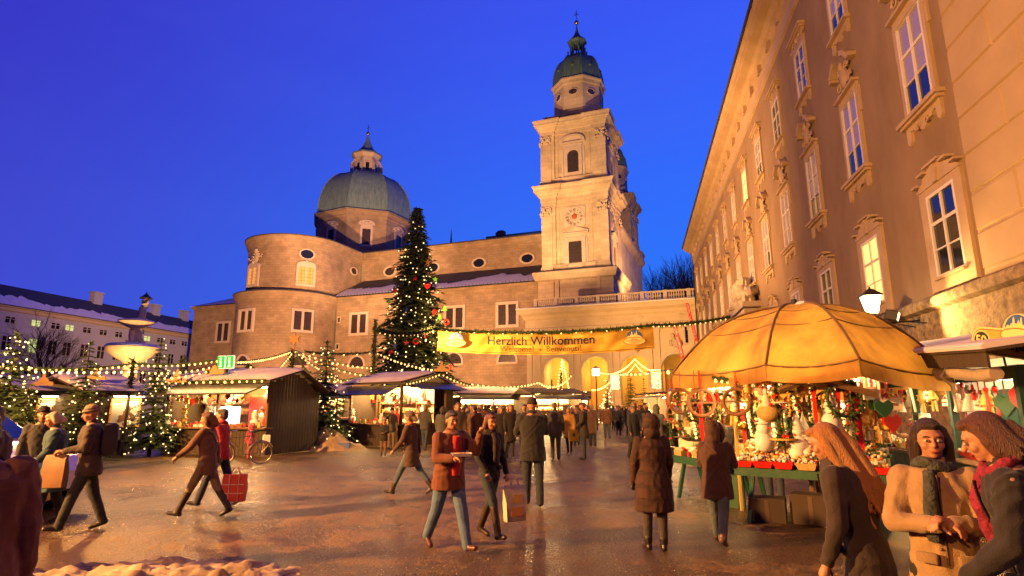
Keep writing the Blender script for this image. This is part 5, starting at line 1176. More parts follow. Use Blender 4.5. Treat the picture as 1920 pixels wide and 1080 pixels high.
def ordn(i, n):
    if i < (n+1)//2 and i < 10: return ORDN[i]
    j = n-1-i
    return ('rightmost' if j == 0 else ORDN[j].replace('left', 'right')) if j < 10 else 'middle one, number %d from the left,' % (i+1)
def rank(rows, where):
    for (rowname, lst) in rows.items():
        lst.sort(key=lambda q: q[0])
        for kind in set(q[1]['cls'] for q in lst):
            sub = [q[1] for q in lst if q[1]['cls'] == kind]
            for i, o in enumerate(sub): o['label'] = (kind+' '+(ordn(i, len(sub))+' ' if len(sub) > 1 else '')+rowname+' '+where).strip()
        for q in lst: del q[1]['cls']
def good(k, loc, where, group, sc_=1.0, rz=0, hang=0):
    nm, ct = GD[k]; o = bpy.data.objects.new(nm, kit(k)); C.objects.link(o); o.location = loc; o.scale = (sc_,)*3; o.rotation_euler = (0, 0, rz)
    tag(o, nm.replace('_', ' ')+' '+where, ct, group)
    if hang:
        c = bpy.data.objects.new('cord', CORDM); C.objects.link(c); c.parent = o; c.scale = (1, 1, hang/sc_)
    return o
CORDM = MB().box(-.004, .004, -.004, .004, 0, 1).mesh('cord', RED)

# ================================================================== HUTS
PLANK = {}
def plank(w_, h_, t_=.03, m=WOOD):
    k = (round(w_, 3), round(h_, 3), m.name)
    if k not in PLANK: b = MB(); g = .008; b.rings([[(g,0,0),(w_-g,0,0),(w_-g,t_,0),(g,t_,0)], [(g,0,h_),(w_-g,0,h_),(w_-g,t_,h_),(g,t_,h_)]]); PLANK[k] = b.mesh('plank', m)
    return PLANK[k]
def hut(label, pL, pR, depth, fh=2.55, rh=3.0, bh=2.3, open_right=0.0, flap=1.0, flap_z=2.15, gable_flap=0, snow=True, ctr=1.0, wood=None, m_roof=None, lightp=90, group='market huts', shelf_goods=None, name='market_hut', plankw=.16, seed=1, back=LITW, over=.25):
    wood = wood or WOOD; L = math.hypot(pR[0]-pL[0], pR[1]-pL[1]); rz = math.atan2(pR[1]-pL[1], pR[0]-pL[0]); t = thing(name, label, 'market hut', (pL[0], pL[1], 0), rz, group)
    n = int(L/plankw); w_ = L/n; pm_ = plank(w_, ctr-.06, m=wood)
    for i in range(n): ob('plank', pm_, None, t, loc=(i*w_, 0, .04+.004*math.sin(i*7)))
    nd = int(depth/plankw); wd = depth/nd
    ph = ctr-.06 if open_right else fh-.1
    for i in range(nd):
        u = (i+.5)/nd; hh = ph if i < nd*(open_right or 0) else ((fh+(rh-fh)*min(1, u*2)) if u < .5 else (rh+(bh-rh)*(u-.5)*2))-.08
        ob('plank', plank(wd, round(hh, 1), m=wood), None, t, loc=(L, i*wd, .04), rot=(0,0,PI/2))
    b = MB(); b.box(0, .04, 0, depth, 0, bh); ob('side_wall', b, wood, t)
    b = MB(); b.box(.04, L-.04, depth-.04, depth, 0, bh); ob('rear_wall', b, wood, t)
    b = MB(); b.box(.05, L-.05, depth*.62, depth*.62+.02, ctr, fh-.1); ob('shelf_back', b, back, t)
    b = MB(); b.bbox(-.08, L+.06, -.22, .28, ctr-.06, ctr, .01); ob('counter', b, WOODM, t)
    if open_right: b = MB(); b.bbox(L-.28, L+.2, .285, depth*open_right, ctr-.058, ctr+.001, .01); ob('counter', b, WOODM, t)
    for x, y, hh in ((0, .03, fh), (L-.1, .03, fh), (L*.5, .03, fh)) + (((L-.1, depth*open_right, rh-.1),) if open_right else ()):
        ob('post', MB().box(x, x+.1, y-.02, y+.08, ctr, hh-.05), WOODM, t)
    b = MB(); rp = [(-over-.05, fh-.02), (depth*.5, rh), (depth+over, bh-.05)]
    b.add([(x, y, z+dz) for x in (-over, L+over) for y, z in rp for dz in (0, .08)], [(0,2,8,6),(2,4,10,8),(1,7,9,3),(3,9,11,5),(0,6,7,1),(4,5,11,10),(0,1,3,2),(2,3,5,4),(6,8,9,7),(8,10,11,9)]); ob('roof', b, m_roof or WOOD, t)
    if snow:
        me = bpy.data.meshes.new('roof_snow'); bm = bmesh.new(); g = []; N_, M_ = 40, 14
        for i in range(N_+1):
            row = []
            for j in range(M_+1):
                u, v = i/N_, j/M_; x = -over-.04+(L+2*over+.08)*u; y = rp[0][0]-.05+(rp[2][0]-rp[0][0]+.1)*v; z = rp[0][1]+(rp[1][1]-rp[0][1])*min(1, v*2) if v < .5 else rp[1][1]+(rp[2][1]-rp[1][1])*(v-.5)*2
                e = min(1, 10*min(u, 1-u), 8*min(v, 1-v)); row.append(bm.verts.new((x, y+.04*noise.noise(Vector((x*1.5, seed, 0))), z+.085+.15*e**.5*(.8+.5*noise.noise(Vector((x*.8, y*.8, seed)))))))
            g.append(row)
        for i in range(N_):
            for j in range(M_): bm.faces.new((g[i][j], g[i+1][j], g[i+1][j+1], g[i][j+1]))
        bm.to_mesh(me); bm.free(); me.polygons.foreach_set('use_smooth', [True]*len(me.polygons)); me.materials.append(mat('hut_snow', (.78,.70,.62), .8, (.62,.52,.44), 1.5, .6, 8)); ob('roof_snow', me, None, t)  # snow colour tinted warm to stand for lamplight on the roofs
    if flap:
        b = MB(); z0 = fh-.08; b.add([(0,-.12,z0),(L,-.12,z0),(L+.1,-.12-flap,flap_z),(-.1,-.12-flap,flap_z),(0,-.12,z0-.05),(L,-.12,z0-.05),(L+.1,-.12-flap,flap_z-.05),(-.1,-.12-flap,flap_z-.05)], [(0,3,2,1),(4,5,6,7),(3,7,6,2),(0,4,7,3),(1,2,6,5)]); ob('awning_flap', b, mat('glossy_green_boards', (.05,.045,.02), .32, (.035,.03,.015), 3), t)
    if gable_flap:
        D2 = depth*open_right; b = MB(); z0 = fh+.1; b.add([(L+.12,.1,z0),(L+.12,D2,z0),(L+.12+gable_flap,D2+.2,z0-.35),(L+.12+gable_flap,-.1,z0-.35)], [(0,1,2,3)]); b.add([(L+.12,.1,z0-.03),(L+.12,D2,z0-.03),(L+.12+gable_flap,D2+.2,z0-.38),(L+.12+gable_flap,-.1,z0-.38)], [(3,2,1,0)]); ob('gable_flap', b, MATS['glossy_green_boards'], t)
    q = Matrix.Rotation(rz, 4, 'Z'); W = lambda x, y, z: tuple((q @ Vector((x, y, z)))+Vector((pL[0], pL[1], 0)))
    for i in range(max(1, int(L/1.6))):
        x = L*(i+.5)/max(1, int(L/1.6)); ob('strip_light', MB().box(x-.3, x+.3, depth*.3, depth*.3+.05, fh-.18, fh-.13), TUBE, t); lamp('hut_lamp', 'POINT', W(x, depth*.25, fh-.35), lightp, (1,.60,.22), .12)
    r = random.Random(seed)
    for sz in ((1.45, 1.85) if ctr < 1.5 else ()):
        ob('shelf', MB().box(.06, L-.06, depth*.62-.3, depth*.62-.003, sz-.02, sz), WOODM, t)
    if shelf_goods and seed < 20:
        kinds, hangs, where = shelf_goods; rows = {}
        def put(row, x, k, *a, **kw): o = good(k, *a, **kw); o['cls'] = GD[k][0].replace('_', ' '); rows.setdefault(row, []).append((x, o))
        for sz, row in ((ctr+.001, 'on the counter'), (1.451, 'on the lower shelf'), (1.851, 'on the upper shelf')):
            x = .15
            while x < L-.15:
                y = depth*.62-.16 if sz > 1.2 else r.uniform(-.08, .14)
                put(row, x, r.choice(kinds), W(x, y, sz), '', 'goods '+where, r.uniform(.9, 1.5), rz+r.gauss(0,.3)); x += r.uniform(.13, .26)
        x = .15
        while x < L-.1:
            hh = r.uniform(.1,.35); put('hanging from the beam', x, r.choice(hangs), W(x, r.choice((.12, depth*.35)), fh-.2-hh), '', 'goods '+where, r.uniform(.9,1.6), rz, hang=hh); x += r.uniform(.16,.3)
        rank(rows, where)
    elif shelf_goods:
        for mm_, nm_ in ((RED, 'red'), (YEL, 'golden'), (WHT, 'white')):
            g = MB()
            for i in range(45):
                z = r.choice((ctr, 1.45, 1.85, 2.2)); g.ball((r.uniform(.1, L-.1), depth*.62-.17 if 1.2 < z < 2 else r.uniform(-.1,.2), z+.07), (.06+.05*r.random(), .06, .07), 6, 4)
            ob('small_goods', g, mm_, t)['kind'] = 'stuff'
    return t, W, L
G = lambda px, py: (lambda v: (v.x, v.y))(gnd(px, py))
gD = lambda px, D: (lambda v: (v.x, v.y))(atD(px, 763, D))
ALLK = ['jar','whitejar','candle','box','house','snowman','bottle','redbottle','plush','mushroom','gnome']; HG = ['star','redstar','heart','ball','goldball','angel','strawring','chain','redribbon']
h1, W1, L1 = hut('dark wooden information hut with raised glossy awning and ornaments inside', gD(312, 26.5), gD(503, 23.2), 3.0, 2.62, 3.05, 2.3, 0, 1.15, 2.2, snow=True, shelf_goods=(['box','jar','candle','house','snowman'], ['star','redstar','ball','star','redstar','heart'], 'in the information hut'), lightp=330, seed=3, back=mat('warm_wood_panel', (.35,.18,.07), .7))
h2, W2, L2 = hut('snow covered sweet hut with red and green bottles on lit shelves', gD(655, 28.5), gD(752, 26), 3.4, 2.72, 3.15, 2.5, .85, .95, 2.25, gable_flap=1.1, snow=True, shelf_goods=(ALLK, HG, 'in the snowy hut'), lightp=400, seed=5, ctr=1.0)
h3, W3, L3 = hut('closed dark hut with framed poster under a tube light', gD(160, 25.5), gD(262, 26.5), 3.0, 2.25, 2.75, 2.2, 0, 0, snow=True, lightp=0.01, seed=8, ctr=2.2, over=.35)
h4, W4, L4 = hut('closed dark hut behind the white van with poster at its right', gD(20, 26), gD(122, 27.5), 3.0, 2.25, 2.7, 2.2, 0, 0, snow=True, lightp=0.01, seed=12, ctr=2.2, over=.35)
for lb, a, c_, dp, sd in (('lit hut with flat snowy roof behind the snowy sweet hut', (862, 42), (985, 44), 3, 21), ('far peaked hut hung with bulbs', (998, 41), (1092, 43), 3, 22), ('far hut with green canvas beside the first arch', (1066, 52), (1104, 52), 1.2, 23), ('lit stall partly hidden behind the umbrella stall', (1206, 30), (1262, 26), 2.5, 24), ('low lit hut behind the garland pole at the big tree', (590, 36), (668, 37), 3, 25), ('distant lit hut in the middle of the crowd', (905, 58), (1010, 60), 3, 26)):
    hut(lb, gD(*a), gD(*c_), dp, 2.6 if sd != 24 else 2.25, 2.95 if sd != 24 else 2.35, 2.4 if sd != 24 else 2.2, 0, .8 if sd != 24 else .4, 2.25 if sd != 24 else 2.1, snow=sd in (21, 25, 26), shelf_goods=(['jar','box','bottle','candle','plush'], ['star','ball','chain'], 'in the '+lb.split(' hut')[0].split(' stall')[0]+' hut'), lightp=600, seed=sd, plankw=.3)
# string along information hut roof + green signs + carved sign
RZ1 = h1.rotation_euler[2]
a_, b_ = Vector(W1(-.1, -.35, 2.68)), Vector(W1(L1+.1, -.35, 2.68)); S('bulb garland along the roof edge of the information hut', a_, b_, .0, 15, .055, .10, dens=90)
for i in range(9):
    q = W1(.3+i*(L1-.6)/8, -.9, 2.32)
lg = lamp('garland_glow', 'AREA', W1(L1/2, -.5, 2.64), 30, (1,.6,.2), 1, W1(L1/2, -.9, 1.5)); lg.data.shape = 'RECTANGLE'; lg.data.size = L1*.9; lg.data.size_y = .1
q = atD(424, 679, 25.2); t = thing('information_sign', 'pair of green lit information signs with white letter i above the hut', 'sign', tuple(q), RZ1)
GS = mat('green_sign', (.01,.35,.08), .4, emit=(.0,.36,.06), estr=.8); WS = mat('white_sign', (.7,.7,.65), .4, emit=(.9,1,.8), estr=.75)
for k in (-1, 1):
    x = k*.21; b = MB(); b.bbox(x-.195, x+.195, -.04, .04, -.25, .25, .02); pnl = ob('sign_panel', b, WS, t); b = MB(); b.box(x-.175, x+.175, -.05, -.041, -.23, .23); ob('green_field', b, GS, pnl)
    b = MB(); b.T = Matrix.Translation((x, -.06, 0)) @ Matrix.Rotation(PI/2, 4, 'X'); b.lathe([(.045,0),(.045,.01)], 14, (0,.13,0)); b.T = None
    b.box(x-.07,x+.035,-.06,-.051,.03,.055); b.box(x-.032,x+.033,-.0605,-.0512,-.15,.053); b.box(x-.075,x+.075,-.061,-.0514,-.18,-.15); ob('letter_i', b, WS, pnl)
ob('post', MB().box(-.04+.05,.04+.05,.0,.06,-.95,-.25), WOODM, t)
q = atD(403, 697, 24.8); t = thing('carved_sign', 'small carved wooden name board with emblem above the awning', 'sign', tuple(q), RZ1)
b = MB(); pl = [(-.36+.10*math.cos(a), .10*math.sin(a)) for a in [PI/2+PI*i/8 for i in range(9)]]+[(.36+.10*math.cos(a), .10*math.sin(a)) for a in [-PI/2+PI*i/8 for i in range(9)]]; b.prism(pl, -.03, .03); b.prism([(-.16,.08),(.16,.08),(.1,.2),(0,.25),(-.1,.2)], -.035, .02); ob('board', b, mat('carved_oak', (.42,.24,.09), .6), t)
b = MB(); b.T = Matrix.Rotation(PI/2, 4, 'X'); b.lathe([(.075,.032),(.075,.05)], 12, (-.33,0,0)); ob('number_disc', b, GRN, t)
# star ornaments panel, screen, red curtain inside the information hut
for i, (x, z) in enumerate(((.55,2.0),(.5,1.62),(.55,1.25))):
    good('star', W1(x, .4, z+.2), ('top','middle','lowest')[i]+' of three big straw stars at the left window', 'big straw stars', 1.7, RZ1)
ob('screen', MB().bbox(1.75, 2.95, .6, .64, 1.1, 1.75, .01), mat('lit_screen', (.8,.85,1), .3, emit=(.75,.85,1), estr=1.5), h1)
ob('red_curtain', MB().box(L1-1.9, L1-1.0, 1.2, 1.24, 1.0, 2.1), RED, h1)
# posters
def poster(W, L, label, flipx=0):
    a = Vector(W(L*.42, -.06, 1.02)); b_ = Vector(W(L*1.0, -.06, 1.02)); rz = math.atan2((b_-a).y, (b_-a).x); wd = (b_-a).length
    t = thing('poster', label, 'poster', tuple(a), rz, 'framed posters on the closed huts'); ob('sheet', MB().box(.04, wd-.04, 0, .01, .04, .98), mat('poster_paper', (.72,.62,.46), .7), t)
    f = MB(); f.box(0,wd,-.03,.02,0,.045); f.box(0,wd,-.03,.02,.96,1.02); f.box(0,.05,-.031,.02,.046,.959); f.box(wd-.05,wd,-.031,.02,.046,.959); ob('frame', f, YEL, t)
    r = random.Random(3); g = MB()
    for i in range(26): g.ball((wd*.55+r.gauss(0,.13), -.004, .35+r.gauss(0,.11)), (.06+.04*r.random(), .006, .06), 7, 4)
    g.ball((wd*.55,-.004,.72), (.06,.006,.075), 8, 5); g.prism([(wd*.55-.15,.45),(wd*.55+.15,.45),(wd*.55+.07,.66),(wd*.55-.07,.66)], -.008, -.001); ob('printed_figure', g, BRN, t)
    g = MB(); g.box(.1,.45,-.003,-.001,.88,.92); ob('printed_line', g, BRN, t)
    tb = thing('tube_light', 'fluorescent tube above the '+('left' if flipx else 'right')+' framed poster', 'lamp', W(L*.72, -.16, 2.13), rz, 'tube lights over the posters'); ob('tube', MB().tube([(-.55,0,0),(.55,0,0)], .035, 8), TUBE, tb); ob('housing', MB().box(-.6,.6,.01,.08,.04,.09), WHITEP, tb)
    l = lamp('tube_glow', 'AREA', W(L*.72, -.22, 2.08), 22, (1,.72,.35), 1.0, W(L*.72, -.12, 1.2)); l.data.shape = 'RECTANGLE'; l.data.size = 1.0; l.data.size_y = .06
poster(W3, L3, 'framed poster with a printed family group on the right closed hut'); poster(W4, L4, 'framed poster half hidden by a lit fir on the left closed hut', 1)
# roof figures
for lb, px, py, D in (('small wooden skyline ornament on the poster hut roof', 180, 704, 26), ('small wooden skyline ornament on the far left hut roof', 82, 714, 26), ('angel ornament on the peak of the snowy hut', 828, 690, 27), ('small wooden ornament at the left end of the hut roof ridge', 332, 709, 25)):
    q = atD(px, py, D); t = thing('roof_ornament', lb, 'ornament', tuple(q), 0, 'cut-out ornaments on hut roofs'); b = MB(); b.prism([(-.38,-.16),(.38,-.16),(.34,-.04),(.2,-.02),(.13,.1),(.06,.12),(.05,.26),(0,.34),(-.05,.26),(-.06,.12),(-.13,.1),(-.2,-.02),(-.34,-.04)], -.02, .02); ob('cut_out', b, MATS['carved_oak'], t)
# ------- white van
q = gD(-34, 13.0); van = thing('white_van', 'white van at the left edge behind the people', 'van', (q[0], q[1], 0), math.radians(8))
VW = mat('van_white_paint', (.72,.70,.70), .25, coat=.6)
def vprof(y): pass
b = MB(); prof = [(-4.2,.45),(-4.25,1.2),(-4.1,1.75),(-3.8,1.86),(-.9,1.88),(-.45,1.80),(.35,1.18),(.75,1.02),(1.25,.92),(1.42,.7),(1.42,.42)]
for i, (xs, ins) in enumerate(((0, 0),)):
    rr = []
    for yy, k in ((-.88,.03),(-.92,0),(.92,0),(.88,.03)): rr.append([(x*(1-.0), yy if z < 1.1 else yy*(1-.16*(z-1.1)), z) for x, z in prof])
    b.rings(rr)
ob('body', b, VW, van, 35)
b = MB(); b.add([(.32,-.78,1.23),(.32,.78,1.23),(-.42,.70,1.78),(-.42,-.70,1.78)], [(0,1,2,3)]); b.T = Matrix.Translation((.02,0,.02)); 
ob('windscreen', MB().add([(.36,-.8,1.22),(.36,.8,1.22),(-.42,.72,1.82),(-.42,-.72,1.82)], [(0,1,2,3)]), GLASSD, van)
for sg in (-1, 1): ob('side_window', MB().add([(.1,sg*.905,1.2),(-.9,sg*.905,1.2),(-.9,sg*.83,1.7),(-.5,sg*.83,1.7)], [(0,1,2,3)]), GLASSD, van); ob('side_window', MB().add([(-1.0,sg*.905,1.2),(-2.2,sg*.905,1.2),(-2.2,sg*.83,1.7),(-1.0,sg*.83,1.7)], [(0,1,2,3)]), GLASSD, van)
for sg in (-1, 1): ob('wing_mirror', MB().ball((.15, sg*1.05, 1.2), (.08,.12,.1), 8, 6), VW, van, 60)
for x in (-3.3, .75):
    for sg in (-1, 1):
        b = MB(); b.T = Matrix.Translation((x, sg*.82, .34)) @ Matrix.Rotation(PI/2, 4, 'X'); b.lathe([(.2,-.1),(.33,-.1),(.34,-.06),(.34,.06),(.33,.1),(.2,.1)], 18); wh = ob('wheel', b, mat('rubber', (.02,.02,.02), .8), van, 40)
        b2 = MB(); b2.T = b.T; b2.lathe([(0,-.11),(.2,-.105),(.2,.105),(0,.11)], 12); ob('rim', b2, TIN, wh)
for sg in (-1, 1): ob('headlight', MB().ball((1.3, sg*.68, .82), (.14,.16,.1), 8, 6), mat('headlight_glass', (.6,.6,.6), .1), van, 60)
# ------- bicycle
q = G(452, 872); bk = thing('bicycle', 'bicycle standing behind the striding pair with red bag', 'bicycle', (q[0], q[1], 0), math.radians(200))
BK = mat('bicycle_paint', (.08,.07,.06), .3, metal=.4); CH = mat('chrome', (.7,.6,.45), .2, metal=1)
for x in (-.53, .53):
    b = MB(); b.T = Matrix.Translation((x, 0, .34)) @ Matrix.Rotation(PI/2, 4, 'X'); n = 24
    b.tube([(.32*math.cos(2*PI*i/n), .32*math.sin(2*PI*i/n), 0) for i in range(n+1)], .018, 6); wh = ob('wheel', b, MATS['rubber'], bk)
    b2 = MB(); b2.T = b.T; [b2.tube([(0,0,0),(.31*math.cos(2*PI*i/14), .31*math.sin(2*PI*i/14), 0)], .003, 3) for i in range(14)]; b2.tube([(.3*math.cos(2*PI*i/n), .3*math.sin(2*PI*i/n), 0) for i in range(n+1)], .009, 5); ob('spokes', b2, CH, wh)
    b3 = MB(); b3.tube([(x+.36*math.cos(a), 0, .34+.36*math.sin(a)) for a in [PI*.05+PI*.8*i/10 for i in range(11)]], .022, 5); ob('mudguard', b3, CH, bk)
b = MB(); A_, B_, C_, D_ = (-.53,0,.34), (-.08,0,.30), (-.22,0,.85), (.38,0,.80)
for p, q_ in ((A_, B_), (B_, C_), (C_, A_), (B_, D_), (C_, D_), (D_, (.53,0,.34))): b.tube([p, q_], .016, 6)
ob('frame', b, BK, bk); b = MB(); b.tube([D_, (.35,0,.98)], .014, 6); b.tube([(.2,-.28,1.02),(.34,-.1,1.0),(.35,0,.98),(.34,.1,1.0),(.2,.28,1.02)], .014, 6); ob('handlebar', b, CH, bk)
b = MB(); b.tube([C_, (-.25,0,.95)], .014, 6); b.ball((-.27,0,.98), (.14,.08,.045), 10, 6); ob('saddle', b, IRON, bk, 60)
# blue crates, white notice
q = gD(649, 25.4); t = thing('plastic_crate', 'blue plastic crate at the foot of the snowy hut', 'crate', (q[0], q[1], 0)); b = MB(); b.bbox(-.25,.25,-.18,.18,0,.04); b.box(-.25,-.22,-.18,.18,.04,.3); b.box(.22,.25,-.18,.18,.04,.3); b.box(-.219,.219,-.18,-.15,.04,.3); b.box(-.219,.219,.15,.18,.04,.3); ob('shell', b, BLUEP, t)
q = atD(500, 822, 22.6); t = thing('notice_box', 'small white power box low on the hut side', 'box', tuple(q), RZ1+.9); ob('casing', MB().bbox(-.12,.12,-.05,.1,-.13,.12,.02), WHITEP, t); ob('socket', MB().lathe([(.04,-.02),(.04,.02)], 8), IRON, t)
# ================================================================== UMBRELLA STALL
CANV = mat('yellow_canvas', (.47,.235,.035), .8, (.20,.09,.02), 1.9, 1.0, 5, trans=.30, stretch=(1,1,.35), detail=8)
TRIMC = mat('canvas_seam', (.17,.095,.045), .8, trans=.15)
apx = atD(1492, 600, 11.2); apx.z = 3.40
um = thing('market_umbrella', 'huge faceted yellow canvas umbrella glowing over the ornament stall', 'umbrella', (apx.x, apx.y, 0))
CP = [(1262,702,11.3),(1436,684,9.5),(1611,673,9.2),(1786,703,11.0),(1745,712,13.6),(1560,716,14.2),(1400,716,14.0),(1300,716,12.9)]
cr_ = [atD(*c)-Vector((apx.x, apx.y, 0)) for c in CP]
def cpt(c, u):  # rib curve rim -> apex
    k = (1-u)**.88; z = c.z+(3.40-c.z)*(1-(1-u)**2.25); return Vector((c.x*k, c.y*k, z))
NU, NW = 14, 10
for i in range(8):
    a, c = cr_[i], cr_[(i+1) % 8]; b = MB(); rr = []
    for u in range(NU+1):
        t_ = u/NU*.985; pa_, pb_ = cpt(a, t_), cpt(c, t_); row = []
        for w_ in range(NW+1):
            s_ = w_/NW; p = pa_.lerp(pb_, s_); sag = 4*s_*(1-s_)*(1-t_)**.6*.07; p.z -= sag; p += Vector((0, 0, .035*noise.noise(p*2.5)+.014*noise.noise(Vector((p.x*7, p.y*7, p.z*2))))); row.append(p)
        rr.append(row)
    b.rings(rr, closed=False); ob('canopy_panel', b, CANV, um, 60)
    b = MB(); rr = []
    for v in range(5):
        row = []
        for w_ in range(13): s_ = w_/12; p = a.lerp(c, s_); p.z -= 4*s_*(1-s_)*.06+.235*v/4; o = Vector((p.x, p.y, 0)).normalized()*(.012*math.sin(s_*40+v)+.02*v/4); row.append(p+o)
        rr.append(row)
    b.rings(rr, closed=False); ob('valance', b, CANV, um, 60)
    for t_ in (.34, .56): b = MB(); b.tube([(lambda p: Vector((p.x*1.004, p.y*1.004, p.z-4*(w_/12)*(1-w_/12)*(1-t_)**.6*.07+.004)))(cpt(a, t_).lerp(cpt(c, t_), w_/12)) for w_ in range(13)], .009, 4); ob('seam', b, TRIMC, um)
    b = MB(); b.tube([(lambda p: Vector((p.x, p.y, p.z-4*(w_/12)*(1-w_/12)*.07+.0)))(a.lerp(c, w_/12)) for w_ in range(13)], .014, 4); ob('seam', b, TRIMC, um)
    b = MB(); b.tube([cpt(a, u/16)*1.003 for u in range(17)], .022, 6); b.tube([a, a-Vector((0,0,.24))], .012, 5); ob('rib', b, TRIMC, um, 60)
b = MB(); b.lathe([(.05,0),(.05,3.3)], 10, (.0,.0,0)); ob('mast', b, WOODM, um)
b = MB(); b.lathe([(.22,3.38),(.2,3.42),(.06,3.44),(.05,3.52),(.0,3.54)], 10); b.box(-.03,.25,-.03,.03,3.42,3.46); ob('cap', b, IRON, um)
me = bpy.data.meshes.new('snow_patch'); bm = bmesh.new(); g = []
for i in range(17):
    row = []
    for j in range(9):
        u = .78+.16*j/8; s_ = .35+1.35*i/16; k = 1 if s_ < 1 else 2; s2 = s_ % 1; p = cpt(cr_[k], u).lerp(cpt(cr_[k+1], u), s2); e = min(1, 5*min(i/16, 1-i/16), 4*min(j/8, 1-j/8)); row.append(bm.verts.new(p+Vector((0,0,-.02+.055*e+.02*noise.noise(p*4)*e))))
    g.append(row)
for i in range(16):
    for j in range(8): bm.faces.new((g[i][j], g[i+1][j], g[i+1][j+1], g[i][j+1]))
bm.to_mesh(me); bm.free(); me.polygons.foreach_set('use_smooth', [True]*128); me.materials.append(SNOW); ob('snow_patch', me, None, um)
for i, (px, D, z, pw) in enumerate(((1300,11.2,2.05,430),(1400,10.3,2.1,520),(1500,10.0,2.15,540),(1590,10.0,2.15,500),(1470,11.6,2.2,560),(1690,11.2,2.2,260),(1350,12,2.2,540))):
    q = atD(px, 763, D); lamp('stall_lamp', 'POINT', (q.x, q.y, z), pw, (1,.66,.28), .06)
    t = thing('hanging_lamp', ['far left','second from left, front','middle','front right','rear middle','far right','rear left'][i]+' bare bulb hanging under the yellow umbrella', 'lamp', (q.x, q.y, z), 0, 'bare bulbs under the umbrella')
    ob('bulb', MB().ball((0,0,0), .055, 10, 7).mesh('bulb', mat('hot_bulb', (1,1,.9), .3, emit=(1,.82,.5), estr=22, sampling='NONE'), 60), None, t); ob('cord', MB().tube([(0,0,.07),(0,0,.35)], .006, 4), IRON, t); ob('socket', MB().lathe([(.025,.04),(.03,.12)], 8), IRON, t)
def frame_pt(pL, DL, pR, DR): return atD(pL, 763, DL), atD(pR, 763, DR)
def V0(v, z): return Vector((v.x, v.y, z))
gs = random.Random(99)
def table(label, pL, DL, pR, DR, z, depth, legs=(0, 1), m=GREENW):
    a, c = frame_pt(pL, DL, pR, DR); rz = math.atan2(c.y-a.y, c.x-a.x); L = (c-a).to_2d().length; t = thing('trestle_table', label, 'table', (a.x, a.y, 0), rz, 'green trestle tables')
    n = 5
    for i in range(n): ob('plank', MB().box(0, L, depth*i/n+.006, depth*(i+1)/n-.006, z-.04, z), m, t)
    ob('apron_board', MB().box(0, L, -.02, .005, z-.13, z-.005), m, t)
    for x in (.15, L-.15):
        for sg in (0, 1):
            b = MB(); y0 = depth*.5+(-.12 if sg else .12); y1 = .05 if sg else depth-.05; b.add([(x-.03,y0-.03,z-.05),(x+.03,y0-.03,z-.05),(x+.03,y0+.03,z-.05),(x-.03,y0+.03,z-.05),(x-.03,y1-.03,0),(x+.03,y1-.03,0),(x+.03,y1+.03,0),(x-.03,y1+.03,0)], [(0,1,2,3),(7,6,5,4),(0,4,5,1),(1,5,6,2),(2,6,7,3),(3,7,4,0)]); ob('leg', b, m, t)
    q = Matrix.Rotation(rz, 4, 'Z'); return t, (lambda x, y, zz: tuple((q @ Vector((x, y, zz)))+Vector((a.x, a.y, 0)))), L, rz
TRK = {}
def tray(loc, rz, where, kind=0, s_=1.0):
    if kind not in TRK:
        b = MB(); w0, w1, h = .10, .14, .09; o = [(-w1,-w1*.8,h),(w1,-w1*.8,h),(w1,w1*.8,h),(-w1,w1*.8,h)]; i_ = [(-w0,-w0*.8,0),(w0,-w0*.8,0),(w0,w0*.8,0),(-w0,w0*.8,0)]
        b.add(i_+o, [(3,2,1,0),(0,1,5,4),(1,2,6,5),(2,3,7,6),(3,0,4,7)]); b.add([(x*.93,y*.93,z-.002 if z else .01) for x, y, z in i_+o], [(0,1,2,3),(4,5,1,0),(5,6,2,1),(6,7,3,2),(7,4,0,3)])
        sh = b.mesh('shell', {0:RED,1:STRAW,2:RED,3:STRAW,4:GREENW}[kind]); g = MB(); r = random.Random(kind+5)
        for i in range(34):
            x, y = r.uniform(-.115,.115), r.uniform(-.09,.09); g.m = r.randrange(3); g.ball((x, y, .075+.045*r.random()+.03*(1-abs(x)/.12)), r.uniform(.016,.03), 6, 4)
        ct = g.mesh('contents', {0:[WHT,STRAW,CRM],1:[YEL,RED,CRM],2:[WHT,RED,TIN],3:[GOLD,STRAW,WHT],4:[RED,GRN,YEL]}[kind]); TRK[kind] = (sh, ct)
    t = thing('tray' if kind in (0,2,4) else 'basket', {0:'red tray of pale shells',1:'straw basket of ornaments',2:'red tray of sweets',3:'basket of gold baubles',4:'green tray of ornaments'}[kind]+' '+where, 'tray' if kind in (0,2,4) else 'basket', loc, rz, 'trays and baskets on the ornament stall'); t.scale = (s_,)*3
    ob('shell', TRK[kind][0], None, t); ob('contents', TRK[kind][1], None, t)['kind'] = 'stuff'; t['cls'] = t['label'].split(' '+where)[0] if where else t['label'].strip(); return t
T1, TW, TL, TR_ = table('green trestle table of the umbrella stall carrying red trays', 1368, 9.9, 1650, 9.5, .80, 1.15)
rows = {}
steps = [(.0, .801, 'in the front row, umbrella stall'), (.30, .90, 'in the second row, umbrella stall'), (.60, 1.02, 'in the third row, umbrella stall'), (.88, 1.16, 'in the rear row, umbrella stall')]
stp = thing('stepped_display', 'stepped green display boards on the trestle table under the umbrella', 'shelf', TW(0,0,.8), TR_)
for y, z, nm in steps[1:]: ob('step_board', MB().bbox(.0, TL, y-.14, y+.15, z-.84 if z-.84 > 0 else .0, z-.802, .004), GREENW, stp)
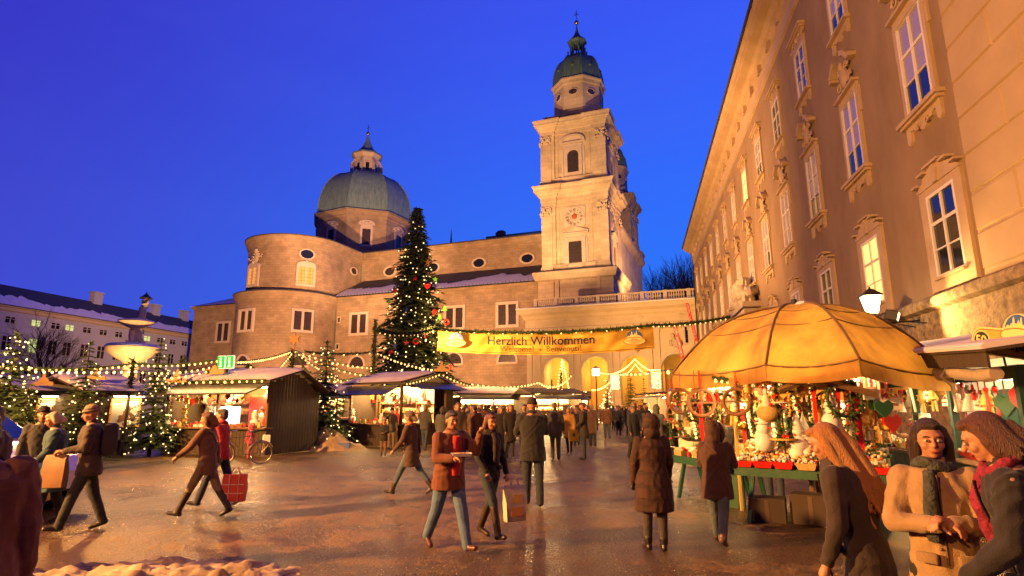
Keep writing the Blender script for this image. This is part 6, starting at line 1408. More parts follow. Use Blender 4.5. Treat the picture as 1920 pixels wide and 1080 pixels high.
for (y, z, nm) in steps:
    x = .16
    while x < TL-.1:
        k = gs.random()
        if y < .2 or k < .45: tr = tray(TW(x, y+.02, z), TR_+gs.gauss(0,.08), '', gs.choice((0,0,2,1) if y < .2 else (1,3,4,2,0)), gs.uniform(.95,1.1)); rows.setdefault(nm, []).append((x, tr)); x += gs.uniform(.27,.31)
        else:
            kd = gs.choice(('snowman','gnome','plush','house','whitejar','mushroom','reindeer','candle','gnome','whitejar')); o = good(kd, TW(x, y+gs.uniform(-.05,.08), z), '', 'goods under the umbrella', gs.uniform(.8,1.25), TR_+gs.gauss(0,.4)); o['cls'] = GD[kd][0].replace('_', ' '); rows.setdefault(nm, []).append((x, o)); x += gs.uniform(.10,.15)
rank(rows, '')
T2, TW2, TL2, TR2 = table('smaller green table left of the umbrella stall beside the hooded woman', 1252, 12.2, 1345, 10.7, .78, .7)
rows = {}
for (y, z, nm) in ((.02,.781,'at the front of the small green table'), (.36,.781,'at the back of the small green table')):
    x = .12
    while x < TL2-.05:
        if gs.random() < .55: tr = tray(TW2(x, y+.08, z), TR2, '', gs.choice((1,3,1)), 1.0); rows.setdefault(nm, []).append((x, tr)); x += .29
        else: kd = gs.choice(('reindeer','mushroom','jar','candle','box')); o = good(kd, TW2(x, y+.05, z), '', 'goods under the umbrella', gs.uniform(.8,1.2), TR2); o['cls'] = GD[kd][0].replace('_', ' '); rows.setdefault(nm, []).append((x, o)); x += .17
rank(rows, '')
for mm_, nm_, n_, r0, r1 in ((YEL, 'golden', 260, .018, .034), (WHT, 'white', 220, .018, .034), (RED, 'red', 90, .015, .026), (STRAW, 'straw', 200, .02, .04), (FIRL, 'green', 120, .02, .045)):
    g = MB()
    for i in range(n_):
        y = gs.random(); z = .90+.30*y; g.ball((gs.uniform(.05, TL-.05), .12+y*.95, z+gs.uniform(0, .07)), (gs.uniform(r0, r1), gs.uniform(r0, r1), gs.uniform(r0, r1)), 6, 4)
    o = ob('ornament_heap', g, mm_, None, 50, loc=TW(0,0,0), rot=(0,0,TR_)); tag(o, 'loose '+nm_+' trinkets heaped between the trays, umbrella stall', 'trinkets', kind='stuff')
for lb, a0, a1, sg_0, n_ in (('thick fir garland with bulbs along the front edge under the umbrella', (1340,763,10.2), (1625,763,9.8), .10, 22), ('second fir garland with bulbs in the middle under the umbrella', (1300,763,11.3), (1600,763,10.8), .16, 22), ('low fir garland with bulbs over the rear shelf, umbrella stall', (1300,763,12.2), (1640,763,11.6), .2, 20)):
    p, q_ = atD(*a0), atD(*a1); zz_ = 2.16 if 'front' in lb else 2.0 if 'second' in lb else 1.7; p.z = q_.z = zz_; string(lb, p, q_, sg_0, n_, .036, .085, group='fir garlands of the umbrella stall', dens=330)
# tiered etagere with big white figures
q = V0(atD(1465, 763, 9.9), 0); et = thing('display_stand', 'thin dark stand with round wooden plate among the white snowman figures', 'stand', tuple(q)); ob('pole', MB().tube([(0,0,.8),(0,0,1.78)], .014, 6), IRON, et); ob('plate', MB().lathe([(.0,1.20),(.19,1.20),(.20,1.225),(.0,1.225)], 20), YEL, et, 30); ob('plate', MB().lathe([(.0,1.74),(.17,1.74),(.18,1.76),(.0,1.76)], 20), WHT, et, 30)
for lb, px, D, z, k, s_, r_ in (('big white snowman figure left of the round wooden plate', 1428, 9.95, 1.02, 'snowman', 1.15, .3), ('big white gnome right of the round wooden plate', 1490, 9.95, 1.02, 'gnome', 1.25, -.3), ('second big white gnome behind the round wooden plate', 1503, 10.1, 1.06, 'gnome', 1.1, 0), ('fluffy toy on the upper white plate', 1465, 9.9, 1.762, 'plush', .9, 0), ('toy house beside the fluffy toy on the upper white plate', 1458, 9.85, 1.762, 'house', 1.0, .5), ('white jar on the round wooden plate', 1462, 9.9, 1.226, 'whitejar', .8, 0), ('tall grey and red gnome at the right of the stall', 1556, 9.7, 1.35, 'gnome', 1.2, 0), ('snowman with red nose near the right roof post', 1548, 10.2, 1.02, 'snowman', 1.1, 0)):
    q = V0(atD(px, 763, D), z); o = good(k, tuple(q), '', 'large figures on the umbrella stall', s_, r_); o['label'] = lb
# hanging goods in three curtains
rows = {}
def curtain(pL, DL, pR, DR, zt, n, kinds, row, smin=.9, smax=1.6, hmin=.05, hmax=.55):
    a, c = frame_pt(pL, DL, pR, DR); rz = math.atan2(c.y-a.y, c.x-a.x)
    for i in range(n):
        u = (i+gs.uniform(.2,.8))/n; p = a.lerp(c, u); k = gs.choice(kinds); h = gs.uniform(hmin, hmax); o = good(k, (p.x, p.y+gs.gauss(0,.05), zt-h), '', 'goods hanging under the umbrella', gs.uniform(smin, smax), rz+gs.gauss(0,.25), hang=h); o['cls'] = GD[k][0].replace('_', ' '); rows.setdefault(row, []).append((u, o))
HA = ['star','heart','angel','figure','wreath','strawring','bundle','redribbon','chain','chain','star','pinechain','wreath','goldball','lantern','plaque','goldball','figure','pinechain','bundle']
curtain(1255, 11.6, 1345, 10.8, 2.2, 24, HA+['wreath','strawring','bundle'], 'hanging at the left side, umbrella stall')
curtain(1262, 12.3, 1400, 11.8, 2.25, 30, HA, 'hanging behind the small green table', 1.0, 2.0, .1, .9)
curtain(1375, 9.9, 1600, 9.8, 2.22, 26, HA+['chain','star'], 'hanging along the front, umbrella stall', .9, 1.5, .02, .3)
curtain(1370, 10.9, 1640, 10.6, 2.25, 40, HA+['brownheart','greenheart'], 'hanging in the middle, umbrella stall', 1.0, 1.9, .1, .8)
curtain(1580, 9.7, 1668, 10.0, 2.15, 19, HA+['sock','greenheart','brownheart','plaque','redribbon'], 'hanging beside the right roof post, umbrella stall', 1.0, 1.9, .05, .7)
rank(rows, '')
for lb, px, py, D, k, s_ in (('large wicker ball basket hanging above the white gnomes', 1440, 748, 9.9, 'mesh_ball', .95), ('fat fir festoon hanging by the middle post', 1452, 706, 9.8, 'pinechain', 1.7), ('large fir wreath with red bow at the gable', 1580, 712, 9.6, 'wreath', 1.9), ('big wicker wheel hanging left', 1275, 729, 10.9, 'strawring', 1.45), ('big wicker wheel hanging over the green wreaths', 1313, 728, 10.6, 'strawring', 1.6), ('round green wreath left of the red ribbon', 1303, 748, 10.7, 'wreath', 1.4), ('round green wreath right of the red ribbon', 1327, 756, 10.7, 'wreath', 1.3), ('long red ribbon between the two green wreaths', 1313, 758, 10.6, 'redribbon', 1.3), ('second fir festoon right of the wicker ball', 1475, 716, 9.9, 'pinechain', 1.5), ('big green leaf heart at the right roof post', 1655, 762-12, 9.6, 'greenheart', 1.2)):
    q = atD(px, py, D); o = good(k, tuple(q), '', 'large hanging pieces on the umbrella stall', s_, 0, hang=max(.02, 2.3-q.z)); o['label'] = lb
# backdrop of the stall
a, c = frame_pt(1268, 12.9, 1655, 12.3); rz = math.atan2(c.y-a.y, c.x-a.x); L = (c-a).to_2d().length
bk_ = thing('stall_backdrop', 'pale lit back boards with shelves behind the umbrella stall', 'shelf', (a.x, a.y, 0), rz)
for i in range(12): ob('board', MB().box(L*i/12+.006, L*(i+1)/12-.006, 0, .03, .5, 2.2), LITW, bk_)
for z in (1.1, 1.5, 1.9): ob('shelf', MB().box(0, L, -.3, -.001, z-.02, z), WOODM, bk_)
q = Matrix.Rotation(rz, 4, 'Z'); rows = {}
for z, nm in ((1.101,'on the low back shelf, umbrella stall'),(1.501,'on the middle back shelf, umbrella stall'),(1.901,'on the top back shelf, umbrella stall')):
    x = .2
    while x < L-.1:
        kd = gs.choice(('snowman','gnome','plush','house','whitejar','jar','mushroom','reindeer','redbottle','candle','box')); p = (q @ Vector((x, -.15, z)))+V0(a, 0); o = good(kd, tuple(p), '', 'goods on the back shelves', gs.uniform(1,1.5), rz); o['cls'] = GD[kd][0].replace('_', ' '); rows.setdefault(nm, []).append((x, o)); x += gs.uniform(.17,.3)
rank(rows, '')
for x, nm in ((L*.3,'left'),(L*.55,'middle'),(L*.8,'right')):
    p = (q @ Vector((x, -.35, 2.14)))+V0(a, 0); t = thing('tube_light', nm+' fluorescent tube over the back boards, umbrella stall', 'lamp', tuple(p), rz, 'tubes, umbrella stall'); ob('tube', MB().tube([(-.45,0,0),(.45,0,0)], .022, 8), TUBE, t); ob('housing', MB().box(-.48,.48,-.01,.04,.03,.07), WHITEP, t)
    lamp('tube_glow', 'POINT', tuple(p-Vector((0,0,.06))), 130, (1,.72,.36), .12)
for i, (px, D, z0, n) in enumerate(((1290,11.4,2.1,14),(1335,11.0,2.15,16),(1392,10.6,2.2,16),(1435,10.4,2.2,12),(1484,10.6,2.2,16),(1520,10.3,2.15,12),(1570,9.9,2.1,12),(1612,10.4,2.15,16))):
    q = atD(px, 763, D); q.z = z0; string(ORDN[i]+' vertical strand of tiny bulbs under the yellow umbrella', q, q+Vector((.12, 0, -.95)), 0, n, .032, group='strands of tiny bulbs under the umbrella')
# green tarpaulin roll at the left, brown board panel, gable roof at the right
a, c = atD(1272, 716, 11.5), atD(1412, 708, 10.2); t = thing('tarpaulin', 'glossy green tarpaulin bunched under the left edge of the umbrella', 'tarpaulin', tuple(a)); d = c-a; rr = []
for i in range(15):
    u = i/14; p = d*u; rr.append([p+Vector((0, .07*math.cos(x)*(1+.5*math.sin(u*23+x)), (.04+.08*(1-u))*math.sin(x)*(1+.5*math.sin(u*17+x*3)))) for x in [2*PI*j/12 for j in range(12)]])
ob('roll', MB().rings(rr), PLASTG, t, 60)
tg = thing('gable_roof', 'small wooden gable roof over the right half, umbrella stall', 'roof', (0,0,0)); L_, P_, R_ = atD(1462, 727, 9.6), atD(1525, 705, 9.5), atD(1645, 737, 9.5); back = Vector((.55, 2.2, 0)); tg.location = P_
for nm, A_, B_ in (('roof_board', L_, P_), ('roof_board', P_, R_)):
    A2, B2 = A_-P_, B_-P_
    for k in range(4): f0, f1 = back*(k/4+.004), back*((k+1)/4-.004); ob(nm, MB().add([A2+f0, B2+f0, B2+f1, A2+f1, A2+f0-Vector((0,0,.03)), B2+f0-Vector((0,0,.03)), B2+f1-Vector((0,0,.03)), A2+f1-Vector((0,0,.03))], [(0,1,2,3),(7,6,5,4),(0,4,5,1),(1,5,6,2),(2,6,7,3),(3,7,4,0)]), mat('grey_boards', (.22,.17,.12), .8, (.16,.12,.08), 4, .3, 20), tg)
ob('fascia', MB().tube([L_-P_-Vector((0,.02,.03)), Vector((0,-.02,-.03)), R_-P_-Vector((0,.02,.03))], .045, 4), WOODM, tg)
for px, D in ((1376, 10.9), (1548, 10.9), (1628, 10.2), (1652, 11.2)):
    p = atD(px, 763, D); ob('post', MB().box(p.x-.022-P_.x, p.x+.022-P_.x, p.y-.022-P_.y, p.y+.022-P_.y, -P_.z, 2.2-P_.z), mat('pine_post', (.5,.34,.12), .6), tg)
for i, (x, y, w_, h_, d_, lb) in enumerate(((.35,.35,.5,.34,.4,'leftmost brown carton under the trestle table'), (.95,.5,.55,.42,.4,'second brown carton under the trestle table'), (1.6,.4,.5,.3,.4,'low brown carton under the middle of the table'), (2.2,.55,.6,.45,.35,'tall carton under the right end of the table'))):
    if x < TL: t = thing('carton', lb, 'box', TW(x, y, 0), TR_+gs.gauss(0,.1), 'cartons stored under the trestle table'); ob('shell', MB().box(-w_/2, w_/2, -d_/2, d_/2, 0, h_), mat('carton_brown', (.05,.03,.018), .8), t); ob('tape', MB().box(-.03,.03,-d_/2-.003,-d_/2-.001,.02,h_-.02), mat('parcel_tape', (.09,.055,.03), .4), t)
# things under and beside the table
p = gnd(1548, 960); t = thing('wicker_basket', 'wicker basket in plastic wrap on a green stool beside the stall', 'basket', (p.x, p.y+.1, .28)); b = MB(); b.lathe([(.12,0),(.17,.2),(.18,.22),(.15,.2),(.10,.02)], 16); ob('basket', b, mat('wicker', (.5,.22,.06), .7, (.35,.14,.04), 30, .5, 60), t, 40); b = MB(); b.lathe([(.18,.22),(.14,.32),(.05,.36),(.09,.44)], 14, caps=False); ob('plastic_wrap', b, mat('plastic_wrap', (.7,.7,.65), .15, trans=.6), t, 60)
t = thing('stool', 'low green stool under the wicker basket', 'stool', (p.x, p.y+.1, 0)); ob('seat', MB().bbox(-.2,.2,-.15,.15,.24,.279), GREENW, t); [ob('leg', MB().box(x-.02,x+.02,y-.02,y+.02,0,.24), GREENW, t) for x in (-.17,.17) for y in (-.12,.12)]
p = gnd(1385, 953); ob_ = thing('green_board', 'upright green board standing at the left end of the trestle table', 'board', (p.x, p.y, 0), TR_); ob('panel', MB().bbox(-.16,.12,-.03,.03,0,.78,.01), GREENW, ob_)
p = gnd(1345, 900); b = MB()
# ================================================================== STALL 50
WLm = Matrix.Rotation(WL_RZ, 4, 'Z'); WLp = lambda x, s, z: tuple((WLm @ Vector((x, s, z)))+Vector(W0))
s5 = thing('number_fifty_stall', 'long dark green stall along the palace wall with hanging ornaments', 'market stall', WLp(-4.45, 6.6, 0), WL_RZ)   # local y along the wall
LL = 6.2
def sz_(y): return 2.20+.055*y      # roof edge height
for i in range(int(LL/.2)): ob('plank', plank(.2, .86, m=DGREEN), None, s5, loc=(0, i*.2+.2, .02), rot=(0,0,-PI/2))
ob('counter', MB().bbox(-.12, .75, 0, LL, .88, .93, .01), WOODM, s5)
for y in (.05, 1.75, 3.0, 4.6, LL-.05): ob('post', MB().box(.0,.09,y-.045,y+.045,.93,sz_(y)-.02), DGREEN, s5)
ob('fascia_board', MB().add([(x, y, z) for y in (-.3, LL+.2) for x, z in ((-.45, sz_(y)-.03),(-.45, sz_(y)+.17),(-.42, sz_(y)+.17),(-.42, sz_(y)-.03))], [(0,1,5,4),(1,2,6,5),(2,3,7,6),(3,0,4,7),(3,2,1,0),(4,5,6,7)]), WOOD, s5)
ob('roof', MB().add([(x, y, z) for y in (-.4, LL+.3) for x, z in ((-.5, sz_(y)+.16),(-.5, sz_(y)+.2),(3.6, sz_(y)+.75),(3.6, sz_(y)+.7))], [(0,1,5,4),(1,2,6,5),(2,3,7,6),(3,0,4,7),(3,2,1,0),(4,5,6,7)]), WOOD, s5)
ob('roof_snow', MB().add([(x, y, z) for y in (-.4, LL+.3) for x, z in ((-.53, sz_(y)+.19),(-.55, sz_(y)+.23),(-.50, sz_(y)+.27),(3.4, sz_(y)+.8),(3.4, sz_(y)+.76))], [(0,1,6,5),(1,2,7,6),(2,3,8,7),(3,4,9,8),(4,0,5,9),(4,3,2,1,0),(5,6,7,8,9)]), mat('lilac_snow', (.7,.62,.66), .8), s5)
ob('inner_beam', MB().box(.02,.14,0,LL,2.03,2.2), DGREEN, s5); ob('back_wall', MB().box(2.3,2.35,0,LL,0,2.6), LITW, s5)
for y0, y1, m_ in ((.0,1.6,TUBE),(2.2,3.4,LITW),(4.2,5.4,mat('green_door', (.02,.07,.04), .6))): ob('back_panel', MB().box(2.2,2.29,y0,y1,.95,2.0), LITW if m_ is TUBE else m_, s5)
for z in (1.25, 1.6): ob('shelf', MB().box(1.95,2.19,.0,3.4,z-.02,z), WHITEP, s5)
for i, y in enumerate((.8, 2.6, 4.6)):
    ob('strip_light', MB().box(1.2,1.26,y-.55,y+.55,2.1,2.14), TUBE, s5); lamp('stall_lamp', 'POINT', WLp(-4.45+1.1, 6.6+y, 2.02), 110, (1,.76,.42), .15)
b = MB(); rr = []
for i in range(31):
    y = -.2+i*(LL+.1)/30; r_ = .085*(1+.12*math.sin(i*2.1)); rr.append([(-.32+r_*math.cos(a), y, 2.09+.022*y*2+r_*math.sin(a)-.02*math.sin(i*.9)) for a in [2*PI*j/10 for j in range(10)]])
b.rings(rr); rt = ob('rolled_tarpaulin', b, mat('clear_tarpaulin', (.50,.40,.27), .2, (.38,.30,.24), 4, .4, 10, coat=.5), s5, 60)
for y in (.9, 2.2, 3.5, 4.6): b = MB(); b.tube([(-.32,y,2.24+.04*y*.5),(-.44,y,2.1),(-.32,y,1.97),(-.25,y+.1,1.6)], .02, 5); ob('strap', b, CRM, rt)
rows = {}
y = .15
while y < LL-.1:
    k = gs.choice(['star','figure','bundle','angel','heart','greenheart','sock','plaque','redribbon','goldball','figure','redstar']); h = gs.uniform(.02,.2); o = good(k, WLp(-4.4+gs.uniform(0,.1), 6.6+y, 2.04-h), '', 'goods hanging on stall fifty', gs.uniform(1.1,1.9), WL_RZ-PI/2+gs.gauss(0,.3), hang=h); o['cls'] = GD[k][0].replace('_', ' '); rows.setdefault('hanging from the beam of the dark green stall', []).append((-y, o)); y += gs.uniform(.12,.2)
for x0, nm in ((.05,'along the front, green stall counter'), (.4,'in the second row, green stall counter')):
    y = .2
    while y < LL-.1:
        if gs.random() < .5: tr = tray(WLp(-4.45+x0+.1, 6.6+y, .931), WL_RZ, '', gs.choice((1,2,3,0)), 1.1); rows.setdefault(nm, []).append((-y, tr)); y += .3
        else: k = gs.choice(('snowman','house','jar','whitejar','plush','candle','reindeer','box')); o = good(k, WLp(-4.45+x0+.05, 6.6+y, .931), '', 'goods on stall fifty', gs.uniform(.9,1.4), WL_RZ-PI/2); o['cls'] = GD[k][0].replace('_', ' '); rows.setdefault(nm, []).append((-y, o)); y += gs.uniform(.15,.22)
for z, nm in ((1.251,'on the lower back shelf, green stall'), (1.601,'on the upper back shelf, green stall')):
    y = .15
    while y < 3.3: k = gs.choice(('snowman','redbottle','candle','plush','gnome','reindeer','house')); o = good(k, WLp(-4.45+2.07, 6.6+y, z), '', 'goods on stall fifty', gs.uniform(.8,1.1), WL_RZ-PI/2); o['cls'] = GD[k][0].replace('_', ' '); rows.setdefault(nm, []).append((-y, o)); y += gs.uniform(.16,.26)
rank(rows, '')
# sign 50
pa_, pb_ = atD(1822, 636, 10.6), atD(1990, 655, 9.6); d = pb_-pa_; rz = math.atan2(d.y, d.x); L = d.to_2d().length
sg_ = thing('stall_sign', 'long orange stall sign with number fifty disc and emblem on the roof edge', 'sign', tuple(pa_), rz); sg_.rotation_euler = (0, -math.atan2(d.z, L)*1.0, rz)
def capsule(x0, x1, h, n=10): return [(x0+h-h*math.sin(PI*i/n)-0, h*math.cos(PI*i/n)) for i in range(n+1)]+[(x1, -h), (x1, h)]
ob('board', MB().prism(capsule(0, L, .19), -.0, .03), PALE, sg_); ob('inner_line', MB().prism(capsule(.025, L, .165), -.003, -.0005), BRN, sg_); ob('field', MB().prism(capsule(.035, L, .155), -.006, -.0035), mat('sign_orange', (.75,.36,.06), .5), sg_)
b = MB(); b.T = Matrix.Rotation(PI/2, 4, 'X'); b.lathe([(.145,.007),(.145,.012)], 24, (.19,0,0)); ob('pale_disc', b, PALE, sg_); b = MB(); b.T = Matrix.Rotation(PI/2, 4, 'X'); b.lathe([(.125,.013),(.125,.016)], 24, (.19,0,0)); ob('number_disc', b, mat('disc_green', (.02,.045,.015), .5), sg_)
ob('lettering', text_mesh('50', .19, PALE, bold=.003), None, sg_, loc=(.19, -.021, 0), rot=(PI/2,0,0)); ob('lettering', text_mesh('Salzburger Dommusik', .115, NAVY, align='LEFT', bold=.001), None, sg_, loc=(.40, -.012, -.045), rot=(PI/2,0,0))
b = MB(); b.prism([(.78+.25*math.cos(PI*i/14), .15+.25*math.sin(PI*i/14)) for i in range(15)], -.012, .02); ob('emblem_board', b, PALE, sg_); emblem(sg_, .78, .19, .27, -.025, False)
for x in (.5, 1.4): ob('stay', MB().tube([(x,.02,-.15),(x,.1,-.45)], .015, 5), IRON, sg_)
# ================================================================== WALL LANTERN + FLOODLIGHT
lp = thing('wall_lantern', 'bright old style wall lantern on an iron bracket beside the yellow umbrella', 'lamp', WLp(-1.55, 18.75, 4.6), WL_RZ)
b = MB(); b.rings([[(x*r, y*r, z) for x, y in ((-1,-1),(1,-1),(1,1),(-1,1))] for r, z in ((.13,.02),(.235,.58))]); ob('glass', b, mat('lantern_glass', (1,.9,.6), .3, emit=(1,.78,.40), estr=14, sampling='NONE'), lp)
b = MB(); b.rings([[(x*r, y*r, z) for x, y in ((-1,-1),(1,-1),(1,1),(-1,1))] for r, z in ((.28,.585),(.27,.62),(.12,.76),(.09,.80),(.03,.83),(.015,.90))]); b.lathe([(.15,-.02),(.13,.02)], 4, ph=PI/4)
for x in (-1, 1):
    for y in (-1, 1): b.tube([(x*.135,y*.135,.0),(x*.24,y*.24,.585)], .013, 4)
ob('cap_and_frame', b, IRON, lp)
b = MB(); b.tube([(0,0,-.02),(0,0,-.2),(.5,0,-.3),(1.5,0,-.25)], .025, 6); b.tube([(0,.0,-.2),(1.5,.4,-.45)], .014, 5); b.tube([(0,0,-.2),(1.5,-.5,-.42)], .014, 5); ob('bracket', b, IRON, lp)
lamp('lantern_light', 'POINT', WLp(-1.55, 18.75, 4.9), 420, (1,.62,.22), .25)
fl = thing('floodlight', 'black box floodlight mounted beside the wall lantern', 'lamp', WLp(-1.25, 18.1, 4.42), WL_RZ-PI/2-.45); b = MB(); b.T = Matrix.Rotation(-.3, 4, 'X'); b.bbox(-.22,.22,-.18,.16,-.12,.17,.02); ob('housing', b, IRON, fl); b = MB(); b.T = Matrix.Rotation(-.3, 4, 'X'); b.box(-.19,.19,.161,.17,-.1,.14); ob('lens', b, mat('flood_lens', (1,.8,.5), .2, emit=(1,.65,.25), estr=6, sampling='NONE'), fl)
b = MB(); b.tube([(0,0,-.1),(-.5,-.3,-.12),(-1.2,-.6,-.1)], .02, 5); b.tube([(-.3,.0,-.1),(-.4,-2.4,-.1),(-.4,-2.4,-.5)], .012, 5); ob('arm', b, IRON, fl)
lamp('wall_wash', 'SPOT', WLp(-1.2, 17.8, 4.4), 1500, (1,.58,.18), .12, WLp(0, 13.8, 3.9), 120, .7)
# ================================================================== PEOPLE
PEND = []
def hash_(s): return sum(ord(c)*(i+3) for i, c in enumerate(s))
def cloth(col, kind='plain', rough=.85):
    n = 'cloth_%s_%02d%02d%02d' % (kind, *[int(c*99) for c in col])
    if n in MATS: return MATS[n]
    if kind == 'quilt':
        m = ashlar(n, col, [c*.92 for c in col], [c*.6 for c in col], .10, .15, .8); return m
    c2 = [c*.72 for c in col]
    if kind == 'leather': return mat(n, col, .38, c2, 5, .35, 22)
    if kind == 'hair': return mat(n, col, .5, c2, 22, .8, 60, stretch=(4,4,.5))
    if kind == 'skin': return mat(n, col, .55, [col[0]*.92, col[1]*.8, col[2]*.75], 14)
    if kind == 'denim': return mat(n, col, .85, c2, 7, .4, 70)
    if kind == 'fur': return mat(n, col, .95, [c*.5 for c in col], 25, 1.0, 45)
    return mat(n, col, rough, c2, 9, .3, 150, sheen=.15)
SKIN = (.42,.21,.12)
def person(label, pos, face, H=1.72, vox=None, lean=0, head=(0,0), armL=(5,8,12,0), armR=(5,8,12,0), legL=(0,0), legR=(0,0), coat=(.05,.04,.035), coatkind='plain', hem=.78, flare=1.0, bulk=1.0, legs=(.05,.06,.09), legkind='denim', shoes=(.03,.02,.015), boot=.12, hair=(.06,.035,.02), hairlen=0, hat=None, hatkind='beanie', scarf=None, hood=None, hooddown=False, fur=None, gloves=None, inner=None, group='people at the market', child=False, cat='person', skin=SKIN, strap=None, stripes=False, hips=1.0):
    D = math.hypot(pos[0], pos[1]); vox = vox or max(.0085, min(.03, D*.0013)); s = H/1.75; nseg = 10 if D < 12 else 7
    t = thing('person', label, cat, (pos[0], pos[1], 0), math.radians(face), group)
    X = Matrix.Identity(4); Lm = Matrix.Translation((0,0,.95)) @ Matrix.Rotation(-math.radians(lean), 4, 'X') @ Matrix.Translation((0,0,-.95))
    def pt(p, m=None): return (m @ Vector(p)) if m is not None else Vector(p)
    def leg(sg, a):
        hf, kb = math.radians(a[0]), math.radians(a[1]); hp = Vector((sg*.095,0,.90)); kn = hp+Vector((sg*.0, math.sin(hf), -math.cos(hf)))*.42; an = kn+Vector((0, math.sin(hf-kb), -math.cos(hf-kb)))*.41
        fp = (hf-kb)*.75 if a[1] > 5 or a[0] < -8 else max(0, (hf-kb))*.5
        return hp, kn, an, fp
    Lg = {-1: leg(-1, legL), 1: leg(1, legR)}
    low = min(an.z-.075-(max(0, -math.sin(fp))*.17) for _, _, an, fp in Lg.values())
    def arm(sg, a):
        sf, ab, eb, tw = [math.radians(v) for v in a]; sh = Vector((sg*.185*bulk**.4, -.005, 1.425)); u = Vector((sg*math.sin(ab), math.sin(sf)*math.cos(ab), -math.cos(sf)*math.cos(ab))); el = sh+u*.285
        f = Vector((sg*math.sin(ab)*.4, math.sin(sf+eb), -math.cos(sf+eb))).normalized(); f = Matrix.Rotation(sg*tw, 3, 'Z') @ f; wr = el+f*.255; return [Lm @ p for p in (sh, el, wr)]
    Ar = {-1: arm(-1, armL), 1: arm(1, armR)}
    HM = Lm @ Matrix.Translation((0,0,1.50)) @ Matrix.Rotation(math.radians(head[0]), 4, 'Z') @ Matrix.Rotation(-math.radians(head[1])-math.radians(-lean)*.7*0, 4, 'X') @ Matrix.Translation((0,0,-1.50))
    hs = 1.0 if not child else 1.22
    if child: HM = HM @ Matrix.Translation((0,0,1.5)) @ Matrix.Scale(hs, 4) @ Matrix.Translation((0,0,-1.5))
    def torso(b, infl, z0, z1, fl=1.0):
        P = [(.52,.155,.125,-.01),(.70,.165,.13,-.01),(.86,.165,.125,-.012),(.95,.155,.115,-.01),(1.08,.140,.105,0),(1.22,.158,.118,0),(1.34,.178,.118,-.005),(1.43,.150,.095,-.01),(1.50,.075,.068,-.01)]
        def at(z):
            for (a, b_) in zip(P[:-1], P[1:]):
                if a[0] <= z <= b_[0]: u = (z-a[0])/(b_[0]-a[0]); return [a[k]+(b_[k]-a[k])*u for k in range(4)]
            return list(P[0] if z < P[0][0] else P[-1])
        rr = []; n = 10; zs = [z0+(z1-z0)*i/n for i in range(n+1)]
        for z in zs:
            _, rx, ry, oy = at(z); k = bulk if z < 1.4 else 1+(bulk-1)*.5; e = 1+(fl-1)*max(0, (1.0-z)/.5); hx = hips if z < 1.02 else 1
            if z > 1.2: m_ = Lm
            else: m_ = Lm if z > .95 else None
            c = Vector((0, oy, z)); ring = []
            for j in range(18): a = 2*PI*j/18; q = c+Vector(((rx*k*e*hx+infl)*math.cos(a), (ry*k*e*hx+infl)*math.sin(a), 0)); ring.append(m_ @ q if m_ is not None else q)
            rr.append(ring)
        b.rings(rr)
    bd = MB()
    torso(bd, -.008, .84, 1.50)
    for sg in (-1, 1):
        hp, kn, an, fp = Lg[sg]; bd.cap(hp, kn, .075, .052, nseg); bd.cap(kn, an, .052, .036, nseg)
        d = Vector((sg*.12, math.cos(fp), math.sin(fp))).normalized(); bd.cap(an+Vector((0,0,-.03)), an+Vector((0,0,-.045))+d*.15, .035, .028, nseg)
        sh, el, wr = Ar[sg]; bd.cap(sh, el, .048, .038, nseg); bd.cap(el, wr, .038, .026, nseg)
        f = (wr-el).normalized(); sd = (Vector((sg,0,0))-f*f.x*sg); sd = sd.normalized() if sd.length > .1 else Vector((0,1,0)); pn = f.cross(sd).normalized()
        hd = MB() if gloves else bd
        if pn.z > 0: pn = -pn
        pc_ = wr+f*.055; fd = f
        hd.cap(wr+f*.01, wr+f*.075, .027, .034, nseg)
        side = f.cross(pn).normalized()
        if D < 14:
            for i, (o_, l_) in enumerate(((-.030,.060),(-.010,.070),(.011,.066),(.030,.052))):
                b0 = wr+f*.082+side*o_; b1 = b0+(f*.8+pn*.5).normalized()*l_*.55; b2 = b1+(f*.15+pn).normalized()*l_*.55; hd.cap(b0, b1, .0105, .0095, 6); hd.cap(b1, b2, .0095, .008, 6)
            q0 = wr+f*.03-side*.028; q1 = q0+(f*.6-side*.7+pn*.4).normalized()*.045; hd.cap(q0, q1, .013, .011, 6); hd.cap(q1, q1+(f*.8+pn*.6).normalized()*.032, .011, .009, 6)
        else: hd.cap(wr+f*.07, wr+f*.13+pn*.03, .034, .022, nseg)
        if gloves: PEND.append(('glove', hd, cloth(gloves, 'leather'), t, vox, s, low, 0))
    bd.cap(Lm @ Vector((0,-.012,1.42)), HM @ Vector((0,-.002,1.57)), .056, .052, nseg)
    bd.T = HM
    bd.ball((0,-.012,1.648), (.074,.094,.094), 14, 10); bd.ball((0,.028,1.590), (.056,.060,.068), 12, 8); bd.ball((0,.062,1.548), (.026,.022,.020), 8, 6); bd.ball((0,.068,1.655), (.056,.022,.028), 8, 6)
    for sg in (-1, 1): bd.ball((sg*.036,.058,1.603), (.026,.026,.026), 8, 6); bd.ball((sg*.076,-.008,1.618), (.011,.020,.030), 7, 5)
    bd.cap((0,.088,1.640), (0,.108,1.606), .009, .0155, 7); bd.ball((0,.082,1.571), (.024,.012,.012), 8, 5)
    bd.T = None
    PEND.append(('body', bd, cloth(skin, 'skin'), t, (.006 if D < 6 else min(vox, .012)) if D < 12 else vox, s, low, 0))
    if D < 6:
        b = MB(); b.T = HM; [b.ball((sg*.031,.0875,1.632), (.0150,.0085,.0085), 10, 6) for sg in (-1, 1)]; PEND.append(('eyeballs', b, cloth((.55,.5,.45), 'leather'), t, 0, s, low, 0))
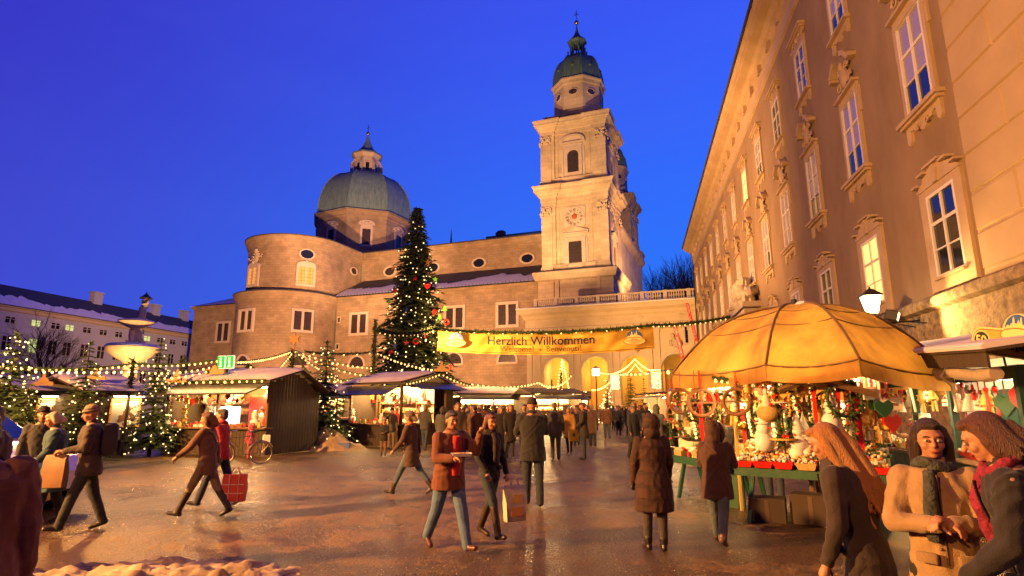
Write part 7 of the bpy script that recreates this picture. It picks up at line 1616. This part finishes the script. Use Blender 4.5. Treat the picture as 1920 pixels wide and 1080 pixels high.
    if D < 13:
        b = MB(); b.T = HM; [b.ball((sg*.031,.0885 if D > 6 else .094,1.632), (.0135,.006,.0065) if D > 6 else (.006,.004,.0065), 8, 5) for sg in (-1, 1)]; [b.tube([(sg*.016,.090,1.652),(sg*.032,.091,1.657),(sg*.048,.083,1.652)], .0035, 4) for sg in (-1, 1)]; ey = MB(); ey.v = b.v; ey.f = b.f; ey.mi = b.mi
        PEND.append(('eyes', ey, cloth((.02,.012,.01), 'plain'), t, 0, s, low, 0))
        b = MB(); b.T = HM; (b.tube([(-.028,.086,1.577),(-.014,.0925,1.5705),(0,.0945,1.569),(.014,.0925,1.5705),(.028,.086,1.577)], [.002,.005,.006,.005,.002], 6) if D < 6 else b.ball((0,.0935,1.5715), (.021,.005,.0065), 8, 5)); PEND.append(('mouth', b, cloth((.35,.08,.05), 'skin'), t, 0, s, low, 0))
    # trousers
    if legs:
        b = MB(); torso(b, .006, .84, .99)
        for sg in (-1, 1):
            hp, kn, an, fp = Lg[sg]; wd = 1+(bulk-1)*.5; b.cap(hp, kn, .094*wd, .070*wd, nseg); e = an.lerp(kn, max(0, boot-.13)/.41) if boot > .14 else an+Vector((0,0,-.02)); b.cap(kn, e, .070*wd, .062 if boot < .14 else .055, nseg)
        PEND.append(('trousers', b, cloth(legs, legkind), t, vox, s, low, .006))
    for sg in (-1, 1):
        b = MB(); hp, kn, an, fp = Lg[sg]; d = Vector((sg*.14, math.cos(fp), math.sin(fp))).normalized(); hl = an-d*.03+Vector((0,0,-.035)); b.cap(hl, an+d*.15+Vector((0,0,-.045)), .043, .036, nseg); b.cap(an+d*.02+Vector((0,0,-.03)), an+Vector((0,0,.03)), .045, .045, nseg)
        if boot > .14: b.cap(an, an.lerp(kn, (boot-.08)/.41), .052, .062, nseg)
        PEND.append(('boot' if boot > .14 else 'shoe', b, cloth(shoes, 'leather'), t, vox, s, low, 0))
    # coat
    b = MB(); inf = .022; torso(b, inf, hem, 1.47, flare)
    for sg in (-1, 1):
        sh, el, wr = Ar[sg]; w_ = bulk**.5; b.cap(sh+Vector((-sg*.02,0,-.01)), el, .075*w_, .062*w_, nseg); b.cap(el, wr-(wr-el)*.03, .062*w_, .046*w_, nseg)
    b.cap(Lm @ Vector((0,-.015,1.44)), Lm @ Vector((0,-.012,1.505)), .078, .072, nseg)
    PEND.append(('coat', b, cloth(coat, coatkind), t, vox, s, low, .012 if coatkind != 'quilt' else .008))
    if inner:
        b = MB(); b.rings([[Lm @ Vector((x*k, (.118*bulk+.040)*(1-.12*abs(x)/.07)-.0+y, z)) for x, y in ((-.065,-.006),(-.03,.008),(.03,.008),(.065,-.006),(.065,-.05),(-.065,-.05))] for z, k in ((.95,.9),(1.1,.95),(1.25,1.0),(1.36,1.0),(1.44,.7))]); PEND.append(('shirt_front', b, cloth(inner), t, 0, s, low, 0))
    if D < 9 and not inner and coatkind != 'quilt':
        b = MB(); b.tube([Lm @ Vector((0.0, (.118*bulk+.024)+(.0 if z > 1.2 else -.012)+(-.01 if z > 1.38 else 0), z)) for z in (1.44,1.38,1.3,1.2,1.1,1.0,.96)], .006, 4)
        for sg in (-1, 1):
            pk = MB(); pk.T = Lm @ Matrix.Translation((sg*.095*bulk, .125*bulk+.014, .99)) @ Matrix.Rotation(-sg*.45, 4, 'Z'); pk.bbox(-.055, .055, -.02, .012, -.025, .03, .008); PEND.append(('pocket_flap', pk, cloth([c*.75 for c in coat], coatkind), t, 0, s, low, 0))
            if not scarf: lp_ = MB(); lp_.T = Lm; lp_.rings([[Vector((sg*x, y, z)) for x, y, z in q] for q in (((.015,.105,1.40),(.05,.115,1.36),(.05,.125,1.36),(.015,.118,1.40)), ((.05,.062,1.515),(.105,.045,1.46),(.115,.055,1.46),(.055,.075,1.52)), ((.07,.0,1.53),(.12,-.01,1.475),(.13,-.01,1.475),(.078,.0,1.54)))]); PEND.append(('lapel', lp_, cloth([c*.8 for c in coat], coatkind), t, 0, s, low, 0))
        for z in (1.36,1.26,1.15,1.04): b.ball(Lm @ Vector((.025, .118*bulk+.022-(.012 if z < 1.2 else 0), z)), .009, 6, 4)
        PEND.append(('fastening', b, cloth([c*.4 for c in coat], 'leather'), t, 0, s, low, 0))
    if scarf:
        b = MB(); b.T = HM; n = 12; b.tube([(.085*math.cos(2*PI*i/n), -.005+.085*math.sin(2*PI*i/n), 1.49+.02*math.sin(4*PI*i/n)) for i in range(n+1)], .036, 8); b.T = Lm; b.tube([(.03,.10,1.46),(.04,.16,1.35),(.05,.165,1.18),(.05,.16,1.08)], [.035,.04,.042,.038], 8); PEND.append(('scarf', b, cloth(scarf, 'fur'), t, vox, s, low, .006))
    if hood:
        b = MB(); b.T = HM; b.ball((0,-.050,1.660), (.128,.130,.145), 14, 10); b.ball((0,-.06,1.53), (.125,.115,.10), 12, 8); PEND.append(('hood', b, cloth(hood, coatkind if coatkind == 'quilt' else 'plain'), t, vox, s, low, .008))
        if fur: b = MB(); b.T = HM; n = 16; b.tube([(.118*math.sin(2*PI*i/n), .045-.02*math.cos(2*PI*i/n), 1.635+.145*math.cos(2*PI*i/n)) for i in range(n+1)], .042, 8); b.ball((0,-.08,1.70), (.11,.10,.12), 12, 8); PEND.append(('fur_trim', b, cloth(fur, 'fur'), t, vox, s, low, .008))
    elif hooddown or fur:
        b = MB(); b.T = Lm; b.ball((0,-.10,1.45), (.13,.085,.075), 12, 8); PEND.append(('fur_collar' if fur else 'hood', b, cloth(fur or coat, 'fur' if fur else 'plain'), t, vox, s, low, .008))
    if not hood:
        b = MB(); b.T = HM; hm = 'hair'
        if hat is None or hairlen > 0:
            if hat is None: b.ball((0,-.028,1.668), (.084,.094,.092), 14, 10); b.ball((0,.035,1.715), (.062,.050,.032), 10, 6)
            b.ball((0,-.055,1.62), (.076,.062,.075), 12, 8)
        if hairlen > 0:
            l_ = hairlen; [b.tube([(sg*.062,-.01,1.69),(sg*.084,-.012,1.61),(sg*.080,-.02,1.61-l_*.6),(sg*.062,-.03,1.61-l_)], [.03,.034,.034,.012], 8) for sg in (-1, 1)]; b.tube([(0,-.08,1.66),(0,-.105,1.55),(0,-.12,1.58-l_*.6),(0,-.11,1.58-l_)], [.07,.085,.085,.03], 10, sx=.6)
        if D < 6 and b.v:
            r9 = random.Random(hash_(label))
            for i in range(150):
                a = r9.uniform(-2.5, 2.5)+PI; a = -PI/2+r9.uniform(-1.9, 1.9); cx, cy = math.cos(a), math.sin(a); L9 = (hairlen+.02)*r9.uniform(.75, 1.08); e = r9.uniform(.98, 1.10)
                p0 = Vector((cx*.02, -.02+cy*.03, 1.758)); p1 = Vector((cx*.075*e, -.026+cy*.082*e, 1.70)); p2 = Vector((cx*.088*e, -.03+cy*.095*e, 1.62)); p3 = Vector((cx*.092*e, -.035+cy*.11*e, 1.60-L9*.5)); p4 = Vector((cx*.08*e+r9.gauss(0,.01), -.04+cy*.11*e, 1.60-L9))
                b.tube([p0, p1, p2, p3, p4], [.003, .005, .005, .005, .002], 4)
        if b.v: PEND.append(('hair', b, cloth(hair, 'hair'), t, min(vox, .013) if D > 6 else .0065, s, low, .006 if D > 6 else 0))
    if hat:
        b = MB(); b.T = HM
        if hatkind == 'beanie': b.ball((0,-.016,1.690), (.086,.104,.088), 14, 9); b.tube([(.084*math.cos(2*PI*i/16), -.012+.101*math.sin(2*PI*i/16), 1.672+.012*math.sin(2*PI*i/16)) for i in range(17)], .017, 7)
        elif hatkind == 'cap': b.ball((0,-.01,1.70), (.086,.102,.062), 14, 8); b.ball((0,.09,1.69), (.06,.055,.012), 10, 5)
        PEND.append(('hat', b, cloth(hat, 'fur' if hatkind == 'beanie' else 'plain'), t, min(vox, .013), s, low, 0))
        if stripes:
            b = MB(); b.T = HM
            for z in (1.672, 1.705): b.tube([((.099 if z < 1.7 else .086)*math.cos(2*PI*i/20), -.013+(.116 if z < 1.7 else .103)*math.sin(2*PI*i/20), z) for i in range(21)], .008, 5)
            PEND.append(('hat_stripe', b, cloth((.03,.02,.02)), t, 0, s, low, 0))
    if strap:
        b = MB(); rr = [Lm @ Vector(p) for p in ((-.12,.02,1.49),(-.05,.02+.122*bulk,1.36),(.06,.022+.118*bulk,1.18),(.13*bulk+.02,.07,1.0),(.13*bulk+.02,-.06,.98),(.05,-.03-.12*bulk,1.2),(-.08,-.03-.11*bulk,1.4),(-.12,.02,1.49))]; b.tube(rr, .014, 6); PEND.append(('strap', b, cloth(strap, 'leather'), t, 0, s, low, 0))
    t['_s'] = s; t['_low'] = low
    hands = {sg: (Ar[sg][2]+(Ar[sg][2]-Ar[sg][1]).normalized()*.09-Vector((0,0,low)))*s for sg in (-1, 1)}
    M_ = Matrix.Translation((pos[0], pos[1], 0)) @ Matrix.Rotation(math.radians(face), 4, 'Z')
    return t, {k: M_ @ v for k, v in hands.items()}
def finalize():
    tmp = []
    for nm, mb, m, par, vox, s, low, fold in PEND:
        mb.v = [((x)*s, y*s, (z-low)*s) for x, y, z in mb.v]
        o = ob(nm, mb, m, par, 60 if not vox else False)
        if vox:
            r = o.modifiers.new('r', 'REMESH'); r.mode = 'VOXEL'; r.voxel_size = vox; r.use_smooth_shade = True
            k = o.modifiers.new('s', 'SMOOTH'); k.factor = .5; k.iterations = 3 if nm in ('body', 'glove') else 4
            tmp.append((o, m, fold))
    dg = bpy.context.evaluated_depsgraph_get(); dg.update()
    for o, m, fold in tmp:
        me = bpy.data.meshes.new_from_object(o.evaluated_get(dg)); old = o.data; o.modifiers.clear(); me.name = old.name
        n = len(me.vertices); co = np.empty(n*3, 'f'); me.vertices.foreach_get('co', co); co = co.reshape(-1, 3)
        if fold:
            no = np.empty(n*3, 'f'); me.vertices.foreach_get('normal', no); no = no.reshape(-1, 3); ph = (hash_(o.parent.name) % 100)*.37
            x, y, z = co.T
            q1 = x*13+y*9+2.1*np.sin(z*9+ph)+1.3*np.sin(x*21-z*14); q2 = z*24+2.6*np.sin(x*12+y*10+ph)+1.2*np.sin(z*17+x*19); f = 1.1*(1-2*np.abs(np.sin(q1)))+1.2*(1-2*np.abs(np.sin(q2+q1*.35)))*(.5+.5*np.sin(x*8+z*6+ph))+.4*np.sin(x*61+z*43+y*52)
            co += no*(f*fold*.27)[:, None]; me.vertices.foreach_set('co', co.ravel()); me.update()
        if not me.materials: me.materials.append(m)
        o.data = me; bpy.data.meshes.remove(old)
def hash__(s): return sum(ord(c)*(i+3) for i, c in enumerate(s))
def held_bag(label, p, col, w_=.32, h=.38, d=.10, rz=0, name='shopping_bag', handle=.10, cat='bag', deco=None, kind='plain'):
    t = thing(name, label, cat, (p.x, p.y, p.z-h-handle), rz); b = MB(); rr = []
    for z, kx, ky in ((0,.86,.8),(.02*h,.9,1),(.5*h,1,1.1),(.85*h,1,.7),(h,.97,.25)): rr.append([(sx*w_/2*kx+.008*math.sin(z*30+sx), sy*d/2*ky+.006*math.sin(z*40+sx*3), z) for sx, sy in ((-1,-1),(-.3,-1.1),(.3,-1.1),(1,-1),(1,1),(.3,1.1),(-.3,1.1),(-1,1))])
    b.rings(rr); ob('pouch', b, cloth(col, kind, .5), t, 50)
    for sg in (-1, 1): ob('handle', MB().tube([(-w_*.22, sg*d*.12, h-.01), (-w_*.08, sg*.01, h+handle), (w_*.08, sg*.01, h+handle), (w_*.22, sg*d*.12, h-.01)], .006, 5), cloth([c*.7 for c in col]), t)
    if deco:
        for (x0, x1, z0, z1, c) in deco: ob('print', MB().box(x0*w_, x1*w_, -d*.62-.006, -d*.62, z0*h, z1*h), cloth(c), t)
    return t
W_ = lambda a=0: None
# ---- near people
F = lambda px, py: (lambda v: (v.x, v.y))(gnd(px, py))
PD = lambda px, D: gD(px, D)
person('person cut off at the left edge in long rust brown coat with black strap', PD(-35, 4.1), 32, 1.70, lean=4, coat=(.21,.075,.025), hem=.42, flare=1.15, bulk=1.5, legs=(.02,.02,.02), strap=(.01,.01,.01), hair=(.1,.06,.04))
person('grey haired man in dark jacket at the left edge beside the white van', PD(8, 8.4), 135, 1.73, lean=6, head=(0,8), coat=(.045,.025,.018), hem=.74, bulk=1.15, legs=(.03,.03,.03), hair=(.12,.09,.07), armR=(15,8,40,20), armL=(10,8,30,20))
person('person with dark knit cap behind the white haired woman', PD(84, 12.2), 215, 1.72, coat=(.02,.015,.015), hat=(.03,.02,.02), hem=.7)
t, hh = person('white haired woman in long teal coat walking left', F(86, 985), 128, 1.63, lean=7, head=(8,14), coat=(.015,.055,.075), hem=.50, flare=1.12, bulk=1.25, legs=(.012,.012,.015), shoes=(.02,.015,.015), hair=(.55,.42,.26), hairlen=.06, armR=(12,8,30,10), armL=(18,8,28,12), legL=(14,4), legR=(-8,10))
t['group'] = 'people at the market'
held_bag('dark handbag carried by the white haired woman', hh[1]+Vector((.12,.0,-.02)), (.03,.02,.02), .26, .2, .1, .2, 'handbag', .08)
t, hh = person('man in striped beanie and brown jacket with black rucksack holding a paper bag', F(150, 997), 124, 1.73, lean=4, head=(0,6), coat=(.05,.028,.017), hem=.76, bulk=1.15, legs=(.014,.012,.012), hat=(.42,.27,.16), stripes=True, hair=(.3,.25,.2), armR=(12,8,72,30), armL=(12,8,75,25), legL=(20,4), legR=(-14,8), scarf=None, boot=.12)
mid = (hh[1]+hh[-1])/2
held_bag('crumpled brown paper bag held by the man in the striped beanie', mid+Vector((.03,-.05,.03)), (.27,.12,.03), .27, .44, .11, .15, 'paper_bag', .06)
M_ = Matrix.Translation((*F(150, 997), 0)) @ Matrix.Rotation(math.radians(124), 4, 'Z')
rk = thing('rucksack', 'black rucksack on the back of the man in the striped beanie', 'rucksack', tuple(M_ @ Vector((0,-.20,1.03))), math.radians(124)); b = MB(); b.rings([[(x*k, y*k2, z) for x, y in ((-.15,-.10),(0,-.13),(.15,-.10),(.17,.08),(-.17,.08))] for z, k, k2 in ((0,.8,.7),(.08,1,1),(.3,1,1),(.42,.8,.8),(.46,.4,.5))]); ob('sack', b, cloth((.012,.011,.012)), rk, 60); ob('front_pocket', MB().bbox(-.11,.11,-.18,-.10,.05,.22,.03), cloth((.018,.016,.016)), rk)
t, hh = person('striding woman in brown jacket and boots beside the red jacket companion', F(378, 972), 92, 1.66, lean=5, head=(5,5), coat=(.13,.055,.03), hem=.72, bulk=1.0, legs=(.20,.15,.08), legkind='plain', shoes=(.03,.018,.012), boot=.42, hair=(.16,.06,.03), hairlen=.12, armR=(-10,8,10,0), armL=(38,8,18,8), legL=(26,2), legR=(-22,12), strap=(.3,.2,.12))
held_bag('red plaid shopping bag swinging behind the striding woman', hh[1]+Vector((.34,-.05,.0)), (.62,.025,.02), .36, .42, .12, .1, 'shopping_bag', .10, deco=[(-.45,.45,.3,.33,(.8,.5,.4)),(-.45,.45,.62,.65,(.8,.5,.4)),(-.2,-.17,.02,.98,(.8,.5,.4)),(.2,.23,.02,.98,(.75,.4,.3))])
person('person in red and white jacket striding left behind the brown jacket woman', F(405, 950), 92, 1.70, lean=4, coat=(.55,.03,.03), hem=.84, legs=(.03,.04,.06), hair=(.05,.04,.05), scarf=(.45,.02,.03), armR=(20,8,25,5), armL=(-15,8,10,0), legL=(24,5), legR=(-20,15), inner=(.7,.68,.6), gloves=(.06,.03,.02))
q = F(467, 905-45); person('small child in pink snowsuit between the walkers and the stall', q, 60, 1.12, child=True, coat=(.50,.06,.14), coatkind='quilt', hem=.75, bulk=1.25, legs=(.50,.06,.14), legkind='plain', hood=(.5,.07,.15), fur=(.6,.3,.3))
t, hh = person('stallholder in white shirt and blue apron beside the dark hut wall', F(485, 850), 75, 1.72, coat=(.60,.52,.42), hem=.88, legs=(.02,.022,.03), hat=(.08,.06,.05), hair=(.08,.05,.03), armR=(5,8,60,40), armL=(5,8,60,40), boot=.12)
p_ = F(485, 850); ap = thing('apron', 'blue apron tied round the stallholder in white', 'apron', (p_[0], p_[1], 0), math.radians(75)); b = MB(); b.rings([[(x*.2, y*.17-.0, z) for x, y in [(math.cos(2*PI*i/12), math.sin(2*PI*i/12)) for i in range(12)]] for z in (.78,.9,1.02)]); ob('cloth', b, cloth((.03,.06,.28)), ap, 60)
person('man in grey cap and dark jacket standing at the lit fir by the counter', F(300, 835), -20, 1.75, coat=(.03,.025,.025), hem=.78, legs=(.06,.07,.09), hat=(.25,.2,.16), hatkind='cap', armR=(0,8,20,0), lean=-3, bulk=1.05)
person('customer in dark coat leaning at the information hut counter', F(438, 846), 10, 1.70, coat=(.035,.025,.02), hem=.7, legs=(.02,.02,.02), lean=8)
person('customer with reddish hair in front of the red curtain', F(418, 848), -30, 1.66, coat=(.06,.035,.025), hem=.7, hair=(.18,.08,.04), legs=(.02,.02,.02))
person('small boy in striped white cap and dark jacket before the snowy hut', F(718, 857), 185, 1.28, child=True, coat=(.018,.016,.02), hem=.74, bulk=1.1, legs=(.16,.09,.06), hat=(.5,.42,.35), stripes=True, armR=(15,8,70,40), armL=(15,8,70,40), boot=.2)
person('person in dark cap standing behind the small boy', F(733, 842), 190, 1.66, coat=(.03,.02,.018), hem=.72, hat=(.05,.03,.02), scarf=(.1,.06,.04), armR=(60,20,25,-20), legs=(.2,.13,.08))
person('man in bright red jacket and blue jeans at the snowy hut', F(742, 838), -25, 1.70, coat=(.62,.035,.03), hem=.80, legs=(.16,.20,.28), hair=(.25,.2,.16), hat=(.3,.26,.22), hatkind='beanie', legL=(8,4), legR=(-6,4), bulk=1.05)
t, hh = person('striding woman in brown wool coat with orange scarf and grey hat', F(768, 928), 78, 1.66, lean=4, coat=(.075,.035,.022), hem=.62, flare=1.1, bulk=1.05, legs=(.07,.10,.14), shoes=(.03,.02,.015), boot=.24, hat=(.17,.13,.11), hair=(.2,.12,.08), hairlen=.05, scarf=(.55,.16,.05), armR=(-14,8,10,0), armL=(22,8,24,5), legL=(27,3), legR=(-27,14))
t, hh = person('big man in rust brown jacket and red shirt eating from a paper tray', F(840, 1032), 218, 1.67, lean=3, head=(-6,6), coat=(.15,.038,.014), hem=.76, bulk=1.28, inner=(.48,.012,.015), legs=(.09,.15,.26), shoes=(.10,.03,.015), hair=(.05,.03,.02), armL=(48,14,105,25), armR=(18,10,78,28), legL=(22,3), legR=(-20,14))
q = hh[1]+Vector((.03,-.06,.03)); ft_ = thing('food_tray', 'white paper food tray in the hand of the big man', 'food tray', tuple(q), .2); b = MB(); b.add([(-.09,-.06,0),(.09,-.06,0),(.09,.06,0),(-.09,.06,0),(-.12,-.08,.035),(.12,-.08,.035),(.12,.08,.035),(-.12,.08,.035)], [(3,2,1,0),(0,1,5,4),(1,2,6,5),(2,3,7,6),(3,0,4,7)]); ob('tray', b, WHT, ft_); b = MB(); [b.ball((gs.uniform(-.07,.07), gs.uniform(-.04,.04), .02), .022, 6, 4) for i in range(12)]; ob('snack', b, STRAW, ft_)
t, hh = person('woman in black jacket and tall boots walking beside the big man', F(918, 1012), 226, 1.60, head=(-8,5), coat=(.012,.010,.010), hem=.86, bulk=.98, legs=(.03,.042,.06), shoes=(.035,.02,.014), boot=.44, hair=(.20,.065,.03), hairlen=.13, armL=(6,8,12,0), armR=(4,12,30,20), legR=(24,10), legL=(-14,14), fur=None, scarf=(.05,.03,.025))
held_bag('white and yellow plastic bag carried by the woman in black', hh[-1]+Vector((.09,.02,0)), (.72,.60,.42), .30, .46, .1, .5, 'plastic_bag', .08, deco=[(-.3,.3,.15,.4,(.75,.3,.05)),(-.2,.3,.5,.75,(.8,.5,.1))])
person('tall man in black jacket and knit beanie seen from behind, legs apart', F(1000, 950), 5, 1.83, coat=(.014,.010,.009), hem=.72, bulk=1.22, legs=(.022,.03,.045), hat=(.05,.03,.022), hair=(.05,.03,.02), armR=(30,10,95,30), armL=(30,12,95,30), legL=(10,2), legR=(-10,3), head=(-6,4))
person('man in brown jacket and jeans facing the camera beside the tall black jacket', F(945, 858), 178, 1.76, coat=(.085,.05,.03), hem=.70, bulk=1.15, legs=(.13,.17,.2), hair=(.04,.025,.02), armR=(18,10,80,35), armL=(18,10,80,35), legL=(6,3), legR=(-4,3))
person('dark dressed man facing the camera just left of the tall black jacket', F(984, 868), 170, 1.78, coat=(.018,.014,.014), hem=.72, bulk=1.15, legs=(.015,.015,.02), hair=(.08,.04,.03))
person('man in charcoal jacket seen from behind right of the tall black jacket', F(1042, 862), -6, 1.84, coat=(.05,.045,.05), hem=.70, bulk=1.2, legs=(.05,.055,.04), hair=(.13,.07,.05), legL=(8,2), legR=(-8,4))
person('person in ochre yellow coat right of the charcoal jacket', F(1068, 852), 160, 1.66, coat=(.42,.21,.045), hem=.60, flare=1.1, legs=(.05,.04,.04), hair=(.35,.2,.1), hairlen=.12, legL=(8,3), legR=(-8,6), boot=.3)
person('person in black coat left of the man with the yellow bag', F(1082, 838), 175, 1.64, coat=(.018,.014,.016), hem=.68, hair=(.3,.12,.06), hairlen=.06, legs=(.02,.02,.02), bulk=1.1)
t, hh = person('tall man in dark coat in profile holding a yellow bag', F(1096, 861), 80, 1.84, coat=(.04,.03,.022), hem=.66, legs=(.03,.045,.06), hair=(.1,.05,.03), armR=(8,8,45,0), armL=(8,8,45,0), head=(0,10))
held_bag('yellow shopping bag held by the tall man in profile', hh[1]+Vector((-.05,-.12,.0)), (.75,.48,.03), .34, .36, .1, .1, 'shopping_bag', .06, deco=[(-.12,.12,.4,.7,(.1,.1,.1))])
person('man in brown coat walking away behind the man with the yellow bag', F(1112, 838), -10, 1.76, coat=(.12,.065,.04), hem=.55, legs=(.02,.02,.02), hair=(.3,.2,.12))
person('man in rust brown jacket with fur collar walking away mid street', F(1139, 824), -4, 1.82, coat=(.16,.065,.035), hem=.74, bulk=1.25, legs=(.07,.09,.10), hair=(.06,.03,.02), fur=(.4,.22,.1), legL=(10,2), legR=(-9,8))
person('person in bright blue jacket walking away at the far street', F(1160, 802), 0, 1.78, coat=(.03,.04,.42), hem=.74, bulk=1.2, legs=(.04,.04,.05), hair=(.12,.06,.03), legL=(12,3), legR=(-10,8))
person('person in dark jacket with yellow bag at the side near the blue jacket', F(1178, 797), 10, 1.74, coat=(.03,.03,.04), hem=.76, legs=(.05,.06,.07), hair=(.06,.04,.03))
person('woman in long quilted dark red brown coat with hood seen from behind', F(1231, 1032), 2, 1.57, coat=(.055,.019,.012), coatkind='quilt', hem=.50, flare=1.22, bulk=1.18, legs=(.055,.045,.045), shoes=(.02,.013,.01), boot=.16, hood=(.055,.019,.012), armR=(6,8,22,0), armL=(2,10,8,0), legL=(3,0), legR=(-2,1), gloves=(.015,.01,.01), hips=1.1)
person('person in brown parka with big fur hood walking toward the stall', F(1352, 1018), -28, 1.49, lean=6, coat=(.070,.026,.015), coatkind='plain', hem=.66, flare=1.08, bulk=1.28, legs=(.09,.11,.13), shoes=(.16,.05,.02), hood=(.070,.026,.015), fur=(.12,.055,.03), armR=(25,8,70,20), armL=(25,8,70,20), legL=(18,2), legR=(-24,12), head=(-20,-2))
person('person in grey green hooded coat browsing at the left of the umbrella stall', F(1237, 862), -50, 1.72, coat=(.14,.15,.13), hem=.74, bulk=1.1, legs=(.05,.05,.05), hood=(.14,.15,.13), armR=(25,8,50,10))
person('person with short light hair ahead of the hooded quilted coat', F(1216, 850), -20, 1.70, coat=(.12,.08,.045), hem=.66, legs=(.04,.03,.03), hair=(.42,.26,.12))
person('seller in dark jacket and grey cap behind the stall goods', PD(1440, 11.2), 165, 1.62, coat=(.05,.05,.055), hem=.7, hat=(.09,.08,.08), hair=(.1,.08,.07))
person('seller with grey hat behind the trays near the red ribbon', PD(1352, 11.6), 170, 1.58, coat=(.12,.1,.08), hem=.7, hat=(.3,.27,.22))
t, hh = person('woman with very long blond hair and dark coat bending to the left', PD(1592, 4.15), 48, 1.60, lean=13, head=(10,10), coat=(.040,.018,.018), hem=.55, flare=1.05, bulk=.98, legs=(.03,.018,.02), hair=(.42,.17,.04), hairlen=.52, armR=(2,8,14,5), armL=(10,8,22,5), legL=(16,4), legR=(-14,6))
t, hh = person('smiling dark haired woman in tan coat with grey scarf and folded arms', PD(1735, 4.05), 148, 1.62, head=(6,2), coat=(.38,.24,.12), hem=.78, flare=1.05, bulk=1.02, legs=(.012,.012,.014), hair=(.035,.014,.01), hairlen=.26, scarf=(.07,.075,.065), armR=(22,10,72,62), armL=(24,10,74,58), inner=None)
person('woman at the right edge in black coat with magenta scarf bending left', PD(1925, 3.75), 50, 1.68, lean=14, head=(0,10), coat=(.016,.014,.016), hem=.60, bulk=1.08, legs=(.012,.012,.014), hair=(.12,.045,.022), hairlen=.1, scarf=(.28,.02,.06), armR=(15,8,35,10), armL=(20,8,40,10))
# ---- crowd templates
cl = random.Random(5)
COATS = [((.02,.016,.016),'black'),((.05,.03,.022),'dark brown'),((.035,.04,.055),'navy'),((.14,.06,.035),'rust brown'),((.08,.075,.07),'grey'),((.3,.2,.12),'beige'),((.45,.03,.03),'red'),((.06,.075,.05),'olive'),((.5,.42,.33),'cream')]
HAIRS = [((.05,.03,.02),'dark hair'),((.16,.07,.035),'reddish hair'),((.4,.26,.12),'fair hair'),((.25,.2,.17),'grey hair')]
TEMPL = []
for i in range(8):
    w1 = dict(coat=(.04,.03,.03), hem=cl.choice((.55,.7,.78)), bulk=cl.uniform(1.05,1.25), legL=(cl.choice((0,10,14)),3), legR=(-cl.choice((2,9,12)),6), armL=(8,8,cl.choice((15,60)),10), armR=(2,8,cl.choice((12,50)),10))
    if i in (2, 5): w1['hat'] = (.1,.07,.06)
    if i in (3, 6): w1['hairlen'] = .12
    t, _ = person('template', (0, 31+i*.01), 0, 1.74, vox=.034, group='crowd', **w1); TEMPL.append((t, i))
q = len(PEND); finalize()
def colour(o, mats):
    for ch in o.children:
        for k, m in mats.items():
            if ch.name.split('.')[0] == k: ch.material_slots[0].link = 'OBJECT'; ch.material_slots[0].material = m
crowd = []
def band(n, px0, px1, D0, D1, away=.6):
    for i in range(n):
        for _ in range(20):
            px = cl.uniform(px0, px1); D = cl.uniform(D0, D1); p = gD(px, D)
            if all((p[0]-c[0])**2+(p[1]-c[1])**2 > .36 for c in crowd): break
        crowd.append((p[0], p[1], px, D, cl.random() < away))
band(9, 800, 965, 17.5, 24, .4); band(20, 845, 960, 22, 34, .4); band(14, 860, 1010, 33, 42, .5); band(14, 1050, 1110, 30, 48, .5); band(22, 1120, 1240, 45, 68, .6); band(18, 1150, 1245, 34, 58, .5); band(8, 1185, 1235, 19, 32, .5); band(4, 790, 850, 24, 33, .5); band(10, 640, 860, 36, 46, .5); band(10, 1130, 1235, 68, 82, .5)
PLC = lambda px, D: ('by the snowy hut' if px < 870 else 'by lit huts' if px < 960 else 'before the lit huts' if px < 1050 else 'before the first arch' if px < 1110 else 'towards second arch' if px < 1165 else 'towards third arch' if px < 1210 else 'by the umbrella stall')
LB = {}
for n_, (x, y, px, D, aw) in enumerate(crowd):
    src, i = cl.choice(TEMPL); cc, cn = cl.choice(COATS[:5] if cl.random() < .6 else COATS); hc, hn = cl.choice(HAIRS); rz = cl.uniform(-40, 40)+(0 if aw else 180)
    o = dup(src, (x, y, 0), math.radians(rz), None, 'crowd between the stalls and the arches', cl.uniform(.92, 1.06))
    hat = any(c.name.startswith('hat') for c in o.children)
    o['label'] = 'person in '+cn+', '+('knit hat' if hat else hn)+(', facing away ' if aw else ', facing us ')+PLC(px, D); LB.setdefault(o['label'], []).append((px, o))
    colour(o, {'coat': cloth(cc), 'hair': cloth(hc, 'hair'), 'trousers': cloth(cl.choice(((.03,.03,.04),(.06,.08,.11),(.02,.02,.02))), 'denim')})
for lb, q in LB.items():
    if len(q) > 1:
        q.sort(key=lambda v: v[0])
        for i, (_, o) in enumerate(q): o['label'] = ORDN[i]+' '+lb
for t, _ in TEMPL:
    for ch in list(t.children): bpy.data.objects.remove(ch)
    bpy.data.objects.remove(t)
for o in C.objects:
    for k in ('_s', '_low'):
        if k in o: del o[k]
